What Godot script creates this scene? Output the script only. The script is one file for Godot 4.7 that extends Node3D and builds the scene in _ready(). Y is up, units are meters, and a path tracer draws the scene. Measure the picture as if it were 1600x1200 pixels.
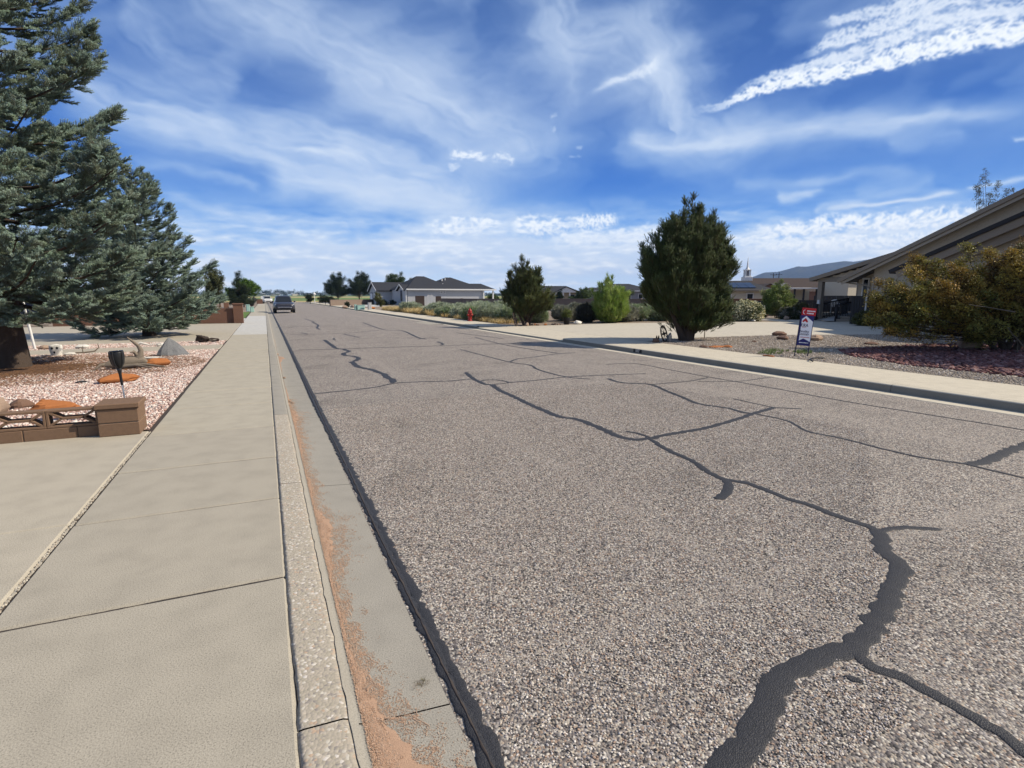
extends Node3D
# A residential street seen from the left pavement: x to the right across the road, -z along the road, metres.

const YAW := 24.2036
var rng := RandomNumberGenerator.new()
var M := {}
var names := {}
var nz := FastNoiseLite.new()

# ------------------------------------------------------------------ mesh helper
class MB:
	var v := PackedVector3Array()
	var n := PackedVector3Array()
	var uv := PackedVector2Array()
	var c := PackedColorArray()
	var ix := PackedInt32Array()
	var tint := Color(1, 1, 1)
	var xf := Transform3D()
	func vert(p: Vector3, nn: Vector3, t := Vector2.ZERO) -> int:
		v.append(xf * p); n.append((xf.basis * nn).normalized()); uv.append(t); c.append(tint)
		return v.size() - 1
	func tri(a: Vector3, b: Vector3, d: Vector3) -> void:      # counter-clockwise seen from outside
		var nn := (b - a).cross(d - a).normalized()
		var i := vert(a, nn, Vector2(a.x, a.z)); vert(b, nn, Vector2(b.x, b.z)); vert(d, nn, Vector2(d.x, d.z))
		ix.append_array(PackedInt32Array([i, i + 2, i + 1]))
	func quad(a: Vector3, b: Vector3, d: Vector3, e: Vector3) -> void:
		var nn := (d - a).cross(e - b).normalized()
		var i := vert(a, nn, Vector2(a.x, a.z)); vert(b, nn, Vector2(b.x, b.z)); vert(d, nn, Vector2(d.x, d.z)); vert(e, nn, Vector2(e.x, e.z))
		ix.append_array(PackedInt32Array([i, i + 2, i + 1, i, i + 3, i + 2]))
	func box(c0: Vector3, s: Vector3, b := 0.0, basis := Basis()) -> void:   # box with chamfered edges
		var h := s * 0.5
		b = minf(b, minf(h.x, minf(h.y, h.z)) * 0.8)
		var keep := xf
		xf = xf * Transform3D(basis, c0)
		var ax := [Vector3.RIGHT, Vector3.UP, Vector3.BACK]
		for k in 3:
			var U: Vector3 = ax[(k + 1) % 3]
			var W: Vector3 = ax[(k + 2) % 3]
			var hu := h[(k + 1) % 3] - b
			var hw := h[(k + 2) % 3] - b
			for sg in [-1.0, 1.0]:
				var N: Vector3 = ax[k] * sg
				var o := N * h[k]
				var p := [o - U * hu - W * hw, o + U * hu - W * hw, o + U * hu + W * hw, o - U * hu + W * hw]
				if sg > 0: quad(p[0], p[1], p[2], p[3])
				else: quad(p[3], p[2], p[1], p[0])
				if b > 0.0:
					for s2 in [-1.0, 1.0]:
						var hn := h[k] - b
						var a1: Vector3 = N * h[k] + U * hu * s2 - W * hw
						var a2: Vector3 = N * h[k] + U * hu * s2 + W * hw
						var b1: Vector3 = N * hn + U * h[(k + 1) % 3] * s2 - W * hw
						var b2: Vector3 = N * hn + U * h[(k + 1) % 3] * s2 + W * hw
						if sg * s2 > 0: quad(a1, b1, b2, a2)
						else: quad(a2, b2, b1, a1)
		if b > 0.0:
			for sx in [-1.0, 1.0]:
				for sy in [-1.0, 1.0]:
					for sz in [-1.0, 1.0]:
						var p1 := Vector3(sx * h.x, sy * (h.y - b), sz * (h.z - b))
						var p2 := Vector3(sx * (h.x - b), sy * h.y, sz * (h.z - b))
						var p3 := Vector3(sx * (h.x - b), sy * (h.y - b), sz * h.z)
						if sx * sy * sz > 0: tri(p1, p2, p3)
						else: tri(p1, p3, p2)
		xf = keep
	func grid(P: Array, wrap := false, uvs := 1.0) -> void:      # rows of points, smooth normals
		var R := P.size()
		var C: int = P[0].size()
		var nn := []
		for i in R:
			var row := PackedVector3Array(); row.resize(C); nn.append(row)
		for i in R - 1:
			for j in C if wrap else C - 1:
				var j2 := (j + 1) % C
				var f: Vector3 = (P[i + 1][j2] - P[i][j]).cross(P[i + 1][j] - P[i][j2])
				nn[i][j] += f; nn[i][j2] += f; nn[i + 1][j] += f; nn[i + 1][j2] += f
		var base := v.size()
		for i in R:
			for j in C:
				var p: Vector3 = P[i][j]
				var q: Vector3 = nn[i][j]
				vert(p, q if q.length_squared() > 1e-20 else Vector3.UP, Vector2(p.x, p.z) * uvs)
		for i in R - 1:
			for j in C if wrap else C - 1:
				var j2 := (j + 1) % C
				var a := base + i * C + j
				var b2 := base + i * C + j2
				var d := base + (i + 1) * C + j2
				var e := base + (i + 1) * C + j
				ix.append_array(PackedInt32Array([a, d, b2, a, e, d]))
	func tube(pts: Array, rad: Array, sides := 7, cap := true) -> void:
		var rows := []
		var up := Vector3(0.31, 0.17, 0.93)
		for i in pts.size():
			var t: Vector3 = (pts[mini(i + 1, pts.size() - 1)] - pts[maxi(i - 1, 0)]).normalized()
			var a := t.cross(up)
			if a.length() < 0.05: a = t.cross(Vector3.RIGHT)
			a = a.normalized()
			var b := t.cross(a)
			var row := PackedVector3Array()
			for k in sides:
				var w := TAU * k / sides
				row.append(pts[i] + (a * cos(w) + b * sin(w)) * rad[i])
			rows.append(row)
		grid(rows, true)
		if cap:
			for e in [0, pts.size() - 1]:
				var row: PackedVector3Array = rows[e]
				for k in range(1, sides - 1):
					if e == 0: tri(row[0], row[k + 1], row[k])
					else: tri(row[0], row[k], row[k + 1])
	func lathe(prof: Array, sides := 16) -> void:      # prof: Vector2(radius, y) from the bottom up
		var rows := []
		for q in prof:
			var row := PackedVector3Array()
			for k in sides:
				var w := -TAU * k / sides
				row.append(Vector3(q.x * cos(w), q.y, q.x * sin(w)))
			rows.append(row)
		grid(rows, true)
	func prism(poly: PackedVector2Array, depth: float) -> void:   # polygon in x,y (counter-clockwise), extruded from z=0 to z=-depth
		var t := Geometry2D.triangulate_polygon(poly)
		for i in range(0, t.size(), 3):
			var a := poly[t[i]]; var b := poly[t[i + 1]]; var d := poly[t[i + 2]]
			if (b - a).cross(d - a) < 0:
				var k := b; b = d; d = k
			tri(Vector3(a.x, a.y, 0), Vector3(b.x, b.y, 0), Vector3(d.x, d.y, 0))
			tri(Vector3(a.x, a.y, -depth), Vector3(d.x, d.y, -depth), Vector3(b.x, b.y, -depth))
		for i in poly.size():
			var a := poly[i]; var b := poly[(i + 1) % poly.size()]
			quad(Vector3(a.x, a.y, -depth), Vector3(b.x, b.y, -depth), Vector3(b.x, b.y, 0), Vector3(a.x, a.y, 0))
	func flat(poly: PackedVector2Array, y: float) -> void:        # polygon in x,z
		var t := Geometry2D.triangulate_polygon(poly)
		for i in range(0, t.size(), 3):
			var a := poly[t[i]]; var b := poly[t[i + 1]]; var d := poly[t[i + 2]]
			if (b - a).cross(d - a) > 0:
				var k := b; b = d; d = k
			tri(Vector3(a.x, y, a.y), Vector3(b.x, y, b.y), Vector3(d.x, y, d.y))
	func blob(c0: Vector3, s: Vector3, noise: FastNoiseLite, amp: float, seed_v: float, rows := 8, cols := 12, facet := 0.0) -> void:
		var P := []
		for i in rows + 1:
			var row := PackedVector3Array()
			var th := PI * i / rows
			for j in cols:
				var ph := -TAU * j / cols
				var d := Vector3(sin(th) * cos(ph), -cos(th), sin(th) * sin(ph))
				var k := 1.0 + amp * noise.get_noise_3d(d.x * 60 + seed_v, d.y * 60, d.z * 60 + seed_v * 2.0)
				if facet > 0.0:     # flatten towards a few random planes
					for q in 13:
						var dir := Vector3(sin(seed_v + q * 2.1), cos(seed_v * 1.7 + q * 1.3), sin(seed_v * 0.6 + q * 4.2)).normalized()
						var dd := d.dot(dir)
						if dd > 0.05: k = minf(k, facet / dd)
				row.append(c0 + d * k * s)
			P.append(row)
		if facet > 0.0:
			for i in rows:
				for j in cols:
					var j2 := (j + 1) % cols
					tri(P[i][j], P[i][j2], P[i + 1][j2])
					tri(P[i][j], P[i + 1][j2], P[i + 1][j])
		else:
			grid(P, true)
	func mesh() -> ArrayMesh:
		var a := []
		a.resize(Mesh.ARRAY_MAX)
		a[Mesh.ARRAY_VERTEX] = v; a[Mesh.ARRAY_NORMAL] = n; a[Mesh.ARRAY_TEX_UV] = uv; a[Mesh.ARRAY_COLOR] = c; a[Mesh.ARRAY_INDEX] = ix
		var m := ArrayMesh.new()
		m.add_surface_from_arrays(Mesh.PRIMITIVE_TRIANGLES, a)
		return m

# ------------------------------------------------------------------ scene helpers
func numbered(s: String) -> String:
	var k: int = names.get(s, 0)
	names[s] = k + 1
	return s if k == 0 else "%s_%03d" % [s, k]

func put_mesh(called: String, m: Mesh, mat: Material, parent: Node = null, xf := Transform3D()) -> MeshInstance3D:
	var o := MeshInstance3D.new()
	o.mesh = m; o.material_override = mat; o.transform = xf
	if parent == null:
		o.name = numbered(called); add_child(o)
	else:
		o.name = called; parent.add_child(o, true)
	return o

func obj(called: String, b: MB, mat: Material, parent: Node = null, xf := Transform3D()) -> MeshInstance3D:
	return put_mesh(called, b.mesh(), mat, parent, xf)

func thing(called: String, label: String, category: String, at := Vector3.ZERO, turn := 0.0, group := "") -> Node3D:
	var o := Node3D.new()
	o.name = numbered(called); add_child(o)
	o.position = at; o.rotation.y = turn
	tag(o, label, category, group)
	return o

func tag(o: Node, label := "", category := "", group := "", kind := "") -> Node:
	if label: o.set_meta("label", label)
	if category: o.set_meta("category", category)
	if group: o.set_meta("group", group)
	if kind: o.set_meta("kind", kind)
	return o

func structure(o: Node, label := "") -> Node:
	return tag(o, label, "", "", "structure")

func dup(root: Node3D, called: String, at: Vector3, turn := 0.0, label := "", sc := 1.0) -> Node3D:
	var r: Node3D = root.duplicate()
	r.name = numbered(called); add_child(r)
	r.transform = Transform3D(Basis(Vector3.UP, turn).scaled(Vector3.ONE * sc), at)
	if label: r.set_meta("label", label)
	return r

func scatter(called: String, m: Mesh, mat: Material, T: Array, C: PackedColorArray, parent: Node = null) -> MultiMeshInstance3D:
	var mm := MultiMesh.new()
	mm.transform_format = MultiMesh.TRANSFORM_3D
	mm.use_colors = true
	mm.mesh = m
	mm.instance_count = T.size()
	for i in T.size():
		mm.set_instance_transform(i, T[i])
		mm.set_instance_color(i, C[i])
	var o := MultiMeshInstance3D.new()
	o.multimesh = mm; o.material_override = mat
	o.set_meta("kind", "stuff")
	if parent == null:
		o.name = numbered(called); add_child(o)
	else:
		o.name = called; parent.add_child(o, true)
	return o

func lin(r: float, g: float, b: float) -> Color:
	return Color(r, g, b).linear_to_srgb()

func rnd(a: float, b: float) -> float:
	return rng.randf_range(a, b)

func hp(u: float, h: float, d: float) -> Vector3:      # a place from its distances right of and ahead of the pavement corner, along axes turned 24 degrees
	var a := deg_to_rad(YAW)
	return Vector3(cos(a) * u + sin(a) * d, h, sin(a) * u - cos(a) * d)

# ------------------------------------------------------------------ textures and materials
func noise(freq: float, sd: int, type := FastNoiseLite.TYPE_SIMPLEX_SMOOTH, oct := 4) -> FastNoiseLite:
	var f := FastNoiseLite.new()
	f.noise_type = type; f.frequency = freq; f.seed = sd; f.fractal_octaves = oct
	return f

func ramp(stops: Array, hard := false) -> Gradient:     # [offset, linear colour] pairs
	var g := Gradient.new()
	var o := PackedFloat32Array(); var c := PackedColorArray()
	for s in stops:
		o.append(s[0]); c.append((s[1] as Color))
	g.offsets = o; g.colors = c
	if hard: g.interpolation_mode = Gradient.GRADIENT_INTERPOLATE_CONSTANT
	return g

func ntex(f: FastNoiseLite, g: Gradient, size := 512, normal := false, strength := 4.0) -> NoiseTexture2D:
	var t := NoiseTexture2D.new()
	t.width = size; t.height = size; t.seamless = true; t.seamless_blend_skirt = 0.08
	t.noise = f; t.generate_mipmaps = false
	if g: t.color_ramp = g
	if normal:
		t.as_normal_map = true; t.bump_strength = strength
	return t

func mat(col: Color, rough := 0.9, metal := 0.0) -> StandardMaterial3D:
	var m := StandardMaterial3D.new()
	m.albedo_color = col; m.roughness = rough; m.metallic = metal
	m.metallic_specular = 0.4
	return m

func grain(m: StandardMaterial3D, tile: float, tex: Texture2D, bump: Texture2D = null, bump_cm := 0.3, big: Texture2D = null, big_tile := 4.0) -> StandardMaterial3D:
	m.uv1_triplanar = true; m.uv1_world_triplanar = true
	m.uv1_scale = Vector3.ONE / tile
	if tex: m.albedo_texture = tex
	if bump:
		m.heightmap_enabled = true; m.heightmap_texture = bump; m.heightmap_scale = bump_cm
	if big:
		m.detail_enabled = true; m.detail_albedo = big; m.detail_blend_mode = BaseMaterial3D.BLEND_MODE_MUL
		m.detail_uv_layer = BaseMaterial3D.DETAIL_UV_2
		m.uv2_triplanar = true; m.uv2_world_triplanar = true; m.uv2_scale = Vector3.ONE / big_tile
	return m

func grey(a: float) -> Color:
	return Color(a, a, a)

func make_materials() -> void:
	# exposed road chippings: every cell of the noise is one chip with a colour of its own
	var cell := noise(0.235, 5, FastNoiseLite.TYPE_CELLULAR, 1)
	cell.fractal_type = FastNoiseLite.FRACTAL_NONE
	cell.cellular_return_type = FastNoiseLite.RETURN_CELL_VALUE
	var cell_d: FastNoiseLite = cell.duplicate()
	cell_d.cellular_return_type = FastNoiseLite.RETURN_DISTANCE
	var chips := ramp([[0.0, lin(.05, .045, .045)], [.13, lin(.15, .13, .12)], [.25, lin(.24, .21, .19)], [.36, lin(.09, .085, .09)], [.43, lin(.36, .31, .26)], [.53, lin(.20, .175, .165)],
		[.61, lin(.46, .42, .37)], [.68, lin(.28, .20, .15)], [.73, lin(.31, .28, .27)], [.82, lin(.13, .11, .11)], [.88, lin(.55, .50, .45)], [.94, lin(.33, .27, .22)]], true)
	var chip_tex := ntex(cell, chips, 2048)
	var chip_bump := ntex(cell_d, ramp([[0.0, grey(1)], [.45, grey(.75)], [1.0, grey(0)]]), 2048)
	var patchy := ntex(noise(0.012, 21), ramp([[0.0, grey(.84)], [.22, grey(.95)], [.45, grey(.99)], [1.0, grey(1)]]), 512)
	var fine := ntex(noise(0.12, 8, FastNoiseLite.TYPE_SIMPLEX_SMOOTH, 5), ramp([[0, grey(.48)], [.16, grey(.74)], [.32, grey(.88)], [.6, grey(.95)], [.85, grey(.99)], [1, grey(1)]]), 512)
	var fine_b := ntex(noise(0.14, 9, FastNoiseLite.TYPE_SIMPLEX_SMOOTH, 5), null, 512)
	var mott := ntex(noise(0.026, 31, FastNoiseLite.TYPE_SIMPLEX_SMOOTH, 7), ramp([[0, grey(.93)], [.35, grey(.965)], [.6, grey(.985)], [1, grey(1)]]), 512)
	var road := mat(lin(.99, .99, .945), 0.85)
	grain(road, 4.6, chip_tex, chip_bump, 0.7, patchy, 9.0)
	M.road = road
	M.tar = grain(mat(lin(.040, .040, .044), 0.62), 0.6, ntex(noise(0.06, 12), ramp([[0, grey(.7)], [.7, grey(.95)], [1, Color(1, 1, 1)]]), 512), fine_b, 0.35, mott, 1.3)
	for d in [["concrete", lin(.42, .378, .30)], ["concrete_tan", lin(.46, .415, .325)], ["concrete_pale", lin(.56, .545, .50)], ["concrete_grey", lin(.375, .34, .275)], ["concrete_right", lin(.62, .555, .43)], ["gutter", lin(.34, .315, .265)], ["shaded_kerb_face", lin(.28, .26, .215)], ["drive_right", lin(.57, .515, .41)], ["drive_tan", lin(.47, .42, .33)]]:  # the kerb face tone is concrete darkened, shade put into its colour
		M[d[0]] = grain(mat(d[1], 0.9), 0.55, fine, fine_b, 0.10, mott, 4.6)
	var agg := noise(0.10, 15, FastNoiseLite.TYPE_CELLULAR, 1)
	agg.fractal_type = FastNoiseLite.FRACTAL_NONE
	agg.cellular_return_type = FastNoiseLite.RETURN_CELL_VALUE
	var agg_d: FastNoiseLite = agg.duplicate()
	agg_d.cellular_return_type = FastNoiseLite.RETURN_DISTANCE
	M.aggregate = grain(mat(Color(1, 1, 1), 0.85), 1.3, ntex(agg, ramp([[0, lin(.34, .30, .235)], [.42, lin(.31, .275, .215)], [.66, lin(.40, .35, .28)], [.76, lin(.24, .215, .185)], [.84, lin(.47, .43, .36)], [.90, lin(.38, .28, .20)], [.96, lin(.54, .50, .44)]], true), 1024), ntex(agg_d, ramp([[0, grey(1)], [.5, grey(.7)], [1, grey(0)]]), 1024), 0.35)
	M.dirt = grain(mat(lin(.30, .235, .175), 1.0), 0.8, fine, fine_b, 0.8, mott, 5.0)
	M.crack = mat(lin(.05, .04, .035), 1.0)
	M.sand = grain(mat(lin(.44, .285, .19), 1.0), 0.35, fine, fine_b, 0.15, mott, 0.7)
	M.pink_soil = grain(mat(lin(.36, .24, .20), 1.0), 0.5, fine, fine_b, 0.6)
	M.straw_soil = grain(mat(lin(.16, .085, .045), 1.0), 0.5, fine, fine_b, 0.8)
	M.tan_soil = grain(mat(lin(.28, .235, .185), 1.0), 0.5, fine, fine_b, 0.6)
	M.stone = vmat(0.85)
	M.leaf = vmat(0.6)
	(M.leaf as StandardMaterial3D).backlight_enabled = true
	(M.leaf as StandardMaterial3D).backlight = Color(.5, .5, .4)
	M.needle = vmat(0.62)
	M.bark = grain(mat(lin(.085, .062, .047), 1.0), 0.35, fine, ntex(noise(0.05, 44, FastNoiseLite.TYPE_CELLULAR, 2), null, 512), 1.5)
	M.block = grain(mat(lin(.235, .145, .09), 0.95), 0.22, fine, fine_b, 0.25, mott, 0.8)
	M.brick = grain(mat(lin(.22, .115, .075), 0.95), 0.3, fine, fine_b, 0.25, mott, 1.2)
	M.fence_block = grain(mat(lin(.22, .165, .13), 0.95), 0.3, fine, fine_b, 0.25, mott, 1.5)
	M.orange_rock = grain(mat(lin(.46, .17, .055), 0.95), 0.4, fine, fine_b, 0.8, mott, 0.6)
	M.grey_rock = grain(mat(lin(.22, .225, .23), 0.9), 0.3, fine, fine_b, 1.0, mott, 0.5)
	M.tan_rock = grain(mat(lin(.42, .30, .22), 0.95), 0.3, fine, fine_b, 0.8, mott, 0.5)
	M.brown_rock = grain(mat(lin(.22, .13, .09), 0.95), 0.3, fine, fine_b, 0.8, mott, 0.5)
	M.bone = grain(mat(lin(.72, .69, .62), 0.8), 0.15, fine, fine_b, 0.3)
	M.driftwood = grain(mat(lin(.25, .205, .155), 0.95), 0.2, fine, ntex(noise(0.03, 61, FastNoiseLite.TYPE_SIMPLEX_SMOOTH, 5), null, 512), 1.2)
	M.black_plastic = mat(lin(.012, .012, .013), 0.42)
	M.dark = mat(lin(.02, .02, .022), 0.7)
	M.steel = mat(lin(.6, .6, .6), 0.3, 1.0)
	M.white = grain(mat(lin(.78, .77, .74), 0.6), 0.4, fine)
	M.siding = grain(mat(lin(.55, .465, .35), 0.75), 0.5, fine, null, 0.1, mott, 2.0)
	M.trim = grain(mat(lin(.30, .245, .185), 0.7), 0.5, fine)
	M.trim_light = grain(mat(lin(.42, .36, .28), 0.7), 0.5, fine)
	M.shingle = grain(mat(lin(.15, .125, .105), 0.95), 0.35, fine, fine_b, 0.5, mott, 1.5)
	M.slate = grain(mat(lin(.034, .036, .043), 0.95), 0.6, fine, fine_b, 0.4, mott, 2.5)
	M.brown_roof = grain(mat(lin(.062, .042, .034), 0.95), 0.6, fine, fine_b, 0.4, mott, 2.5)
	M.grey_wall = grain(mat(lin(.50, .50, .505), 0.8), 0.6, fine, null, 0.1, mott, 3.0)
	M.dark_wall = grain(mat(lin(.25, .25, .265), 0.8), 0.6, fine)
	M.beige_wall = grain(mat(lin(.60, .54, .42), 0.85), 0.6, fine)
	M.dark_wood = grain(mat(lin(.035, .032, .032), 0.8), 0.3, fine, fine_b, 0.3)
	M.red_paint = mat(lin(.30, .022, .018), 0.45)
	M.glass = mat(lin(.015, .018, .022), 0.06)
	M.navy = mat(lin(.02, .022, .055), 0.5)
	M.utility = mat(lin(.30, .46, .40), 0.6)
	M.rust = grain(mat(lin(.05, .035, .028), 0.8), 0.2, fine, fine_b, 0.3)
	M.green_field = grain(mat(lin(.16, .23, .065), 1.0), 6.0, fine, fine_b, 5.0, mott, 60.0)
	M.dry_field = grain(mat(lin(.48, .38, .17), 1.0), 6.0, fine, fine_b, 5.0, mott, 60.0)
	M.lawn = grain(mat(lin(.12, .20, .04), 1.0), 0.4, fine, fine_b, 2.0)
	M.mountain = grain(mat(lin(.070, .076, .066), 1.0), 260.0, ntex(noise(0.02, 71, FastNoiseLite.TYPE_SIMPLEX_SMOOTH, 5), ramp([[0, grey(.6)], [.5, grey(.85)], [1, grey(1)]]), 512))
	M.car_paint = mat(lin(.018, .018, .030), 0.25, 0.2)
	(M.car_paint as StandardMaterial3D).clearcoat_enabled = true
	M.rubber = mat(lin(.018, .018, .018), 0.85)
	M.chrome = mat(lin(.75, .75, .76), 0.15, 1.0)
	M.lamp_lens = mat(lin(.8, .8, .8), 0.08)
	M.sign_white = mat(lin(.82, .82, .84), 0.45)
	M.sign_blue = mat(lin(.018, .016, .12), 0.45)
	M.sign_red = mat(lin(.46, .015, .018), 0.45)
	M.ink = mat(lin(.06, .055, .10), 0.6)
	M.solar = mat(lin(.02, .03, .055), 0.12)

func vmat(rough: float) -> StandardMaterial3D:      # colour comes from the mesh and from each copy
	var m := mat(Color(1, 1, 1), rough)
	m.vertex_color_use_as_albedo = true
	return m

# ------------------------------------------------------------------ sky
# [kind (0 cirrus, 1 cumulus, 2 ripples), density, half width at the start and the end, then azimuth and height of each point], degrees
const CLOUDS := [
	[0, 0.62, 2.23, 3.72, -14.7, 16.0, -11.3, 15.9, -7.1, 14.8, 0.3, 14.1, 9.2, 12.8, 19.0, 10.2],
	[0, 0.42, 1.05, 0.98, -9.3, 14.0, -3.9, 13.5, 1.2, 12.5, 5.5, 10.3, 11.5, 9.0, 21.6, 8.9],
	[0, 0.65, 1.74, 1.22, 0.0, 11.0, 4.4, 10.7, 9.1, 10.2, 14.6, 9.7, 21.6, 9.2],
	[0, 0.35, 1.20, 0.70, 6.9, 14.0, 12.8, 13.3, 16.5, 12.4, 14.0, 11.0],
	[0, 0.50, 3.08, 3.54, -2.4, 24.9, 2.5, 23.1, 9.6, 20.9, 14.9, 18.5, 20.4, 15.7, 25.5, 14.1],
	[0, 0.30, 2.99, 3.29, 9.5, 20.2, 14.2, 18.5, 17.9, 17.0, 21.7, 16.6],
	[0, 0.40, 2.45, 1.95, -8.9, 22.7, -7.4, 20.5, -5.3, 18.8, -1.0, 17.5],
	[0, 0.18, 4.22, 4.33, 6.2, 22.2, 18.0, 20.2, 30.4, 23.2],
	[0, 0.30, 0.49, 0.39, -9.9, 10.9, -3.6, 10.6, -1.1, 10.2, 0.2, 9.3],
	[0, 0.40, 0.72, 0.48, -8.5, 8.4, -5.3, 7.8, -0.2, 7.0, 5.9, 6.5],
	[0, 0.35, 0.75, 0.59, -7.3, 6.4, -3.4, 6.1, 4.1, 5.5],
	[0, 0.45, 0.95, 0.60, 4.7, 5.5, 6.5, 6.2, 7.7, 6.8],
	[0, 0.35, 0.61, 0.48, 8.1, 5.6, 8.8, 6.5, 9.4, 7.2],
	[0, 0.35, 0.55, 0.44, 10.4, 6.3, 12.0, 6.0, 13.8, 5.3],
	[0, 0.45, 0.98, 0.61, 13.9, 7.4, 17.7, 8.1, 24.2, 8.3, 31.9, 8.7],
	[0, 0.25, 0.61, 0.48, 31.9, 8.7, 34.5, 9.1, 37.6, 8.7],
	[1, 0.85, 0.80, 0.81, 15.1, 6.5, 17.7, 6.8, 21.6, 7.0, 24.2, 6.9],
	[1, 0.95, 1.19, 0.99, 23.6, 6.7, 26.2, 6.9, 28.8, 7.1, 30.7, 6.8],
	[1, 0.95, 0.81, 0.55, 29.7, 7.2, 32.6, 7.2, 34.8, 7.5],
	[1, 0.75, 0.95, 0.91, 27.5, 5.5, 32.0, 5.7, 37.1, 6.0, 40.1, 6.2],
	[0, 0.70, 1.26, 1.57, -1.5, 4.5, 6.4, 4.4, 17.7, 5.0, 30.7, 4.8, 43.2, 4.3],
	[0, 0.55, 0.98, 1.01, 11.3, 5.7, 19.0, 5.8, 27.5, 5.0],
	[0, 0.75, 1.46, 1.45, -5.7, 2.7, 5.1, 2.8, 17.6, 3.3, 30.8, 3.1, 43.3, 3.0, 54.1, 3.0],
	[1, 0.80, 0.51, 0.35, 18.0, 13.8, 20.1, 13.6, 21.6, 13.1],
	[1, 0.65, 0.40, 0.35, 22.0, 13.4, 23.6, 13.3, 24.5, 12.9],
	[1, 0.50, 0.35, 0.29, 17.4, 12.4, 18.8, 12.8],
	[0, 0.60, 0.31, 0.59, 32.0, 18.7, 33.5, 19.4, 35.6, 20.2, 37.4, 20.6, 39.0, 20.8],
	[1, 0.45, 0.26, 0.49, 32.9, 19.2, 35.6, 20.1, 38.5, 20.8],
	[1, 0.35, 0.22, 0.22, 27.7, 17.0, 28.5, 17.1],
	[1, 0.35, 0.22, 0.22, 27.9, 15.8, 28.4, 15.9],
	[1, 0.35, 0.17, 0.17, 30.2, 14.4, 30.9, 14.3],
	[1, 0.30, 0.17, 0.17, 29.6, 13.4, 31.0, 13.5],
	[0, 0.52, 2.65, 2.95, 27.3, 26.9, 29.8, 23.2, 34.0, 23.0, 38.3, 19.7, 39.1, 16.1],
	[0, 0.35, 2.19, 3.77, 36.2, 26.4, 38.8, 21.6, 40.2, 17.0, 43.8, 14.1],
	[0, 0.30, 1.19, 0.98, 27.3, 25.6, 28.5, 22.7, 29.8, 19.7, 30.5, 17.0],
	[0, 0.60, 0.66, 0.84, 35.8, 15.2, 37.2, 14.3, 39.8, 13.8, 43.8, 13.7, 48.2, 14.0],
	[0, 0.55, 1.31, 0.60, 41.5, 14.0, 47.1, 14.2, 53.2, 14.1, 58.6, 13.9, 66.3, 13.2],
	[0, 0.22, 1.08, 0.90, 40.3, 15.4, 48.1, 15.2, 57.6, 15.1, 60.6, 15.1],
	[0, 0.30, 0.79, 0.46, 57.0, 12.4, 60.0, 12.4, 62.8, 12.0],
	[0, 0.22, 1.24, 0.66, 34.3, 13.9, 39.2, 12.7, 46.1, 11.9],
	[2, 1.00, 0.42, 1.33, 40.6, 16.4, 44.2, 17.2, 48.4, 17.8, 53.8, 18.2, 59.0, 18.6, 66.3, 18.5],
	[2, 0.80, 0.31, 0.98, 43.6, 17.3, 46.8, 18.4, 50.8, 18.7, 55.5, 19.5, 59.6, 20.1, 66.8, 19.8],
	[2, 0.80, 0.57, 1.47, 49.5, 19.4, 52.2, 20.3, 56.2, 20.7, 59.5, 21.4, 63.2, 21.6],
	[2, 0.75, 0.53, 0.65, 51.3, 21.5, 53.0, 21.7, 55.7, 21.9, 58.2, 22.1],
	[0, 0.22, 1.86, 2.35, 50.3, 19.8, 57.2, 19.8, 64.9, 19.6],
	[0, 0.50, 0.39, 0.27, 49.3, 8.7, 51.4, 8.8, 53.1, 9.0],
	[0, 0.75, 0.33, 0.26, 52.5, 7.4, 54.7, 7.7, 56.2, 7.9],
	[0, 0.80, 0.22, 0.24, 53.3, 7.2, 57.0, 7.6, 61.3, 7.9, 62.5, 8.0],
	[0, 0.90, 0.14, 0.27, 62.7, 8.2, 64.7, 8.5, 66.8, 8.7],
	[0, 0.35, 0.73, 0.88, 55.6, 8.3, 58.2, 9.1, 60.3, 9.6],
	[0, 0.30, 0.67, 0.53, 45.1, 10.2, 48.4, 9.8, 53.1, 9.6],
	[0, 0.25, 0.54, 0.49, 50.5, 9.9, 55.4, 10.1, 59.0, 10.3],
	[0, 0.35, 0.44, 0.27, 49.1, 8.7, 52.2, 8.7],
	[0, 0.70, 0.18, 0.13, 65.1, 11.3, 65.7, 11.4],
	[0, 0.35, 0.23, 0.17, 44.4, 7.7, 46.1, 7.7],
	[1, 1.00, 0.82, 0.66, 46.0, 5.8, 50.3, 6.1, 55.3, 6.1, 59.8, 6.1, 65.0, 6.2],
	[1, 0.80, 0.72, 0.66, 42.6, 5.2, 46.6, 5.2, 50.9, 4.8, 54.9, 4.9],
	[1, 0.95, 0.77, 0.56, 46.1, 4.3, 53.5, 4.4, 57.7, 4.7, 62.8, 4.9, 66.6, 4.9],
	[0, 0.80, 1.22, 0.95, 43.2, 3.4, 51.5, 3.7, 58.7, 4.0, 66.7, 3.7],
]

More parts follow.
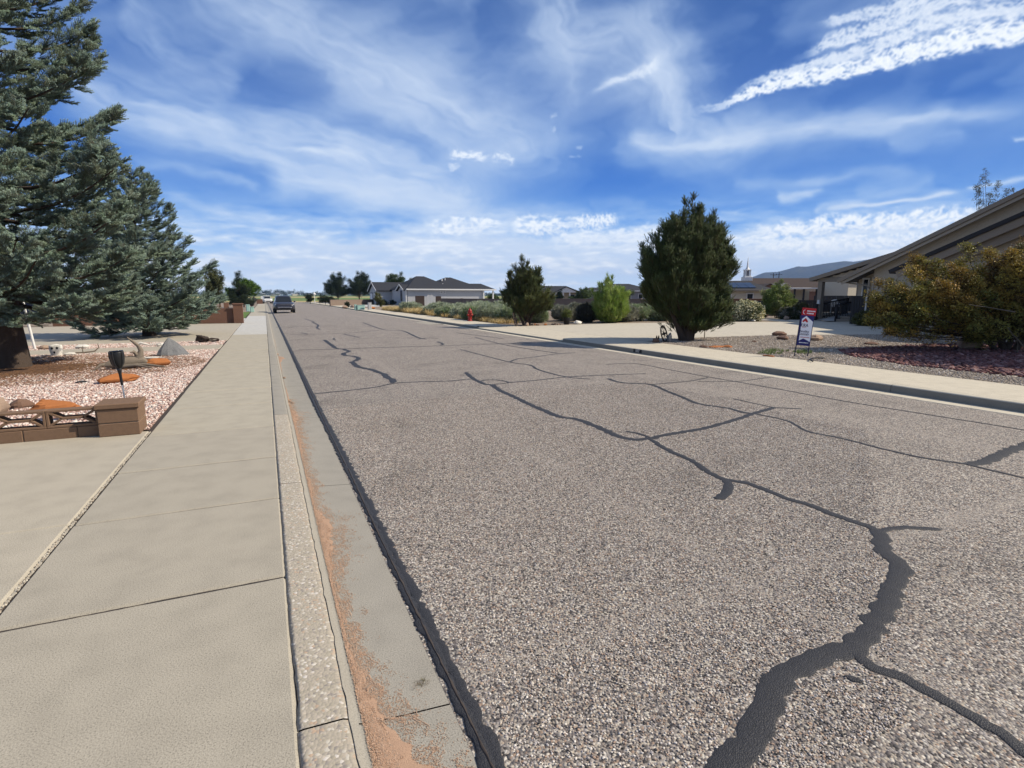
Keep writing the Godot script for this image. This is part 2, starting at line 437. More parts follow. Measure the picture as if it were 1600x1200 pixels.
func make_sky() -> ImageTexture:
	var W := 4096
	var H := 2048
	var a0 := -44.0; var a1 := 92.0; var e0 := -2.0; var e1 := 40.0
	var k := W / 360.0
	var x0 := int((a0 + 180.0) * k); var x1 := int((a1 + 180.0) * k)
	var y0 := int((90.0 - e1) * k); var y1 := int((90.0 - e0) * k)
	var w := x1 - x0; var h := y1 - y0
	var dens := PackedFloat32Array(); dens.resize(w * h)
	var bright := PackedFloat32Array(); bright.resize(w * h)
	var warp := noise(0.13, 3, FastNoiseLite.TYPE_SIMPLEX_SMOOTH, 4)
	var warp2 := noise(0.13, 4, FastNoiseLite.TYPE_SIMPLEX_SMOOTH, 4)
	var fib := noise(0.55, 5, FastNoiseLite.TYPE_SIMPLEX_SMOOTH, 4)
	var puff := noise(0.75, 6, FastNoiseLite.TYPE_SIMPLEX_SMOOTH, 5)
	var rip := noise(1.0, 7, FastNoiseLite.TYPE_SIMPLEX_SMOOTH, 4)
	# the warps and the fine noise once per pixel
	var wx := PackedFloat32Array(); wx.resize(w * h)
	var wy := PackedFloat32Array(); wy.resize(w * h)
	for j in h:
		for i in w:
			var az := a0 + i / k
			var el := e1 - j / k
			wx[j * w + i] = warp.get_noise_2d(az, el * 2.0)
			wy[j * w + i] = warp2.get_noise_2d(az, el * 2.0)
	for s in CLOUDS:
		var kind: int = s[0]
		var npt: int = (s.size() - 4) / 2
		var wmax: float = maxf(s[2], s[3]) * 2.2 + 1.0
		var lo := Vector2(1e9, 1e9); var hi := Vector2(-1e9, -1e9)
		var pts := PackedVector2Array()
		for q in npt:
			var p := Vector2(s[4 + q * 2], s[5 + q * 2])
			pts.append(p); lo = lo.min(p); hi = hi.max(p)
		var total := 0.0
		for q in npt - 1: total += pts[q].distance_to(pts[q + 1])
		var i0 := clampi(int((lo.x - wmax - a0) * k), 0, w - 1); var i1 := clampi(int((hi.x + wmax - a0) * k), 0, w - 1)
		var j0 := clampi(int((e1 - hi.y - wmax) * k), 0, h - 1); var j1 := clampi(int((e1 - lo.y + wmax) * k), 0, h - 1)
		for j in range(j0, j1 + 1):
			for i in range(i0, i1 + 1):
				var at := j * w + i
				var amp := 0.7 if kind == 0 else 0.5
				var P := Vector2(a0 + i / k + wx[at] * amp * 1.6, e1 - j / k + wy[at] * amp * 0.9)
				var best := 1e9; var side := 0.0; var along := 0.0; var run := 0.0
				for q in npt - 1:
					var A := pts[q]; var D := pts[q + 1] - A
					var len2 := D.length_squared()
					var t := clampf((P - A).dot(D) / len2, 0.0, 1.0)
					var Q := P - A - D * t
					var dd := Q.length_squared()
					if dd < best:
						best = dd; along = run + t * sqrt(len2); side = signf(D.cross(Q)) * sqrt(dd)
					run += sqrt(len2)
				var u := along / total
				var hw: float = lerpf(s[2], s[3], u)
				if kind == 2 and side < 0.0: hw *= 0.62
				if kind == 1 and side > 0.0: hw *= 1.15
				var f := exp(-best / (hw * hw))
				if f < 0.02: continue
				var d: float = s[1]
				if kind == 0:
					var n1 := fib.get_noise_2d(along * 0.10 + s[4] * 3.0, side * 0.45 + wy[at] * 0.25)
					var n2 := fib.get_noise_2d(along * 0.32 + s[5] * 7.0, side * 1.9 + wx[at] * 0.3)
					f *= clampf(0.88 + n1 * 0.55 + n2 * 0.26, 0.0, 1.4)
					f *= smoothstep(-0.02, 0.10, u) * smoothstep(1.04, 0.86, u) if hw < 2.5 else 1.0
					dens[at] = 1.0 - (1.0 - dens[at]) * (1.0 - clampf(d * f * 1.15, 0.0, 0.95))
				elif kind == 1:
					var pk := clampf(0.9 / hw, 0.8, 1.7)
					var n1 := puff.get_noise_2d(P.x * pk * .75, P.y * 1.9 * pk)
					var n2 := puff.get_noise_2d(P.x * 2.2 * pk + 40.0, P.y * 3.8 * pk)
					var a := smoothstep(0.10, 1.25, f * 1.1 + n1 * 0.85 + n2 * 0.45) * d * smoothstep(-.05, .18, u) * smoothstep(1.05, .82, u)
					a *= smoothstep(0.0, 0.6, f)
					dens[at] = 1.0 - (1.0 - dens[at]) * (1.0 - clampf(a, 0.0, 0.97))
					bright[at] = maxf(bright[at], a * (0.85 + n1 * 0.4 + n2 * 0.3 + clampf(side * 0.5, -.35, .25)))
				else:
					var n1 := rip.get_noise_2d(along * 0.80 + side * .35 + s[4], side * 1.5 + s[5] * 4.0)
					var n2 := rip.get_noise_2d(along * 2.3 - side * .8 + s[5], side * 3.8)
					var a := smoothstep(0.06, 1.10, f * 1.15 + n1 * 0.80 + n2 * 0.66) * d * smoothstep(0.02, 0.7, f) * smoothstep(-.02, .22, u)
					dens[at] = 1.0 - (1.0 - dens[at]) * (1.0 - clampf(a, 0.0, 0.97))
					bright[at] = maxf(bright[at], a * (0.72 + n1 * 0.35 + n2 * 0.6))
	var small := Image.create_empty(1024, 512, false, Image.FORMAT_RGB8)
	for j in 512:
		var el := 90.0 - (j + 0.5) * 180.0 / 512.0
		for i in 1024:
			if el < -3.0:
				small.set_pixel(i, j, Color(.46, .45, .42))
				continue
			var az := fposmod((i + 0.5) * 360.0 / 1024.0 + 180.0, 360.0) - 180.0
			var q := Vector3(cos(deg_to_rad(el)) * sin(deg_to_rad(az)), sin(deg_to_rad(el)), -cos(deg_to_rad(el)) * cos(deg_to_rad(az)))
			var far := clampf((maxf(maxf(a0 - az, az - a1) + 16.0, el - 27.0)) / 12.0, 0.0, 1.0)
			var cl := clampf(0.42 + 0.55 * fib.get_noise_3d(q.x * 2.2, q.y * 6.0, q.z * 2.2 + q.x), 0.0, 0.8) * far
			small.set_pixel(i, j, air(el).lerp(Color(.84, .86, .89), cl))
	small.resize(W, H, Image.INTERPOLATE_CUBIC)
	var bytes := PackedByteArray(); bytes.resize(w * h * 3)
	for j in h:
		var el := e1 - j / k
		var base := air(el)
		for i in w:
			var az := a0 + i / k
			var at := j * w + i
			var far := clampf((maxf(maxf(a0 - az, az - a1) + 16.0, el - 27.0)) / 12.0, 0.0, 1.0)
			var cl := 0.05 + smoothstep(6.0, 16.0, el) * clampf(0.14 + 0.42 * fib.get_noise_2d(az * 0.09 + wx[at] * 0.35, el * 0.20 - az * 0.05), 0.0, 0.36)
			if far > 0.0:
				var q := Vector3(cos(deg_to_rad(el)) * sin(deg_to_rad(az)), sin(deg_to_rad(el)), -cos(deg_to_rad(el)) * cos(deg_to_rad(az)))
				cl = lerpf(cl, clampf(0.42 + 0.55 * fib.get_noise_3d(q.x * 2.2, q.y * 6.0, q.z * 2.2 + q.x), 0.0, 0.8), far)
			# thin layered cloud towards the horizon, stretched flat by its distance
			var low := smoothstep(10.5, 3.5, el)
			if low > 0.0:
				var n3 := fib.get_noise_2d(az * 0.14 + 50.0, el * 1.15 + wx[at] * 0.8)
				var n4 := puff.get_noise_2d(az * 0.55 + 20.0, el * 2.4)
				var lay := low * clampf(0.50 + n3 * 1.15 + n4 * 0.45, 0.0, 0.97)
				cl = 1.0 - (1.0 - cl) * (1.0 - lay)
				bright[at] = maxf(bright[at], lay * (0.45 + n4 * 0.7 + n3 * 0.4))
			cl = 1.0 - (1.0 - cl) * (1.0 - dens[at])
			var white := Color(.78, .83, .90).lerp(Color(.925, .94, .955), clampf(bright[at], 0.0, 1.0))
			var c := base.lerp(white, cl)
			bytes[at * 3] = int(clampf(c.r * 255.0, 0, 255)); bytes[at * 3 + 1] = int(clampf(c.g * 255.0, 0, 255)); bytes[at * 3 + 2] = int(clampf(c.b * 255.0, 0, 255))
	var win := Image.create_from_data(w, h, false, Image.FORMAT_RGB8, bytes)
	var cut := int(-a0 * k)          # azimuth 0 is the picture's left edge
	small.blit_rect(win, Rect2i(0, 0, cut, h), Vector2i(W - cut, y0))
	small.blit_rect(win, Rect2i(cut, 0, w - cut, h), Vector2i(0, y0))
	return ImageTexture.create_from_image(small)

func air(el: float) -> Color:          # clear blue, paler towards the horizon
	var stops := [[0.0, Color(.86, .91, .96)], [3.0, Color(.74, .84, .94)], [6.5, Color(.42, .61, .86)], [11.0, Color(.235, .44, .755)], [18.0, Color(.215, .375, .655)], [28.0, Color(.20, .335, .575)], [90.0, Color(.13, .23, .44)]]
	for i in stops.size() - 1:
		if el < stops[i + 1][0]:
			return (stops[i][1] as Color).lerp(stops[i + 1][1], clampf((el - stops[i][0]) / (stops[i + 1][0] - stops[i][0]), 0.0, 1.0))
	return stops[-1][1]

func _ready() -> void:
	rng.seed = 7
	nz = noise(0.02, 77, FastNoiseLite.TYPE_SIMPLEX_SMOOTH, 3)
	var cam := Camera3D.new()
	cam.name = "camera"
	cam.position = Vector3(0, 1.6, 0)
	cam.rotation_degrees = Vector3(-9.156, -YAW, 0)
	cam.fov = 70.435; cam.near = 0.05; cam.far = 40000.0
	add_child(cam)
	var env := Environment.new()
	env.background_mode = Environment.BG_SKY
	var sky := Sky.new()
	var pano := PanoramaSkyMaterial.new()
	pano.panorama = make_sky()
	sky.sky_material = pano
	env.sky = sky
	env.background_energy_multiplier = 1.0
	env.tonemap_mode = Environment.TONE_MAPPER_LINEAR
	env.tonemap_exposure = 1.25
	env.sdfgi_enabled = true; env.ssao_enabled = true; env.ssil_enabled = true
	env.fog_enabled = true; env.fog_density = 0.00010; env.fog_light_color = Color(.58, .76, 1.0)
	var we := WorldEnvironment.new()
	we.name = "world_environment"; we.environment = env
	add_child(we)
	var sun := DirectionalLight3D.new()
	sun.name = "sun"
	sun.light_energy = 1.6
	sun.light_color = Color(1.0, .955, .88)
	sun.light_angular_distance = 0.53
	sun.shadow_enabled = true
	var to_sun := Vector3(.705, .643, .30).normalized()
	sun.basis = Basis.looking_at(-to_sun)
	add_child(sun)
	make_materials()
	build_ground()
	build_road()
	build_pavements()
	build_gravel()
	build_trees()
	build_left()
	build_right()
	build_far()
	build_small()

# ------------------------------------------------------------------ ground, road, pavements
func road_y(x: float) -> float:
	return -0.09 + 0.07 * maxf(0.0, 1.0 - pow((x - 5.25) / 4.6, 2.0))

func sheet(called: String, poly: PackedVector2Array, y: float, m: Material, label: String, parent: Node = null) -> MeshInstance3D:
	var b := MB.new()
	b.flat(poly, y)
	var o := obj(called, b, m, parent)
	if parent == null: structure(o, label)
	return o

func pv(a: Array) -> PackedVector2Array:
	var p := PackedVector2Array()
	for i in range(0, a.size(), 2): p.append(Vector2(a[i], a[i + 1]))
	return p

func build_ground() -> void:
	sheet("ground", pv([-4800, 500, 4800, 500, 4800, -4800, -4800, -4800]), -0.17, M.dirt, "bare dirt ground under and beyond the street")
	# the fields past the end of the road rise very slightly towards the far trees
	var strips := [["dry_grass_verge", -168.0, -200.0, -.15, .05, M.dry_field, "strip of dry yellow grass just past the end of the road"], ["green_field", -200.0, -470.0, .05, .5, M.green_field, "green crop field beyond the end of the road"],
		["stubble_field", -470.0, -700.0, .5, 1.2, M.dry_field, "pale yellow stubble field below the distant trees"], ["pasture_field", -700.0, -1500.0, 1.2, 4.5, M.green_field, "darker pasture in front of the distant tree line"]]
	for s in strips:
		var b := MB.new()
		var e := -1500.0
		b.quad(Vector3(e, s[3], s[1]), Vector3(1500, s[3], s[1]), Vector3(1500, s[4], s[2]), Vector3(e, s[4], s[2]))
		structure(obj(s[0], b, s[5]), s[6])
	# mountains: one eroded ridge with its profile in degrees of azimuth against height
	var b := MB.new()
	var rn := noise(0.0011, 90, FastNoiseLite.TYPE_SIMPLEX_SMOOTH, 5)
	rn.fractal_type = FastNoiseLite.FRACTAL_RIDGED
	var prof := [[41.0, 0.0], [45.11, 1.04], [46.25, 1.33], [47.08, 1.57], [48.70, 2.25], [49.78, 2.29], [51.34, 2.66], [52.22, 2.70], [53.61, 2.95], [55.07, 3.12], [55.80, 3.04], [56.96, 3.22], [58.76, 3.47], [60.95, 3.17], [63.74, 3.55], [66.76, 3.11], [76.0, 3.6], [86.0, 2.4], [100.0, 1.0]]
	var rows := []
	for i in 26:
		var row := PackedVector3Array()
		var t := i / 25.0
		for j in 241:
			var az := 40.0 + 60.0 * j / 240.0
			var top := 0.0
			for q in prof.size() - 1:
				if az >= prof[q][0] and az <= prof[q + 1][0]: top = lerpf(prof[q][1], prof[q + 1][1], (az - prof[q][0]) / (prof[q + 1][0] - prof[q][0]))
			var dist := lerpf(3300.0, 4700.0, t)
			var P := Vector3(sin(deg_to_rad(az)) * dist, 0, -cos(deg_to_rad(az)) * dist)
			var crest := tan(deg_to_rad(top)) * lerpf(3300.0, 4700.0, .62)
			var up := sin(clampf(t / 0.62, 0, 1) * PI * 0.5) if t < 0.62 else 1.0 - (t - 0.62) * 1.6
			var fold := rn.get_noise_2d(P.x * 1.6, P.z * 1.6) - 0.1
			P.y = -3.0 + crest * up * (1.0 + fold * 0.16 * smoothstep(.02, .25, absf(t - .62)) * minf(1.0, t * 3.0))
			row.append(P)
		rows.append(row)
	b.grid(rows)
	structure(obj("mountains", b, M.mountain), "long blue hazy mountain ridge behind the houses")

func ribbon(b: MB, pts: PackedVector2Array, w: float, yf: Callable, lift: float, sd: float, step := 0.05, rag := 0.25) -> void:
	# a lumpy strip of sealant laid along a line, domed in the middle and thin at its edges
	var dense := PackedVector2Array()
	for i in pts.size() - 1:
		var n := maxi(1, int(pts[i].distance_to(pts[i + 1]) / step))
		for k in n: dense.append(pts[i].cubic_interpolate(pts[i + 1], pts[maxi(i - 1, 0)], pts[mini(i + 2, pts.size() - 1)], float(k) / n))
	dense.append(pts[pts.size() - 1])
	var rows := []
	var N := dense.size()
	for i in N:
		var t := (dense[mini(i + 1, N - 1)] - dense[maxi(i - 1, 0)]).normalized()
		var s := Vector2(-t.y, t.x)
		var c := dense[i] + s * nz.get_noise_2d(sd * 31.0, i * step * 400.0) * w * 0.25
		var wl := w * 0.5 * (1.0 + rag * 1.6 * nz.get_noise_2d(sd * 17.0 + 100, i * step * 420.0) + rag * nz.get_noise_2d(sd * 5.0 + 400, i * step * 2300.0))
		var wr := w * 0.5 * (1.0 + rag * 1.6 * nz.get_noise_2d(sd * 13.0 + 900, i * step * 420.0) + rag * nz.get_noise_2d(sd * 7.0 + 700, i * step * 2300.0))
		if i == 0 or i == N - 1: wl *= 0.35; wr *= 0.35
		var row := PackedVector3Array()
		for q in [[-1.0, 0.0015], [-0.8, lift * 0.8], [0.0, lift], [0.8, lift * 0.8], [1.0, 0.0015]]:
			var p: Vector2 = c + s * (q[0] * (wr if q[0] > 0 else wl))
			row.append(Vector3(p.x, float(yf.call(p.x)) + q[1], p.y))
		rows.append(row)
	b.grid(rows)

const CRACKS := [
	[0.075, 2.00, -22.08, 2.00, -19.77, 2.00, -18.34, 2.15, -17.89, 2.23, -17.05, 2.03, -16.57, 1.98, -16.02, 2.18, -15.52, 2.19, -14.91, 1.99, -14.33],
	[0.100, 1.92, -14.38, 1.93, -13.37, 1.99, -12.94, 2.13, -12.55, 2.15, -12.13, 2.24, -11.69, 2.21, -11.19, 2.24, -10.75, 2.14, -10.40],
	[0.040, 2.46, -22.81, 2.35, -22.17, 2.37, -21.57],
	[0.045, 0.67, -9.98, 1.29, -10.00, 1.77, -10.09, 2.18, -10.34, 2.70, -10.25, 3.16, -10.08, 3.62, -10.11, 3.71, -9.86],
	[0.070, 3.87, -11.04, 3.73, -10.29, 3.68, -9.80, 3.66, -9.43, 3.77, -9.29],
	[0.035, 3.77, -9.29, 4.13, -9.36, 4.07, -9.74, 3.86, -9.85, 3.64, -9.70],
	[0.075, 3.77, -9.29, 3.66, -8.66, 3.63, -8.00, 3.59, -7.39, 3.58, -6.83, 3.59, -6.38, 3.71, -6.15, 3.73, -5.80, 3.72, -5.46, 3.69, -5.16, 3.79, -4.95, 3.97, -4.93],
	[0.050, 3.91, -5.32, 3.98, -5.17, 3.98, -4.94],
	[0.040, 4.13, -9.36, 4.78, -9.39, 5.53, -9.52, 6.45, -9.45, 7.33, -9.33],
	[0.085, 3.97, -4.93, 4.27, -4.98, 4.59, -5.00, 4.95, -5.04, 5.43, -5.18, 5.84, -5.30, 6.16, -5.42, 6.77, -5.61],
	[0.050, 6.77, -5.61, 7.08, -5.39],
	[0.035, 6.77, -6.39, 6.77, -5.61],
	[0.045, 5.41, -15.94, 5.43, -14.68, 5.48, -12.33, 5.67, -11.57, 5.48, -10.72, 5.49, -9.57, 5.78, -9.08],
	[0.045, 5.48, -12.33, 5.93, -12.87, 6.55, -13.13, 7.59, -13.70, 8.33, -13.91],
	[0.060, 6.15, -9.01, 6.10, -8.46, 6.45, -8.07, 6.24, -7.32, 6.08, -6.74, 5.95, -6.29, 6.10, -5.84, 6.08, -5.52, 6.16, -5.42],
	[0.040, 6.45, -8.07, 7.41, -8.14, 8.20, -8.43],
	[0.030, 7.46, -11.02, 8.28, -11.02, 8.30, -9.76, 8.28, -8.51, 8.31, -7.75, 8.34, -6.72, 8.32, -5.60, 8.45, -4.50, 8.58, -3.43, 8.57, -2.83],
	[0.030, 7.60, -8.07, 8.39, -7.82, 9.51, -8.08, 9.82, -8.10],
	[0.050, 6.14, -5.38, 6.16, -5.29, 6.18, -4.89, 5.92, -4.40, 5.98, -3.98, 5.96, -3.52, 6.00, -3.15, 6.15, -2.87, 6.15, -2.63, 6.16, -2.41, 6.14, -1.98],
	[0.120, 6.14, -2.85, 6.41, -2.83, 7.00, -2.93, 7.62, -3.02, 8.85, -3.23],
	[0.070, 3.97, -4.93, 3.86, -4.59, 3.82, -4.29, 3.80, -4.06, 3.72, -3.81, 3.67, -3.51, 3.78, -3.34, 3.78, -2.97, 3.82, -2.78, 3.81, -2.57, 3.83, -2.38, 3.82, -2.23],
	[0.085, 3.69, -3.48, 3.52, -3.31, 3.37, -3.21, 3.25, -3.18],
	[0.055, 3.82, -2.23, 3.98, -2.21, 4.14, -2.14, 4.24, -2.06],
	[0.115, 3.83, -2.23, 3.56, -2.03, 3.47, -1.90, 3.32, -1.79, 3.06, -1.69, 2.80, -1.59, 2.57, -1.51, 2.39, -1.48, 2.27, -1.50, 2.11, -1.50, 1.96, -1.47, 1.80, -1.40, 1.68, -1.35, 1.55, -1.30, 1.39, -1.24, 1.27, -1.19],
	[0.065, 2.40, -1.46, 2.40, -1.35, 2.44, -1.25, 2.45, -1.14, 2.45, -0.99, 2.45, -0.90, 2.44, -0.83, 2.44, -0.74],
	[0.040, 2.22, -1.37, 2.23, -1.34, 2.25, -1.31],
	[0.035, 0.89, -18.46, 1.97, -18.01, 3.58, -17.65, 5.14, -17.36, 6.64, -17.46, 8.64, -17.54],
	[0.040, 0.90, -26.11, 3.02, -25.33, 4.95, -26.72],
	[0.040, 0.47, -32.81, 3.62, -31.94],
	[0.050, 3.07, -24.84, 3.37, -22.38],
	[0.060, 5.52, -35.02, 5.26, -27.37, 5.88, -25.78, 5.48, -21.45, 5.57, -20.33],
	[0.060, 5.59, -19.02, 5.50, -18.04, 5.26, -17.57],
	[0.050, 1.46, -27.02, 1.66, -25.90],
	[0.035, 7.68, -20.75, 7.38, -17.24, 7.49, -15.29, 7.69, -13.87],
	[0.035, 7.88, -23.73, 8.51, -19.86],
	[0.060, 2.70, -37.74, 2.72, -33.36, 2.44, -30.74, 2.44, -28.88],
	[0.050, 2.58, -43.45, 2.88, -37.58],
	[0.050, 5.23, -20.48, 5.77, -20.96, 6.05, -20.49],
]

func build_road() -> void:
	var road := Node3D.new(); road.name = numbered("road"); add_child(road)
	structure(road, "long straight chip-sealed grey road with tarred cracks")
	var b := MB.new()
	var rows := []
	var zs := []
	var z := 6.0
	while z > -168.0:
		zs.append(z); z -= 0.5 if z > -40 else 4.0
	zs.append(-168.0)
	for zz in zs:
		var row := PackedVector3Array()
		for i in 25:
			var x := lerpf(0.60, 9.74, i / 24.0)
			row.append(Vector3(x, road_y(x), zz))
		rows.append(row)
	b.grid(rows)
	obj("asphalt", b, M.road, road)
	b = MB.new()
	b.quad(Vector3(-90, -.095, -168), Vector3(90, -.095, -168), Vector3(90, -.095, -177), Vector3(-90, -.095, -177))
	obj("cross_street", b, M.road, road)
	var k := 0
	for cr in CRACKS:
		k += 1
		b = MB.new()
		var far: float = cr[2]
		ribbon(b, pv(cr.slice(1)), cr[0] * (1.0 if far > -9.0 else (1.4 if far > -16.0 else 1.9)), road_y, 0.005 + k * 0.00007, k, 0.03 if far > -12.0 else 0.12, 0.2)
		obj("tar_seam", b, M.tar, road)
	# the thick tar along the gutter, in two overlapping pours
	for part in [[0.628, 0.050, 0.010, 3.0], [0.662, 0.062, 0.0075, 9.0]]:
		b = MB.new()
		ribbon(b, pv([part[0], 3.0, part[0] + .01, -4.0, part[0] - .01, -9.0, part[0], -16.0, part[0] + .01, -30.0]), part[1], road_y, part[2], part[3], 0.02, 0.40)
		ribbon(b, pv([part[0] + .01, -30.0, part[0], -60.0, part[0], -120.0, part[0], -166.0]), part[1] * 1.15, road_y, part[2], part[3] + 1, 0.25, 0.5)
		obj("tar_edge", b, M.tar, road)
	b = MB.new()
	for i in 5:
		ribbon(b, pv([0.640 + .004 * sin(i * 2.0), 2.5 - i * 4.0, .634, .5 - i * 4.0, 0.644, -1.4 - i * 4.0]), 0.011, road_y, 0.0135, 20.0 + i, 0.03, 0.9)
	obj("edge_crack", b, M.crack, road)
	b = MB.new()
	b.box(Vector3(9.15, road_y(9.15) + .002, -33.5), Vector3(1.3, .012, 3.4), .004)
	obj("pale_patch", b, M.concrete_grey, road)
	# loose and half-buried chippings that stand out of the seal near the kerb and along the seams
	var chip := stone_mesh(3, 0.62)
	var T := []; var C := PackedColorArray()
	var pal := [lin(.06, .055, .05), lin(.18, .155, .14), lin(.30, .26, .225), lin(.44, .38, .31), lin(.26, .225, .195), lin(.54, .49, .42), lin(.34, .24, .175), lin(.38, .34, .32), lin(.66, .60, .53), lin(.40, .325, .26)]
	for i in 150000:
		var x := rnd(0.74, 6.6)
		var zz := -1.1 - 7.4 * pow(rng.randf(), 1.5)
		if x > -zz * 1.45 + .6: continue
		if near_crack(x, zz) and rng.randf() > .02: continue
		var s := rnd(0.0035, 0.0072)
		T.append(Transform3D(Basis.from_euler(Vector3(rnd(-.5, .5), rnd(0, TAU), rnd(-.5, .5))).scaled(Vector3(s * rnd(.8, 1.3), s, s)), Vector3(x, road_y(x) + s * 0.25, zz)))
		C.append((pal[rng.randi() % pal.size()] as Color).srgb_to_linear())
	var ch := scatter("road_chippings", chip, M.stone, T, C)
	tag(ch, "loose grey and tan chippings bedded in the near road surface", "gravel")

var crack_cells := {}
func near_crack(x: float, z: float) -> bool:
	if crack_cells.is_empty():
		for cr in CRACKS:
			var p := pv(cr.slice(1))
			for i in p.size() - 1:
				var n := int(p[i].distance_to(p[i + 1]) / 0.03) + 1
				for k in n:
					var q := p[i].lerp(p[i + 1], float(k) / n)
					if q.y < -10.0: continue
					var r := int(cr[0] * 0.5 / 0.03) + 1
					for a in range(-r, r + 1):
						for c in range(-r, r + 1):
							if a * a + c * c <= r * r: crack_cells[Vector2i(int(floor(q.x / .03)) + a, int(floor(q.y / .03)) + c)] = true
	return crack_cells.has(Vector2i(int(floor(x / .03)), int(floor(z / .03))))

func stone_mesh(sd: int, flat := 0.6) -> ArrayMesh:
	var b := MB.new()
	b.blob(Vector3.ZERO, Vector3(1, flat, .8), nz, 0.25, sd * 9.7, 3, 6, 0.86)
	return b.mesh()

func slab(parent: Node, x0: float, x1: float, z0: float, z1: float, top: float, m: Material, bev := 0.006) -> void:
	var b := MB.new()
	b.box(Vector3((x0 + x1) / 2, top - .06, (z0 + z1) / 2), Vector3(x1 - x0, .12, absf(z1 - z0)), bev, Basis(Vector3.UP, 0) )
	obj("paving_slab", b, m, parent)

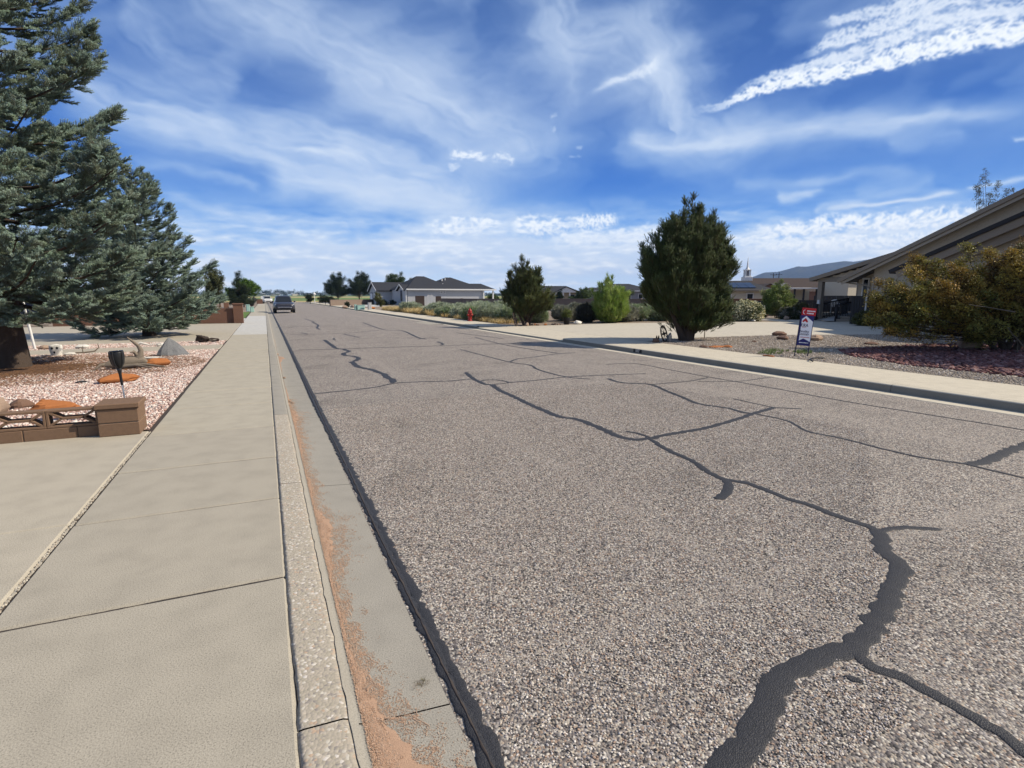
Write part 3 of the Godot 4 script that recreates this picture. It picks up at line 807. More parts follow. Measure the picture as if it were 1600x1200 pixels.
func build_pavements() -> void:
	var g := 0.005
	# left pavement
	var pv_l := Node3D.new(); pv_l.name = numbered("pavement"); add_child(pv_l)
	structure(pv_l, "concrete pavement of jointed slabs along the left side of the road")
	var js := [4.0, 2.0, 0.3, -1.5, -3.22, -4.59, -5.84, -7.30, -9.0]
	while js[-1] > -150.0: js.append(js[-1] - 1.52)
	var under := MB.new()
	under.quad(Vector3(-1.40, -.0195, 4), Vector3(.02, -.0195, 4), Vector3(.02, -.0195, -152), Vector3(-1.40, -.0195, -152))
	obj("joint_bed", under, M.crack, pv_l)
	for i in js.size() - 1:
		var zz: float = js[i]
		var m: Material = M.concrete
		if zz < -50.0: m = M.concrete_tan
		elif zz < -25.4: m = M.concrete_pale
		elif zz < -7.0: m = M.concrete_tan
		elif i % 3 == 1: m = M.concrete_grey if zz > -5.9 and zz < -5.0 else M.concrete
		var bev := 0.018
		slab(pv_l, -1.346, 0.012, js[i] - gq(js[i]), js[i + 1] + gq(js[i + 1]), 0.004 * sin(i * 2.3) * (0.5 if zz > -6 else 1.0), m, bev)
	for i in range(1, 24):
		var jb := MB.new()
		var jz: float = js[i]
		var wide := .012 if i == 4 else (.005 if jz > -7.2 else .011)
		ribbon(jb, pv([-1.33, jz, -.95, jz + .002, -.5, jz - .002, .0, jz]), wide, func(_x): return -.0085, .001, 60.0 + i, .03, .35)
		obj("joint_dirt", jb, M.crack, pv_l)
	# near driveway, kerbside strip of rubble in its joint, and the drives further up
	var dl := Node3D.new(); dl.name = numbered("driveway"); add_child(dl)
	structure(dl, "near concrete driveway left of the pavement in front of the block wall")
	for q in [[4.0, 0.2], [0.2, -2.1], [-2.1, -4.62], [-4.62, -7.62]]:
		for r in [[-1.366, -5.4], [-5.4, -9.5]]: slab(dl, r[1] + .004, r[0] - .004, q[0] - .005, q[1] + .005, 0.002, M.concrete if q[1] > -4 else M.drive_tan, 0.014)
	var fill := MB.new()
	ribbon(fill, pv([-1.357, 2.0, -1.355, -2.0, -1.357, -5.0, -1.356, -7.6]), .020, func(_x): return -.009, .003, 71.0, .02, .5)
	obj("joint_fill", fill, M.drive_tan, dl)
	var T := []; var C := PackedColorArray()
	for i in 700:
		var s := rnd(.003, .008)
		T.append(Transform3D(Basis.from_euler(Vector3(rnd(0, 3), rnd(0, 6), rnd(0, 3))) * s, Vector3(-1.356 + rnd(-.012, .012), -.008 + rnd(0, .006), rnd(-7.5, -1.2))))
		C.append([Color(.42, .37, .29), Color(.52, .47, .38), Color(.16, .13, .10), Color(.34, .28, .21)][rng.randi() % 4])
	tag(scatter("joint_grit", stone_mesh(8), M.stone, T, C), "grit and debris lying in the driveway joint", "gravel")
	var d2 := Node3D.new(); d2.name = numbered("driveway"); add_child(d2)
	structure(d2, "second concrete driveway behind the two spruces")
	for q in [[-22.6, -27.4], [-27.4, -32.2], [-32.2, -36.6]]:
		for r in [[-1.36, -6.4], [-6.4, -11.5], [-11.5, -17.0]]: slab(d2, r[1] + .004, r[0] - .004, q[0] - .004, q[1] + .004, 0.0, M.drive_tan, .006)
	var d3 := Node3D.new(); d3.name = numbered("driveway"); add_child(d3)
	structure(d3, "pale driveway apron beside the far brick pillar")
	for q in [[-38.0, -41.5], [-41.5, -45.0]]: slab(d3, -7.0, -1.36, q[0], q[1] + .006, 0.0, M.concrete_pale, .006)
	var walk := Node3D.new(); walk.name = numbered("garden_path"); add_child(walk)
	structure(walk, "narrow tan concrete path crossing the pink gravel bed")
	for q in [[-1.37, -4.0], [-4.0, -7.0], [-7.0, -10.5]]: slab(walk, q[1] + .005, q[0], -19.0, -20.55, .012, M.drive_tan, .006)
	# left kerb and gutter in sections
	var kl := Node3D.new(); kl.name = numbered("kerb"); add_child(kl)
	structure(kl, "left concrete kerb and gutter, worn to its pebbles where it is near")
	var kz := [4.0, 1.0, -1.97, -4.94, -8.0]
	while kz[-1] > -150.0: kz.append(kz[-1] - 3.05)
	for i in kz.size() - 1:
		var near: bool = kz[i] > -7.9
		var b := MB.new()
		var prof := [[-.002, -.06], [.004, -.006], [.03, -.004], [.17, -.010], [.200, -.022], [.212, -.05], [.222, -.082]]
		var rows := []
		var n := int((kz[i] - kz[i + 1]) / (0.04 if i < 5 else 0.5))
		for k in n + 1:
			var zz := lerpf(kz[i] - .004, kz[i + 1] + .004, float(k) / n)
			var row := PackedVector3Array()
			for p in prof:
				var jag := 0.0
				if p[0] < .02: jag = 0.003 + 0.004 * nz.get_noise_1d(zz * 700.0) + 0.007 * nz.get_noise_1d(zz * 2600.0 + 60) + (0.010 * smoothstep(.25, .1, absf(zz + 2.25)) if near else 0.0)
				row.append(Vector3(p[0] + jag + (0.0 if p[0] < .02 else 0.0), maxf(p[1], -.052 if near and p[0] > .2 else -1.0) + (.002 * nz.get_noise_1d(zz * 900 + p[0] * 900)), zz))
			rows.append(row)
		b.grid(rows)
		obj("kerb_section", b, M.aggregate if near else M.gutter, kl)
		b = MB.new()
		rows = []
		for zq in 7:
			var zz := lerpf(kz[i] - .004, kz[i + 1] + .004, zq / 6.0)
			var row := PackedVector3Array()
			for p in [.216, .226, .25, .32, .40, .52, .66]: row.append(Vector3(p, gut_y(p, zz), zz))
			rows.append(row)
		b.grid(rows)
		obj("gutter_section", b, M.gutter, kl)
	var bed := MB.new()
	bed.quad(Vector3(-.05, -.11, 4), Vector3(.7, -.11, 4), Vector3(.7, -.11, -152), Vector3(-.05, -.11, -152))
	obj("joint_bed", bed, M.crack, kl)
	# tan mortar nose of the kerb
	var nose := MB.new()
	ribbon(nose, pv([.216, 3.0, .214, -3.0, .216, -8.0, .214, -20.0]), .036, func(x): return lerpf(-.016, -.052, clampf((x - .2) / .02, 0, 1)), .003, 44.0, .06, .07)
	obj("kerb_nose", nose, M.gutter, kl)
	# washed sand along the gutter
	var sb := MB.new()
	var rows := []
	var wz := [[2.0, .30], [-1.3, .26], [-1.75, .34], [-2.0, .22], [-2.15, .16], [-2.35, .12], [-2.7, .10], [-3.2, .10], [-3.5, .16], [-3.9, .24], [-4.2, .20], [-4.4, .09], [-4.9, .12], [-5.6, .08], [-6.5, .12], [-7.4, .11], [-8.4, .22], [-8.7, .09], [-10.0, .11], [-12.0, .07], [-15.0, .11], [-16.5, .30], [-17.0, .07], [-22.0, .09], [-30.0, .05], [-40.0, .02]]
	var z := 2.0
	while z > -40.0:
		var w := 0.0
		for q in wz.size() - 1:
			if z <= wz[q][0] and z >= wz[q + 1][0]: w = lerpf(wz[q][1], wz[q + 1][1], smoothstep(0, 1, (wz[q][0] - z) / (wz[q][0] - wz[q + 1][0])))
		var x0 := 0.245 + 0.012 * nz.get_noise_1d(z * 500.0)
		w = maxf(.0015, (w - .075) * .62 * (1.0 + .55 * nz.get_noise_1d(z * 420.0 + 40) + .15 * nz.get_noise_1d(z * 1900.0)))
		var row := PackedVector3Array()
		for q in [[0.0, -.0005], [.2, .005], [.6, .0055], [.9, .003], [1.0, -.0005]]: row.append(Vector3(x0 + w * q[0], gut_y(x0 + w * q[0], z) + q[1] + .0012 * nz.get_noise_2d(z * 2000.0, q[0] * 300), z))
		rows.append(row)
		z -= 0.03 if z > -12 else 0.2
	sb.grid(rows)
	tag(obj("washed_sand", sb, M.sand), "orange sand washed along the left gutter", "sand", "", "stuff")
	var GT := []; var GC := PackedColorArray()
	for i in 120000:
		var zz := -1.15 - 8.5 * pow(rng.randf(), 1.8)
		var sw := .1
		for q in wz.size() - 1:
			if zz <= wz[q][0] and zz >= wz[q + 1][0]: sw = lerpf(wz[q][1], wz[q + 1][1], (wz[q][0] - zz) / (wz[q][0] - wz[q + 1][0]))
		var spread := absf(rng.randfn())
		if rng.randf() < .10: spread *= 2.2
		var gx := .242 + spread * sw * .62 * (1.0 + .5 * nz.get_noise_2d(zz * 420.0, spread * 30.0))
		if gx > .63 or rng.randf() > smoothstep(.02, .17, sw) or rng.randf() > clampf(1.25 + 1.1 * nz.get_noise_2d(gx * 500.0, zz * 260.0) - spread * .55, 0.0, 1.0): continue
		var gs := rnd(.0012, .0030)
		GT.append(Transform3D(Basis.from_euler(Vector3(rnd(0, 3), rnd(0, 6), rnd(0, 3))) * Basis.from_scale(Vector3.ONE * gs), Vector3(gx, gut_y(gx, zz) + gs * .4 + (.0045 if spread < .5 else .0005), zz)))
		GC.append(([Color(.44, .285, .19), Color(.40, .26, .17), Color(.48, .34, .245), Color(.43, .275, .18), Color(.28, .22, .17)][rng.randi() % 5] as Color) * rnd(.9, 1.1))
	tag(scatter("sand_grains", stone_mesh(5), M.stone, GT, GC), "loose sand grains strewn over the left gutter", "sand")
	# right gutter lip, kerb, pavement
	var kr := Node3D.new(); kr.name = numbered("kerb"); add_child(kr)
	structure(kr, "right concrete kerb with a thin pale gutter lip")
	var rz := [6.0, 3.2, .1, -2.9, -5.95, -8.6, -11.7]
	while rz[-1] > -160.0: rz.append(rz[-1] - 3.05)
	for i in rz.size() - 1:
		var b := MB.new()
		rows = []
		var low: bool = rz[i] < -15.0 and rz[i] > -26.0        # dropped at the drive
		var topy := -.02 if low else .05
		for zz in [rz[i] - .004, rz[i + 1] + .004]:
			var row := PackedVector3Array()
			for p in [[10.083, topy - .022], [10.095, topy - .009], [10.115, topy - .002], [10.22, topy]]: row.append(Vector3(p[0], p[1], zz))
			rows.append(row)
		b.grid(rows)
		var ks := obj("kerb_section", b, M.concrete_right, kr)
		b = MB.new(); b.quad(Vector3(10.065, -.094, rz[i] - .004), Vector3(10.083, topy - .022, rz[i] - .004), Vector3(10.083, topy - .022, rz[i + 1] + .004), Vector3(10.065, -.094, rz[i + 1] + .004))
		obj("shaded_kerb_face", b, M.shaded_kerb_face, ks)  # road-facing side of the kerb, its shade painted in as darker concrete
		b = MB.new()
		rows = []
		for zz in [rz[i] - .004, rz[i + 1] + .004]:
			var row := PackedVector3Array()
			for p in [[9.66, -.12], [9.69, -.082], [9.72, -.079], [10.07, -.089]]: row.append(Vector3(p[0], p[1], zz))
			rows.append(row)
		b.grid(rows)
		obj("gutter_lip", b, M.concrete_right, ks)
	var pr := Node3D.new(); pr.name = numbered("pavement"); add_child(pr)
	structure(pr, "pale concrete pavement along the right side of the road")
	for i in rz.size() - 1:
		var low: bool = rz[i] < -15.0 and rz[i] > -26.0
		var b := MB.new()
		if low:
			b.quad(Vector3(10.224, -.02, rz[i] - .004), Vector3(12.05, .052, rz[i] - .004), Vector3(12.05, .052, rz[i + 1] + .004), Vector3(10.224, -.02, rz[i + 1] + .004))
		else:
			b.box(Vector3(11.137, -.01, (rz[i] + rz[i + 1]) / 2), Vector3(1.826, .12, rz[i] - rz[i + 1] - .006), .005)
		obj("paving_slab", b, M.concrete_right, pr)
	var num := curb_number()
	num.name = "house_number"; kr.add_child(num, true)
	# right drive
	var dr := Node3D.new(); dr.name = numbered("driveway"); add_child(dr)
	structure(dr, "wide pale concrete driveway of the right-hand house")
	var cells := [pv([12.06, -15.4, 14.6, -16.0, 18.4, -15.8, 18.6, -21.4, 12.06, -21.0]), pv([12.06, -21.02, 18.6, -21.42, 19.0, -26.6, 15.5, -26.25, 12.06, -25.9]), pv([18.42, -15.8, 24.3, -13.9, 24.9, -19.6, 18.62, -21.4]), pv([18.62, -21.42, 24.9, -19.62, 26.3, -25.0, 22.0, -25.7, 19.02, -26.6]),
		pv([24.32, -13.9, 40.0, -8.5, 42.0, -15.0, 24.92, -19.6]), pv([24.92, -19.62, 42.0, -15.02, 43.5, -19.5, 36.0, -22.0, 31.6, -22.6, 26.32, -25.0]), pv([29.0, -24.1, 31.6, -22.7, 34.5, -27.5, 31.5, -31.0])]
	for c in cells:
		var b := MB.new(); b.flat(c, .052)
		obj("drive_panel", b, M.drive_right, dr)

func gq(z: float) -> float:      # half the open width of a pavement joint
	return .008 if absf(z + 3.22) < .1 or z < -8.5 else (.004 if absf(z + 4.59) > .1 else .0055)

func gut_y(x: float, z: float) -> float:
	var k := smoothstep(-8.6, -7.4, z)        # the gutter is shallow in front of the near driveway
	var lip := lerpf(-.072, -.048, k); var foot := lerpf(-.093, -.060, k)
	if x < .25: return lerpf(lip, foot, clampf((x - .216) / .034, 0, 1))
	if x < .40: return lerpf(foot, lerpf(-.0975, -.076, k), (x - .25) / .15)
	return lerpf(lerpf(-.0975, -.076, k), -.0955, clampf((x - .4) / .26, 0, 1))

func text_mesh(t: String, size_m: float, depth := 0.002, font := "Droid Sans") -> TextMesh:
	var tm := TextMesh.new()
	var f := SystemFont.new()
	f.font_names = PackedStringArray([font]); f.font_weight = 700
	tm.font = f; tm.text = t; tm.font_size = 48; tm.pixel_size = size_m / 36.0; tm.depth = depth
	return tm

func curb_number() -> Node3D:
	var r := Node3D.new()
	r.position = Vector3(10.068, -.012, -13.25); r.rotation.y = -PI / 2
	var b := MB.new()
	b.box(Vector3(0, 0, 0), Vector3(.40, .105, .004), .001)
	obj("plate", b, M.dark, r)
	var o := put_mesh("digits", text_mesh("517", .085), M.white, r)
	o.position = Vector3(0, 0, .003)
	return r

# ------------------------------------------------------------------ gravel beds
func pebbles(called: String, label: String, poly: PackedVector2Array, y: float, step: float, s0: float, s1: float, pal: Array, keep = null) -> void:
	var lo := Vector2(1e9, 1e9); var hi := Vector2(-1e9, -1e9)
	for p in poly: lo = lo.min(p); hi = hi.max(p)
	var T := [[], [], []]
	var C := [PackedColorArray(), PackedColorArray(), PackedColorArray()]
	var x := lo.x
	while x < hi.x:
		var z := lo.y
		while z < hi.y:
			var p := Vector2(x + rnd(-.6, .6) * step, z + rnd(-.6, .6) * step)
			z += step
			if not Geometry2D.is_point_in_polygon(p, poly): continue
			if keep != null and not keep.call(p): continue
			var k := rng.randi() % 3
			var s := lerpf(s0, s1, rng.randf() * rng.randf())
			T[k].append(Transform3D(Basis.from_euler(Vector3(rnd(-.5, .5), rnd(0, TAU), rnd(-.5, .5))) * Basis.from_scale(Vector3(s * rnd(.8, 1.4), s * rnd(.7, 1.1), s)), Vector3(p.x, y + s * rnd(.1, .4), p.y)))
			var c: Color = pal[rng.randi() % pal.size()]
			C[k].append(c * rnd(.8, 1.2))
		x += step
	var root := Node3D.new(); root.name = numbered(called); add_child(root)
	tag(root, label, "gravel", "", "stuff")
	for k in 3: scatter("pebbles", stone_mesh(k + 1, .65), M.stone, T[k], C[k], root)

const SPRUCE_A := Vector3(-5.35, 0, -15.8)
const SPRUCE_B := Vector3(-4.45, 0, -26.4)

func build_gravel() -> void:
	var bed := pv([-1.39, -7.75, -1.39, -19.0, -10.5, -19.0, -10.5, -7.62])
	var bed2 := pv([-1.39, -20.56, -1.39, -22.58, -10.5, -22.58, -10.5, -20.56])
	sheet("soil_bed", bed, -.012, M.pink_soil, "pinkish soil under the gravel bed")
	sheet("soil_bed", bed2, -.012, M.pink_soil, "pinkish soil under the gravel strip behind the path")
	var pink := [Color(.52, .37, .31), Color(.58, .46, .40), Color(.64, .57, .50), Color(.40, .25, .20), Color(.70, .65, .59), Color(.30, .19, .155), Color(.55, .42, .36), Color(.62, .52, .45), Color(.44, .30, .25)]
	var mask := func(p: Vector2) -> bool:
		var d := p.distance_to(Vector2(SPRUCE_A.x - .2, SPRUCE_A.z + .5))
		return rng.randf() < clampf((d - 1.1 - 1.1 * nz.get_noise_2d(p.x * 60, p.y * 60)) / 2.2, .05, 1.0)
	pebbles("pink_gravel", "pink and white decorative gravel left of the pavement", bed, -.006, .036, .014, .030, pink, mask)
	pebbles("pink_gravel", "strip of pink gravel between the path and the second driveway", bed2, -.006, .05, .018, .034, pink)
	# needle litter under the first spruce
	var b := MB.new()
	var rows := []
	for i in 10:
		var row := PackedVector3Array()
		for j in 40:
			var a := -TAU * j / 40
			var r := (1.9 + .7 * nz.get_noise_2d(cos(a) * 80, sin(a) * 80)) * (1.0 - i / 9.0)
			row.append(Vector3(SPRUCE_A.x - .2 + cos(a) * r * 1.15, -.008 + .03 * minf(1.0, i * .25), SPRUCE_A.z + .5 + sin(a) * r * .8))
		rows.append(row)
	b.grid(rows, true)
	tag(obj("needle_litter", b, M.straw_soil), "brown fallen needles under the first spruce", "litter", "", "stuff")
	var nb := MB.new(); nb.box(Vector3.ZERO, Vector3(.05, .003, .003))
	var T := []; var C := PackedColorArray()
	for i in 20000:
		var a := rnd(0, TAU); var r := 3.6 * sqrt(rng.randf())
		T.append(Transform3D(Basis.from_euler(Vector3(rnd(-.3, .3), rnd(0, TAU), rnd(-.3, .3))), Vector3(SPRUCE_A.x - .2 + cos(a) * r * 1.15, .012 + rnd(0, .02), SPRUCE_A.z + .5 + sin(a) * r * .85)))
		C.append(Color(.20, .105, .05) * rnd(.6, 1.4))
	tag(scatter("fallen_needles", nb.mesh(), M.stone, T, C), "loose brown needles scattered on the gravel under the first spruce", "litter")
	# right-hand beds
	var rb := pv([12.06, 6.0, 12.06, -15.38, 14.6, -15.98, 18.4, -15.78, 24.3, -13.9, 40.0, -8.5, 40, 6])
	sheet("soil_bed", rb, .045, M.tan_soil, "greyish tan soil under the right-hand gravel")
	var lava := pv([13.9, -9.3, 15.2, -10.6, 17.5, -10.6, 20.5, -10.4, 23.0, -9.6, 23.0, -3.0, 14.2, -3.0, 13.3, -5.0, 13.2, -7.5])
	var tan_p := [Color(.42, .355, .275), Color(.35, .295, .235), Color(.49, .42, .34), Color(.28, .225, .18), Color(.55, .485, .41), Color(.38, .305, .235)]
	var seen := pv([12.06, -1.0, 12.06, -15.38, 14.6, -15.98, 18.4, -15.78, 24.3, -13.9, 27.0, -12.8, 24.0, -8.0, 13.5, -1.0])
	pebbles("tan_gravel", "grey tan gravel of the right-hand front yard", seen, .048, .055, .014, .030, tan_p, func(p): return not Geometry2D.is_point_in_polygon(p, lava))
	pebbles("lava_rocks", "dark red lava rock bed under the big bush", lava, .05, .105, .045, .085, [Color(.13, .05, .045), Color(.16, .065, .055), Color(.10, .045, .045), Color(.19, .085, .075), Color(.14, .07, .07), Color(.24, .14, .125)])
	# vacant lot and far verges
	sheet("vacant_lot", pv([12.06, -25.92, 15.5, -26.27, 19.0, -26.62, 22.0, -25.72, 26.3, -25.02, 28.9, -24.15, 31.4, -31.0, 45, -45, 45, -86, 12.06, -86]), .03, M.dirt, "sandy vacant lot behind the right pavement")
	sheet("gravel_yard", pv([12.06, -86.02, 45, -86.02, 45, -150, 12.06, -150]), .03, M.concrete_pale, "white gravel yard around the grey house")
	sheet("lawn", pv([-1.40, -45.1, -8, -45.1, -8, -62, -1.40, -62]), .02, M.lawn, "small green lawn beyond the brick pillar")

# ------------------------------------------------------------------ foliage
func needle_spray(sd: int, length: float, twigs: int, needle: float, width: float, upward: float, palette: Array) -> ArrayMesh:
	# a bough tip along +x: a stem with side twigs, each a small bottle brush of flat needles
	rng.seed = 500 + sd
	var b := MB.new()
	var sticks := [[Vector3.ZERO, Vector3(length, length * upward * .25, 0)]]
	for i in twigs:
		var t := lerpf(.12, .92, float(i) / maxf(1, twigs - 1))
		var side := 1.0 if i % 2 == 0 else -1.0
		var l := length * (.52 - .28 * absf(t - .35)) * rnd(.75, 1.15)
		var o := Vector3(length * t, length * upward * .25 * t, 0)
		sticks.append([o, o + Vector3(.72, rnd(-.10, .28) + upward, side * .72).normalized() * l])
	for s in sticks:
		var A: Vector3 = s[0]; var B: Vector3 = s[1]
		var ax := (B - A).normalized()
		b.tint = Color(.10, .075, .05)
		b.tube([A, B], [.006, .003], 3, false)
		var n := int((B - A).length() / (needle * .16))
		var u := ax.cross(Vector3(.2, 1, .1)).normalized()
		var w := ax.cross(u)
		for k in n:
			var t := (k + .5) / n
			var a := k * 2.4 + rnd(-.3, .3)
			var dir := (ax * rnd(.45, .85) + (u * cos(a) + w * sin(a))).normalized()
			var p := A.lerp(B, t)
			var sw := ax.cross(dir).normalized() * width
			b.tint = (palette[rng.randi() % palette.size()] as Color) * rnd(.85, 1.15)
			var q := p + dir * needle * rnd(.8, 1.1)
			b.tri(p - sw, p + sw, q + sw * .4)
			b.tri(p - sw, q + sw * .4, q - sw * .4)
	return b.mesh()

func candle(sd: int, length: float, needle: float, width: float, palette: Array) -> ArrayMesh:
	# an upright pine shoot along +y with long needles pointing up and out
	rng.seed = 900 + sd
	var b := MB.new()
	var sticks := [[Vector3.ZERO, Vector3(0, length, 0)]]
	for i in 4:
		var a := TAU * i / 4.0 + rnd(-.4, .4)
		var o := Vector3(0, length * rnd(.05, .45), 0)
		sticks.append([o, o + Vector3(cos(a) * .55, 1, sin(a) * .55).normalized() * length * rnd(.35, .6)])
	for s in sticks:
		var A: Vector3 = s[0]; var B: Vector3 = s[1]
		var ax := (B - A).normalized()
		b.tint = Color(.11, .085, .05)
		b.tube([A, B], [.008, .004], 3, false)
		var n := int((B - A).length() / (needle * .075))
		var u := ax.cross(Vector3(.9, .2, .1)).normalized()
		var w := ax.cross(u)
		for k in n:
			var t := (k + .5) / n
			var a := k * 2.4 + rnd(-.4, .4)
			var dir := (ax * rnd(.8, 1.5) + (u * cos(a) + w * sin(a))).normalized()
			var p := A.lerp(B, t)
			var sw := ax.cross(dir).normalized() * width
			b.tint = (palette[rng.randi() % palette.size()] as Color) * rnd(.85, 1.15)
			var q := p + dir * needle * rnd(.75, 1.1)
			b.tri(p - sw, p + sw, q)
	return b.mesh()

func leaf_spray(sd: int, size: float, leaves: int, leaf: float, aspect: float, palette: Array, up := .3, stem := true) -> ArrayMesh:
	# a short twig with leaves of two folded faces
	rng.seed = 1300 + sd
	var b := MB.new()
	for i in leaves:
		var dir := Vector3(rnd(-1, 1), rnd(-.6, 1) + up, rnd(-1, 1)).normalized()
		var p := dir * size * pow(rng.randf(), .5)
		if stem and i % 3 == 0:
			b.tint = Color(.12, .09, .06)
			b.tube([Vector3.ZERO, p], [.004, .002], 3, false)
		var ld := (dir + Vector3(rnd(-.8, .8), rnd(-.8, .5), rnd(-.8, .8))).normalized()
		var sd2 := ld.cross(Vector3(rnd(-.4, .4), 1, rnd(-.4, .4))).normalized()
		var up2 := sd2.cross(ld)
		var L := leaf * rnd(.7, 1.2)
		b.tint = (palette[rng.randi() % palette.size()] as Color) * rnd(.8, 1.2)
		var a := p; var q := p + ld * L
		var m1 := p + ld * L * .45 + sd2 * L * aspect + up2 * L * .12
		var m2 := p + ld * L * .45 - sd2 * L * aspect + up2 * L * .12
		b.tri(a, m1, q); b.tri(a, q, m2)
	return b.mesh()

func blade_tuft(sd: int, h: float, n: int, w: float, spread: float, palette: Array) -> ArrayMesh:
	rng.seed = 1700 + sd
	var b := MB.new()
	for i in n:
		var a := rnd(0, TAU)
		var lean := spread * rng.randf()
		var dir := Vector3(cos(a) * lean, 1, sin(a) * lean).normalized()
		var side := Vector3(-sin(a), 0, cos(a)) * w
		var L := h * rnd(.55, 1.1)
		var o := Vector3(cos(a), 0, sin(a)) * rnd(0, .12) * h
		var m := o + dir * L * .6
		var q := o + dir * L + Vector3(cos(a), -.4, sin(a)) * L * .22 * lean
		b.tint = (palette[rng.randi() % palette.size()] as Color) * rnd(.8, 1.2)
		b.tri(o - side, o + side, m + side * .7); b.tri(o - side, m + side * .7, m - side * .7); b.tri(m - side * .7, m + side * .7, q)
	return b.mesh()

func face_along(dir: Vector3, roll := 0.0) -> Basis:      # +x towards dir, +y as far up as it goes
	var x := dir.normalized()
	var z := x.cross(Vector3.UP)
	if z.length() < .05: z = Vector3.BACK
	z = z.normalized()
	return Basis(x, z.cross(x), z) * Basis(Vector3.RIGHT, roll)

func stand_along(dir: Vector3, roll := 0.0) -> Basis:     # +y towards dir
	var y := dir.normalized()
	var x := y.cross(Vector3.FORWARD)
	if x.length() < .05: x = Vector3.RIGHT
	x = x.normalized()
	return Basis(x, y, x.cross(y)) * Basis(Vector3.UP, roll)

var spruce_sprays := []
func spruce(called: String, label: String, at: Vector3, H: float, R: float, low: float, trunk_r: float, sd: int, tints: Array, dens := 1.0, group := "") -> Node3D:
	if spruce_sprays.is_empty():
		var pal := [Color(.21, .275, .225), Color(.175, .235, .185), Color(.265, .325, .28), Color(.155, .19, .12)]
		for i in 4: spruce_sprays.append(needle_spray(i, .30, 11, .027, .0046, .16, pal))
	rng.seed = 40 + sd
	var t := thing(called, label, "tree", at, 0.0, group)
	var b := MB.new()
	var pts := []; var rad := []
	for i in 13:
		var k := i / 12.0
		pts.append(Vector3(sin(k * 5.0 + sd) * .06, H * k - .05, cos(k * 4.0 + sd) * .06))
		rad.append(maxf(.015, trunk_r * (1.0 - k) + (trunk_r * .32 * exp(-k * H / .35))))
	b.tube(pts, rad, 14)
	obj("trunk", b, M.bark, t)
	var limbs := MB.new()
	limbs.tint = Color(1, 1, 1)
	var T := [[], [], [], []]; var C := [PackedColorArray(), PackedColorArray(), PackedColorArray(), PackedColorArray()]
	var y := low
	var az := rnd(0, TAU)
	while y < H - .25:
		var k := (y - low) / (H - low)
		# length of this bough: the crown is widest a little above its foot
		var L := R * pow(1.0 - k, .80) * (0.80 + .20 * smoothstep(0, .10, k)) * rnd(.80, 1.14)
		L = maxf(L, .25)
		az += 2.399 + rnd(-.35, .35)
		var out := Vector3(cos(az), 0, sin(az))
		var side := Vector3(-sin(az), 0, cos(az))
		var rise := lerpf(-.16, .65, k) + rnd(-.08, .08)
		var curve := []
		var cr := []
		var n := 6
		for i in n + 1:
			var s := float(i) / n
			curve.append(Vector3(0, y, 0) + out * L * s + Vector3.UP * L * (rise * s - .30 * s * (1.0 - s) + .22 * s * s * s) + side * L * .10 * sin(s * 3 + az))
			cr.append(lerpf(.035, .008, s) * (1.0 + H * .05) * (1.0 - k * .6))
		limbs.tube(curve, cr, 4, false)
		var cnt := int(maxf(5, (L * 30.0 + 6) * dens))
		for i in cnt:
			var s := 1.0 - pow(rng.randf(), 1.35) * .80
			if i == 0: s = 1.0
			var f := clampf(s * n, 0, n - .001)
			var p: Vector3 = (curve[int(f)] as Vector3).lerp(curve[int(f) + 1], f - int(f))
			var tang: Vector3 = ((curve[int(f) + 1] as Vector3) - curve[int(f)]).normalized()
			var sg := 1.0 if rng.randf() < .5 else -1.0
			var dir := (tang * rnd(.5, 1.1) + side * sg * rnd(.2, 1.0) * (0.2 if i == 0 else 1.0) + Vector3.UP * rnd(-.40, .60)).normalized()
			var off := side * sg * rnd(0, .34) * L * (1.0 - s * .75)
			var q := rng.randi() % 4
			T[q].append(Transform3D(face_along(dir, rnd(-.5, .5)) * Basis.from_scale(Vector3.ONE * rnd(.75, 1.2) * clampf(.7 + L * .14, .55, 1.05)), p + off + Vector3.UP * rnd(-.10, .06)))
			C[q].append((tints[rng.randi() % tints.size()] as Color) * rnd(.85, 1.15))
		y += lerpf(.055, .12, k) / maxf(.5, dens) * (1.0 if H > 9 else .85)
	obj("limbs", limbs, M.bark, t)
	for q in 4: scatter("foliage", spruce_sprays[q], M.needle, T[q], C[q], t)
	return t

func pick_in(blobs: Array) -> Array:     # a point on or near the skin of one of several rounded lumps, and its way out; each lump: centre, half sizes
	var tot := 0.0
	for e in blobs: tot += e[1].x * e[1].y + e[1].y * e[1].z + e[1].x * e[1].z
	for tries in 30:
		var r := rng.randf() * tot
		var e: Array = blobs[0]
		for q in blobs:
			r -= q[1].x * q[1].y + q[1].y * q[1].z + q[1].x * q[1].z
			if r <= 0: e = q; break
		var d := Vector3(rng.randfn(), rng.randfn(), rng.randfn()).normalized()
		var k := 1.0 - pow(rng.randf(), 2.0) * .55
		k *= 1.0 + .22 * nz.get_noise_3d(d.x * 70 + e[0].x * 40, d.y * 70 + e[0].y * 30, d.z * 70)
		var p: Vector3 = e[0] + d * k * e[1]
		var inside := false
		for q in blobs:
			if q != e and ((p - q[0]) / q[1]).length() < .72: inside = true
		if inside and rng.randf() < .85: continue
		return [p, (d / e[1]).normalized()]
	return [blobs[0][0], Vector3.UP]

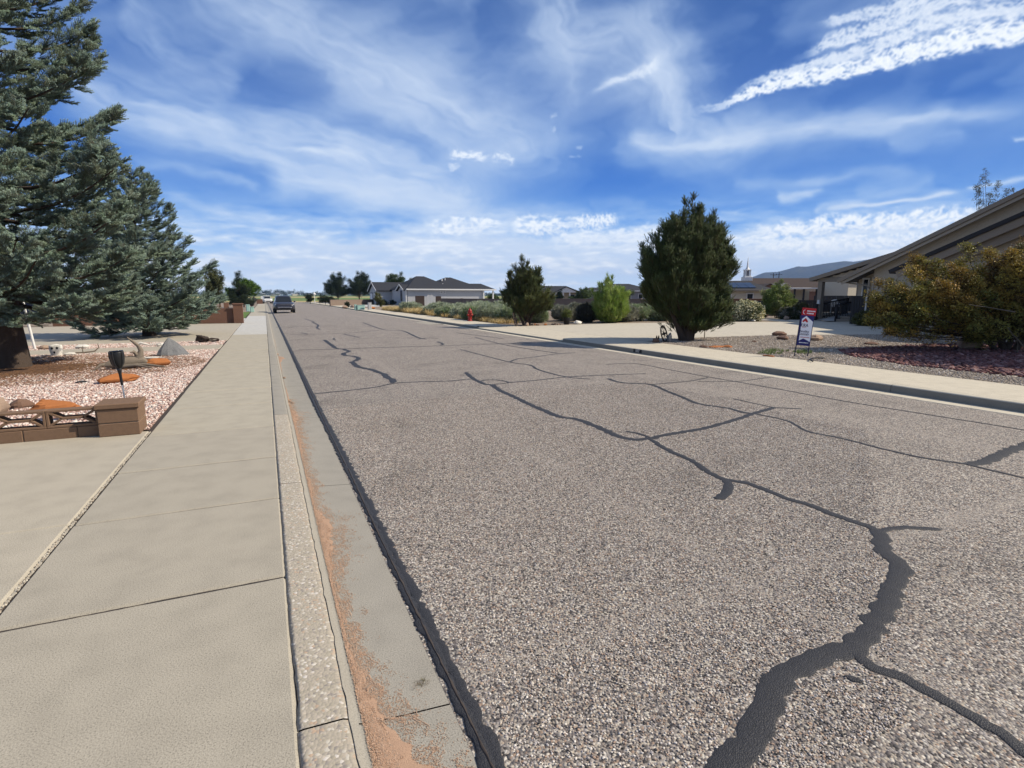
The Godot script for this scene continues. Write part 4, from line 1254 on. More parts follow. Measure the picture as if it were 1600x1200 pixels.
func crown(parent: Node, called: String, meshes: Array, mt: Material, n: int, blobs: Array, tints: Array, s0: float, s1: float, up: float, jitter := .4, gap := 0.0, upright := true) -> void:
	var T := []; var C := []
	for m in meshes: T.append([]); C.append(PackedColorArray())
	for i in n:
		var pd := pick_in(blobs)
		var p: Vector3 = pd[0]; var o: Vector3 = pd[1]
		if gap > 0.0 and nz.get_noise_3d(p.x * 45 + 7, p.y * 45, p.z * 45) < gap - .55: continue
		var dir := (o * (1.0 - up) + Vector3.UP * up + Vector3(rnd(-1, 1), rnd(-1, 1), rnd(-1, 1)) * jitter)
		var q := rng.randi() % meshes.size()
		var bs := stand_along(dir, rnd(0, TAU)) if upright else Basis.from_euler(Vector3(rnd(-.7, .7), rnd(0, TAU), rnd(-.7, .7)))
		T[q].append(Transform3D(bs * Basis.from_scale(Vector3.ONE * rnd(s0, s1)), p))
		C[q].append((tints[rng.randi() % tints.size()] as Color) * rnd(.8, 1.2))
	for q in meshes.size():
		if T[q].size() > 0: scatter(called, meshes[q], mt, T[q], C[q], parent)

func leaders(parent: Node, meshes: Array, mt: Material, count: int, per: int, base: Vector3, base_r: float, blobs: Array, tints: Array, s0: float, s1: float, lift: float, spread: float, up: float, upright := true, poke := .15) -> void:
	# boughs that run from the foot out to the skin of the crown, each carrying its own tufts, with gaps between them
	var T := []; var C := []
	for m in meshes: T.append([]); C.append(PackedColorArray())
	var limbs := MB.new()
	for i in count:
		var pd := pick_in(blobs)
		var tip: Vector3 = pd[0] + (pd[1] * .3 + Vector3.UP) * rnd(0, poke)
		var root := base + Vector3(rnd(-1, 1) * base_r, 0, rnd(-1, 1) * base_r)
		root.y += maxf(0.0, (tip.y - base.y)) * rnd(.15, .45)
		var mid := root.lerp(tip, .55) + Vector3(tip.x - root.x, -lift * (tip - root).length(), tip.z - root.z) * .22
		var pts := []; var rad := []
		for k in 7:
			var t := k / 6.0
			pts.append(root.lerp(mid, t).lerp(mid.lerp(tip, t), t)); rad.append(lerpf(.022, .005, t))
		limbs.tube(pts, rad, 4, false)
		var tone: Color = (tints[rng.randi() % tints.size()] as Color) * rnd(.88, 1.12)
		for j in per:
			var t := 1.0 - pow(rng.randf(), 1.4) * .62
			if j == 0: t = 1.0
			var f := clampf(t * 6.0, 0, 5.999)
			var p: Vector3 = (pts[int(f)] as Vector3).lerp(pts[int(f) + 1], f - int(f))
			var tang: Vector3 = ((pts[int(f) + 1] as Vector3) - pts[int(f)]).normalized()
			var away := Vector3(rng.randfn(), rng.randfn() * .7, rng.randfn())
			p += away * spread * (1.25 - t) * (0.0 if j == 0 else 1.0)
			var dir := tang * .7 + Vector3.UP * up + away * (.38 if not upright else .24)
			var q := rng.randi() % meshes.size()
			var bs := stand_along(dir, rnd(0, TAU)) if upright else Basis.from_euler(Vector3(rnd(-.8, .8), rnd(0, TAU), rnd(-.8, .8)))
			T[q].append(Transform3D(bs * Basis.from_scale(Vector3.ONE * rnd(s0, s1)), p))
			C[q].append(tone.lerp(tints[rng.randi() % tints.size()], .4) * rnd(.85, 1.15))
	obj("limbs", limbs, M.bark, parent)
	for q in meshes.size():
		if T[q].size() > 0: scatter("foliage", meshes[q], mt, T[q], C[q], parent)

func stems(parent: Node, called: String, list: Array, mt: Material) -> void:      # list of [from, to, r0, r1]
	for s in list:
		var b := MB.new()
		var A: Vector3 = s[0]; var B: Vector3 = s[1]
		var pts := []; var rad := []
		for i in 7:
			var k := i / 6.0
			pts.append(A.lerp(B, k) + Vector3(nz.get_noise_2d(k * 90, A.x * 50 + B.x * 90), 0, nz.get_noise_2d(k * 90 + 300, B.z * 70)) * .12 * (B - A).length() * k)
			rad.append(lerpf(s[2], s[3], k) * (1.25 if i == 0 else 1.0))
		b.tube(pts, rad, 8)
		obj(called, b, mt, parent)

var pine_shoots := []
var leaf_kit := {}

func kits() -> void:
	var pal := [Color(.085, .120, .042), Color(.105, .140, .050), Color(.068, .092, .034), Color(.135, .160, .058)]
	for i in 3: pine_shoots.append(candle(i, .38, .056, .0036, pal))
	var one := [Color(1, 1, 1), Color(.85, .85, .85), Color(1.1, 1.1, 1.05)]
	leaf_kit.broad = [leaf_spray(1, .15, 20, .055, .30, one), leaf_spray(2, .15, 20, .06, .28, one), leaf_spray(3, .17, 22, .05, .33, one)]
	leaf_kit.big = [leaf_spray(4, .42, 34, .15, .34, one), leaf_spray(5, .42, 34, .14, .32, one)]
	leaf_kit.narrow = [blade_tuft(6, .36, 46, .0042, .8, one), blade_tuft(7, .32, 44, .0042, .9, one)]
	leaf_kit.straw = [blade_tuft(8, .42, 60, .0035, .75, [Color(.50, .38, .17), Color(.42, .31, .14), Color(.58, .46, .24)]), blade_tuft(9, .36, 60, .0035, .95, [Color(.46, .34, .15), Color(.55, .43, .22)])]
	leaf_kit.pine_far = [leaf_spray(10, .40, 60, .13, .10, one, .5, false)]
	leaf_kit.sage = [blade_tuft(11, .26, 40, .0065, 1.0, one), leaf_spray(12, .16, 34, .045, .16, one, .5, false)]

func pine(called: String, label: String, at: Vector3, blobs: Array, trunk: Array, count: int, per: int, s0: float, s1: float, tints: Array) -> Node3D:
	var t := thing(called, label, "tree", at)
	stems(t, "trunk", trunk, M.bark)
	leaders(t, pine_shoots, M.needle, count, per, Vector3(0, .25, 0), .12, blobs, tints, s0, s1, .12, .15, 1.0, true, .34)
	t.scale = Vector3(1.07, .90, 1.07)
	return t

func build_trees() -> void:
	kits()
	var blue := [Color(1, 1, 1), Color(.9, 1.0, 1.0), Color(1.0, 1.02, .86), Color(.88, .97, .85), Color(1.12, 1.15, 1.14), Color(.9, .98, .95)]
	spruce("blue_spruce", "tall blue spruce with a thick trunk nearest the pavement", SPRUCE_A, 13.6, 3.1, 1.45, .27, 1, blue, 1.0)
	spruce("blue_spruce", "smaller blue spruce behind the tall one, by the second driveway", SPRUCE_B, 6.6, 2.85, .55, .20, 2, [Color(1.0, 1.08, 1.1), Color(.92, 1, 1), Color(.9, .95, .85), Color(1.1, 1.15, 1.15)], 1.0)
	rng.seed = 301
	# the round pine at the corner of the right-hand drive
	pine("pine_tree", "large round dark pine beside the right-hand driveway", Vector3(13.55, .04, -15.1),
		[[Vector3(-.15, 3.0, 0), Vector3(1.25, 1.75, 1.2)], [Vector3(-1.05, 2.45, .1), Vector3(.72, 1.25, .8)], [Vector3(.65, 2.45, 0), Vector3(1.0, 1.45, 1.1)], [Vector3(.1, 1.45, 0), Vector3(1.25, .95, 1.2)], [Vector3(-.25, 4.2, 0), Vector3(.5, .72, .5)], [Vector3(.45, 3.9, .1), Vector3(.55, .75, .55)], [Vector3(.35, .95, .1), Vector3(.8, .6, .8)], [Vector3(-.55, 4.35, .1), Vector3(.22, .55, .22)], [Vector3(.0, 4.5, 0), Vector3(.18, .5, .2)], [Vector3(.75, 4.1, .2), Vector3(.2, .5, .2)], [Vector3(1.15, 3.6, 0), Vector3(.22, .55, .25)], [Vector3(-1.15, 3.3, .2), Vector3(.2, .5, .25)], [Vector3(-.85, 3.75, 0), Vector3(.22, .5, .22)], [Vector3(1.3, 3.0, .1), Vector3(.2, .45, .25)], [Vector3(-1.6, 2.5, 0), Vector3(.2, .5, .25)], [Vector3(.8, 1.0, .2), Vector3(.7, .6, .7)]],
		[[Vector3(0, -.1, 0), Vector3(.15, 2.6, 0), .22, .06], [Vector3(-.12, -.1, .05), Vector3(-1.0, 1.9, .1), .13, .05], [Vector3(.1, -.1, 0), Vector3(.8, 2.2, -.1), .14, .05], [Vector3(.05, -.05, -.1), Vector3(-.2, 3.4, -.2), .12, .03]], 330, 36, .6, 1.05, [Color(1, 1.04, 1), Color(.85, 1.02, .95), Color(1.08, 1.15, .85), Color(.8, .96, .82)])
	rng.seed = 302
	pine("pine_tree", "smaller open pine on the far edge of the right-hand driveway", Vector3(12.9, .04, -26.9),
		[[Vector3(0, 2.2, 0), Vector3(.85, 1.15, .85)], [Vector3(0, 1.35, 0), Vector3(1.3, .7, 1.25)], [Vector3(-.1, 3.05, 0), Vector3(.38, .55, .4)], [Vector3(.55, 2.45, 0), Vector3(.42, .55, .4)], [Vector3(-.75, 1.9, 0), Vector3(.55, .6, .5)], [Vector3(.95, 1.1, 0), Vector3(.45, .5, .5)]],
		[[Vector3(.1, -.1, 0), Vector3(0, 2.8, 0), .10, .03], [Vector3(-.05, -.1, .05), Vector3(-.8, 1.5, .1), .08, .03], [Vector3(.15, -.1, 0), Vector3(.7, 1.7, -.1), .08, .03]], 88, 34, .7, 1.2, [Color(1, 1, .9), Color(.9, 1, .9), Color(1.2, 1.15, .8), Color(.8, .85, .75)])
	# pruned leaf mass of the big right-hand bush
	rng.seed = 303
	var t := thing("large_bush", "big sprawling bush with olive and rusty leaves before the house", "bush", hp(14.2, .04, 15.7), -deg_to_rad(YAW))
	stems(t, "trunk", [[Vector3(.05, -.1, 0), Vector3(-.5, 1.5, 0), .10, .04], [Vector3(.2, -.1, .1), Vector3(.9, 1.9, .2), .09, .04], [Vector3(-.05, -.1, 0), Vector3(-1.5, 1.1, .3), .07, .03], [Vector3(.1, -.05, 0), Vector3(.2, 2.0, .4), .08, .03]], M.bark)
	stems(t, "bare_branch", [[Vector3(-.1, .05, .9), Vector3(-1.0, .75, 1.15), .022, .008], [Vector3(-.9, 1.15, 1.2), Vector3(-2.2, 1.35, 1.3), .014, .006], [Vector3(.2, .3, 1.0), Vector3(.9, 1.0, 1.3), .018, .006], [Vector3(-.3, .0, .8), Vector3(-.75, .55, 1.2), .016, .006]], M.driftwood)
	var mass := [[Vector3(-2.4, 1.35, 0), Vector3(1.45, .95, 1.2)], [Vector3(-3.35, 1.0, .2), Vector3(.95, .62, .9)], [Vector3(-1.2, 1.85, -.2), Vector3(1.5, .95, 1.2)], [Vector3(.3, 1.95, 0), Vector3(1.5, 1.15, 1.3)], [Vector3(1.6, 1.7, 0), Vector3(1.3, 1.1, 1.2)], [Vector3(-1.2, .95, .3), Vector3(1.2, .7, 1.0)], [Vector3(.8, 1.1, .4), Vector3(1.1, .7, .9)]]
	leaders(t, leaf_kit.broad, M.leaf, 105, 40, Vector3(0, .2, 0), .25, mass.slice(0, 3) + [mass[5]], [Color(.33, .27, .06), Color(.43, .30, .06), Color(.22, .22, .05), Color(.40, .23, .05), Color(.26, .25, .06), Color(.16, .18, .04)], .75, 1.3, .05, .20, .15, false, .25)
	leaders(t, leaf_kit.broad, M.leaf, 85, 40, Vector3(0, .2, 0), .25, [mass[3], mass[4], mass[6]], [Color(.26, .17, .07), Color(.32, .18, .06), Color(.17, .15, .05), Color(.22, .12, .07), Color(.14, .14, .045), Color(.30, .22, .06)], .7, 1.25, .05, .20, .15, false, .3)
	# a yard tree just outside the frame, which shades the lava bed
	rng.seed = 305
	var yt := thing("yard_tree", "leafy yard tree beyond the big bush, shading the red lava bed", "tree", Vector3(22.4, .04, -4.4))
	stems(yt, "trunk", [[Vector3(0, -.1, 0), Vector3(.2, 4.2, 0), .17, .06], [Vector3(0, 1.4, 0), Vector3(1.2, 4.6, .4), .08, .03], [Vector3(0, 1.6, 0), Vector3(-1.1, 4.4, -.5), .08, .03]], M.bark)
	leaders(yt, leaf_kit.broad, M.leaf, 190, 40, Vector3(0, 1.8, 0), .3, [[Vector3(0, 4.6, 0), Vector3(2.1, 1.9, 2.2)], [Vector3(-1.2, 3.7, -1.0), Vector3(1.5, 1.2, 1.5)], [Vector3(1.0, 3.8, 1.2), Vector3(1.5, 1.2, 1.5)], [Vector3(0, 6.0, 0), Vector3(1.3, 1.2, 1.3)]], [Color(.09, .12, .03), Color(.12, .15, .04)], 1.2, 1.9, .05, .28, .2, false, .25)

# ------------------------------------------------------------------ left yard
func rock(called: String, label: String, at: Vector3, s: Vector3, turn: float, m: Material, sd: float, facet := 0.8, group := "") -> MeshInstance3D:
	var b := MB.new()
	b.blob(Vector3(0, s.y * .75, 0), s * 1.12, nz, .38, sd, 11, 18, facet - .10)
	var o := obj(called, b, m, null, Transform3D(Basis(Vector3.UP, turn), at))
	tag(o, label, "rock", group)
	return o

func breeze_block(L: float, H: float, D: float) -> MB:
	var b := MB.new()
	var t := .026
	b.box(Vector3(0, t / 2, 0), Vector3(L, t, D), .004)
	b.box(Vector3(0, H - t / 2, 0), Vector3(L, t, D), .004)
	for s in [-1.0, 1.0]:
		b.box(Vector3(s * (L - t) / 2, H / 2, 0), Vector3(t, H - t * 2, D - .002), .004)
		var ex := L * .20
		for v in [-1.0, 1.0]:
			var A := Vector2(s * (L / 2 - t), H / 2 + v * (H / 2 - t)); var B := Vector2(s * ex, H / 2)
			var d := B - A
			b.box(Vector3((A.x + B.x) / 2, (A.y + B.y) / 2, 0), Vector3(d.length() + .012, t, D - .006), .003, Basis(Vector3(0, 0, 1), d.angle()))
	b.box(Vector3(0, H / 2, 0), Vector3(L * .42, t * 1.05, D - .004), .003)
	return b

func build_left() -> void:
	# low block wall with pierced blocks and an end pillar
	var w := thing("block_wall", "low brown block wall with pierced blocks and an end pillar by the driveway", "garden wall", Vector3(-1.63, 0, -7.66))
	for c in [[0.0, .155], [.158, .165]]:
		var b := MB.new()
		b.box(Vector3(0, c[0] + c[1] / 2, 0), Vector3(.40 - c[0] * .02, c[1] - .006, .40), .007)
		obj("block", b, M.block, w)
	var cap := MB.new(); cap.box(Vector3(0, .353, 0), Vector3(.435, .058, .435), .008)
	obj("cap", cap, M.block, w)
	var core := MB.new()
	core.box(Vector3(0, .15, 0), Vector3(.37, .30, .37))
	core.box(Vector3(-1.5, .065, .02), Vector3(2.6, .12, .11))
	obj("mortar", core, M.trim, w)
	var edges := [-.205, -.42, -.91, -1.48, -2.05, -2.62]
	for i in edges.size() - 1:
		var b := MB.new()
		b.box(Vector3((edges[i] + edges[i + 1]) / 2, .063, .02), Vector3(edges[i] - edges[i + 1] - .008, .128, .15), .006)
		obj("block", b, M.block, w)
	var x := -.215
	for i in 5:
		var b := breeze_block(.478, .205, .14)
		obj("pierced_block", b, M.block, w, Transform3D(Basis(), Vector3(x - .239, .131, .02)))
		x -= .483
	# torch-shaped garden light
	var base := Vector3(-1.735, 0, -8.44)
	var t := thing("torch_light", "black torch-shaped garden light on a leaning silver stake behind the pillar", "garden light", base)
	var dir := (Vector3(-1.795, .90, -8.49) - base).normalized()
	var bs := stand_along(dir)
	var b := MB.new(); b.lathe([Vector2(.0001, -.1), Vector2(.011, -.1), Vector2(.011, .50), Vector2(.0001, .50)], 10)
	obj("stake", b, M.steel, t, Transform3D(bs, Vector3.ZERO))
	b = MB.new(); b.lathe([Vector2(.0001, .46), Vector2(.015, .46), Vector2(.017, .60), Vector2(.024, .64), Vector2(.030, .68), Vector2(.0001, .682)], 12)
	obj("pole", b, M.black_plastic, t, Transform3D(bs, Vector3.ZERO))
	b = MB.new(); b.lathe([Vector2(.0001, .675), Vector2(.034, .68), Vector2(.066, .74), Vector2(.080, .82), Vector2(.082, .88), Vector2(.076, .895), Vector2(.0001, .90)], 10)
	obj("lantern", b, M.black_plastic, t, Transform3D(bs, Vector3.ZERO))
	for k in 5:
		b = MB.new()
		var a := TAU * k / 5.0
		b.tube([Vector3(cos(a) * .036, .69, sin(a) * .036), Vector3(cos(a) * .071, .745, sin(a) * .071), Vector3(cos(a) * .086, .83, sin(a) * .086), Vector3(cos(a) * .082, .90, sin(a) * .082)], [.006, .006, .006, .006], 5)
		obj("rib", b, M.dark, t, Transform3D(bs, Vector3.ZERO))
	b = MB.new(); b.lathe([Vector2(.0001, .897), Vector2(.078, .897), Vector2(.078, .912), Vector2(.0001, .913)], 12)
	obj("solar_cap", b, M.solar, t, Transform3D(bs, Vector3.ZERO))
	# rocks
	rock("flat_rock", "orange flat rock with a pointed end alone in the pink gravel", Vector3(-2.66, -.02, -12.30), Vector3(.34, .105, .17), .45, M.orange_rock, 3.1, .78)
	rock("flat_rock", "orange slab rock beside the grey boulder and driftwood", Vector3(-2.44, -.02, -14.85), Vector3(.33, .12, .16), -.1, M.orange_rock, 5.3, .74)
	rock("flat_rock", "rounded orange rock behind the pierced block wall", Vector3(-2.84, -.03, -9.5), Vector3(.26, .105, .16), .15, M.orange_rock, 8.7, .84)
	rock("stone", "pale tan boulder at the left behind the block wall", Vector3(-3.5, -.03, -9.55), Vector3(.20, .17, .16), .9, M.tan_rock, 2.2, .82)
	rock("stone", "dark brown rock beside the pale tan boulder", Vector3(-3.34, -.03, -10.0), Vector3(.14, .09, .10), .3, M.brown_rock, 4.9, .8)
	rock("stone", "small black stone lying in the pink gravel", Vector3(-3.24, -.005, -12.5), Vector3(.08, .025, .05), .3, M.dark, 6.1, .85)
	rock("stone", "pale grey bowl-shaped stone at the far edge of the path", Vector3(-5.25, 0, -20.8), Vector3(.17, .07, .11), .4, M.bone, 7.7, .8)
	rock("stone", "low tan stone behind the path near the white pole", Vector3(-6.2, 0, -21.0), Vector3(.22, .07, .15), .1, M.tan_rock, 9.1, .82)
	rock("stone", "small white stone between the bones and the grey boulder", Vector3(-3.12, 0, -20.7), Vector3(.15, .07, .10), .2, M.bone, 1.9, .8)
	rock("stone", "flat white stone lying behind the orange slab rock", Vector3(-2.75, 0, -16.6), Vector3(.22, .035, .09), -.1, M.bone, 3.9, .84)
	rock("stone", "pale grey stone near the antler on the gravel", Vector3(-5.0, 0, -18.6), Vector3(.14, .045, .08), .2, M.bone, 8.2, .8)
	# grey pyramid boulder
	b = MB.new()
	var P := []
	for i in 9:
		var k := i / 8.0
		var row := PackedVector3Array()
		for j in 16:
			var a := -TAU * j / 16
			var r := (1.0 - k * k * .35 - k * .60) * (1.0 + .16 * sin(a * 3 + 1.0) + .22 * nz.get_noise_3d(cos(a) * 60, k * 70, sin(a) * 60))
			row.append(Vector3(cos(a) * .40 * r - .05 * k, k * .50 - .02, sin(a) * .30 * r))
		P.append(row)
	for i in 8:
		for j in 16:
			var j2 := (j + 1) % 16
			b.tri(P[i][j], P[i][j2], P[i + 1][j2]); b.tri(P[i][j], P[i + 1][j2], P[i + 1][j])
	for j in range(1, 15): b.tri(P[8][0], P[8][j], P[8][j + 1])
	tag(obj("boulder", b, M.grey_rock, null, Transform3D(Basis(Vector3.UP, .3), Vector3(-2.42, 0, -17.45))), "grey pyramid-shaped boulder beside the pavement", "boulder")
	# driftwood with an upright horn of wood
	var d := thing("driftwood", "weathered grey driftwood log with an upright curved limb", "driftwood", Vector3(-2.75, 0, -14.6))
	b = MB.new()
	b.tube([Vector3(-.55, .10, .12), Vector3(-.35, .14, .08), Vector3(-.10, .15, .02), Vector3(.14, .17, -.02), Vector3(.22, .12, -.03)], [.05, .12, .13, .10, .03], 10)
	obj("log", b, M.driftwood, d)
	b = MB.new()
	b.tube([Vector3(.02, .12, 0), Vector3(.10, .28, 0), Vector3(.13, .40, 0), Vector3(.09, .50, .01), Vector3(-.02, .62, .02), Vector3(-.10, .70, .02)], [.11, .075, .05, .038, .026, .010], 8)
	obj("limb", b, M.driftwood, d)
	for q in [[Vector3(-.3, .05, .14), Vector3(.35, .03, .30)], [Vector3(-.2, .06, .1), Vector3(.62, .02, .22)], [Vector3(-.5, .12, .1), Vector3(-.72, .02, .24)], [Vector3(.05, .30, .02), Vector3(-.05, .36, .12)]]:
		b = MB.new()
		b.tube([q[0], q[0].lerp(q[1], .5) + Vector3(0, .05, 0), q[1]], [.05, .035, .012], 6)
		obj("root", b, M.driftwood, d)
	# bleached skull ornament
	var s := thing("animal_skull", "bleached white animal skull standing by the path near the trunk", "skull", Vector3(-5.28, 0, -18.6), .35)
	b = MB.new()
	var rows := []
	for i in 10:
		var k := i / 9.0
		var row := PackedVector3Array()
		for j in 14:
			var a := -TAU * j / 14
			var wd := lerpf(.125, .145, smoothstep(.1, .6, k)) * sqrt(maxf(.02, 1.0 - pow(maxf(0, k - .86) / .14, 2.0)))
			row.append(Vector3(cos(a) * wd, k * .32, sin(a) * wd * .75 * (1.0 + .12 * sin(a) * sin(k * 6))))
		rows.append(row)
	b.grid(rows, true)
	obj("cranium", b, M.bone, s)
	for q in [Vector3(-.085, .21, .078), Vector3(.02, .215, .104), Vector3(-.04, .10, .09)]:
		b = MB.new(); b.blob(q, Vector3(.030, .036, .022), nz, .1, q.x * 50, 6, 8)
		obj("socket", b, M.dark, s)
	for q in [-1.0, 1.0]:
		b = MB.new(); b.blob(Vector3(.10 * q, .12, .03), Vector3(.035, .07, .04), nz, .1, q, 6, 8)
		obj("cheekbone", b, M.bone, s)
	# antler
	var an := thing("antler", "dark shed antler with upright tines lying by the path", "antler", Vector3(-4.65, .02, -18.75))
	b = MB.new(); b.tube([Vector3(-.30, .03, 0), Vector3(-.05, .03, .03), Vector3(.2, .06, .02), Vector3(.30, .16, 0), Vector3(.27, .27, 0)], [.018, .022, .02, .016, .006], 7)
	obj("beam", b, M.driftwood, an)
	b = MB.new(); b.tube([Vector3(-.07, .03, .02), Vector3(-.08, .13, .01), Vector3(-.07, .22, 0)], [.014, .011, .004], 6)
	obj("tine", b, M.driftwood, an)
	# spine of bones under the second spruce
	var bn := thing("animal_bones", "white jaw and row of ribs lying under the smaller spruce", "bones", Vector3(-3.5, .01, -21.0), .1)
	b = MB.new(); b.tube([Vector3(-.36, .04, 0), Vector3(-.25, .10, .02), Vector3(-.12, .06, .04), Vector3(-.02, .03, .03)], [.03, .045, .03, .02], 8)
	obj("jaw", b, M.bone, bn)
	for i in 8:
		b = MB.new(); b.tube([Vector3(.0 + i * .055, .02, -.04), Vector3(.015 + i * .055, .085, 0), Vector3(.03 + i * .055, .02, .06)], [.010, .014, .008], 6)
		obj("rib", b, M.bone, bn)
	# gnarled dark root
	var g := thing("gnarled_root", "black gnarled root with a ring-shaped loop at the gravel's end", "root", Vector3(-1.95, 0, -21.85))
	b = MB.new(); b.blob(Vector3(-.12, .10, 0), Vector3(.20, .12, .15), nz, 1.1, 3.3, 10, 14)
	obj("burl", b, M.rust, g)
	var ring := []; var rr := []
	for i in 15:
		var a := TAU * i / 14.0
		ring.append(Vector3(.20 + cos(a) * .17, .085 + .045 * sin(a * 1.0), sin(a) * .11)); rr.append(.03 + .008 * sin(i * 2.0))
	b = MB.new(); b.tube(ring, rr, 7, false)
	obj("loop", b, M.rust, g)
	# leaning white pole
	b = MB.new(); b.tube([Vector3(0, -.1, 0), Vector3(-.10, 1.0, .0), Vector3(-.20, 2.2, 0)], [.036, .034, .034], 10)
	tag(obj("pole", b, M.white, null, Transform3D(Basis(), Vector3(-6.52, 0, -21.2))), "leaning white pole beside the thick spruce trunk", "pole")
	# far brick wall with a pillar and pierced top
	var bw := thing("brick_wall", "red-brown brick wall with a square end pillar past the driveway", "garden wall", Vector3(-1.5, 0, -37.1))
	bricks(bw, Vector3(-.26, 0, -.26), .52, 1.12, .52, .075, .2, M.brick)
	b = MB.new(); b.box(Vector3(0, 1.15, 0), Vector3(.6, .07, .6), .01); obj("cap", b, M.brick, bw)
	bricks(bw, Vector3(-9.0, 0, -.10), 8.74, .90, .2, .075, .2, M.brick)
	for i in 14:
		var bb := breeze_block(.60, .20, .18)
		if i > 0: obj("pierced_block", bb, M.block, bw, Transform3D(Basis(), Vector3(-.58 - i * .62, .905, 0)))
	for i in 3:
		b = MB.new(); b.box(Vector3(-.62 - i * 2.6, 1.06, 0), Vector3(.26, .30, .24), .01); obj("post", b, M.brick, bw)
	# parked dark car seen under the boughs
	var pk := make_car("parked_car", "dark blue parked car half hidden behind the spruces", M.navy)
	pk.position = Vector3(-11.6, 0, -39.6); pk.rotation.y = 1.2

func bricks(parent: Node, o: Vector3, L: float, H: float, D: float, h: float, l: float, m: Material) -> void:
	# courses of bricks, each proud of the joints; too small in the picture to be picked apart, so joined
	var b := MB.new()
	b.box(o + Vector3(L / 2, H / 2, D / 2), Vector3(L - .02, H - .004, D - .02))
	var y := 0.0
	var row := 0
	while y < H - .01:
		var x := -l * .5 * (row % 2)
		var hh := minf(h, H - y)
		while x < L:
			var a := maxf(x, 0.0); var c := minf(x + l - .008, L)
			if c - a > .02:
				var mid := o + Vector3((a + c) / 2, y + hh / 2, 0)
				for q in [D + .0, 0.0]:
					var sg := 1.0 if q > 0 else -1.0
					var p := mid + Vector3(0, 0, q)
					var hx := (c - a) / 2; var hy := hh / 2 - .005
					if sg > 0: b.quad(p + Vector3(-hx, -hy, 0), p + Vector3(hx, -hy, 0), p + Vector3(hx, hy, 0), p + Vector3(-hx, hy, 0))
			x += l
		for q in [0.0, L]:
			var z := -l * .5 * ((row + 1) % 2)
			while z < D:
				var a := maxf(z, 0.0); var c := minf(z + l - .008, D)
				if c - a > .02 and q > 0:
					var p := o + Vector3(L, y + hh / 2, (a + c) / 2)
					b.quad(p + Vector3(0, -hh / 2 + .005, (c - a) / 2), p + Vector3(0, -hh / 2 + .005, -(c - a) / 2), p + Vector3(0, hh / 2 - .005, -(c - a) / 2), p + Vector3(0, hh / 2 - .005, (c - a) / 2))
				z += l
		y += h; row += 1
	tag(obj("brickwork", b, m, parent), "", "", "", "stuff")

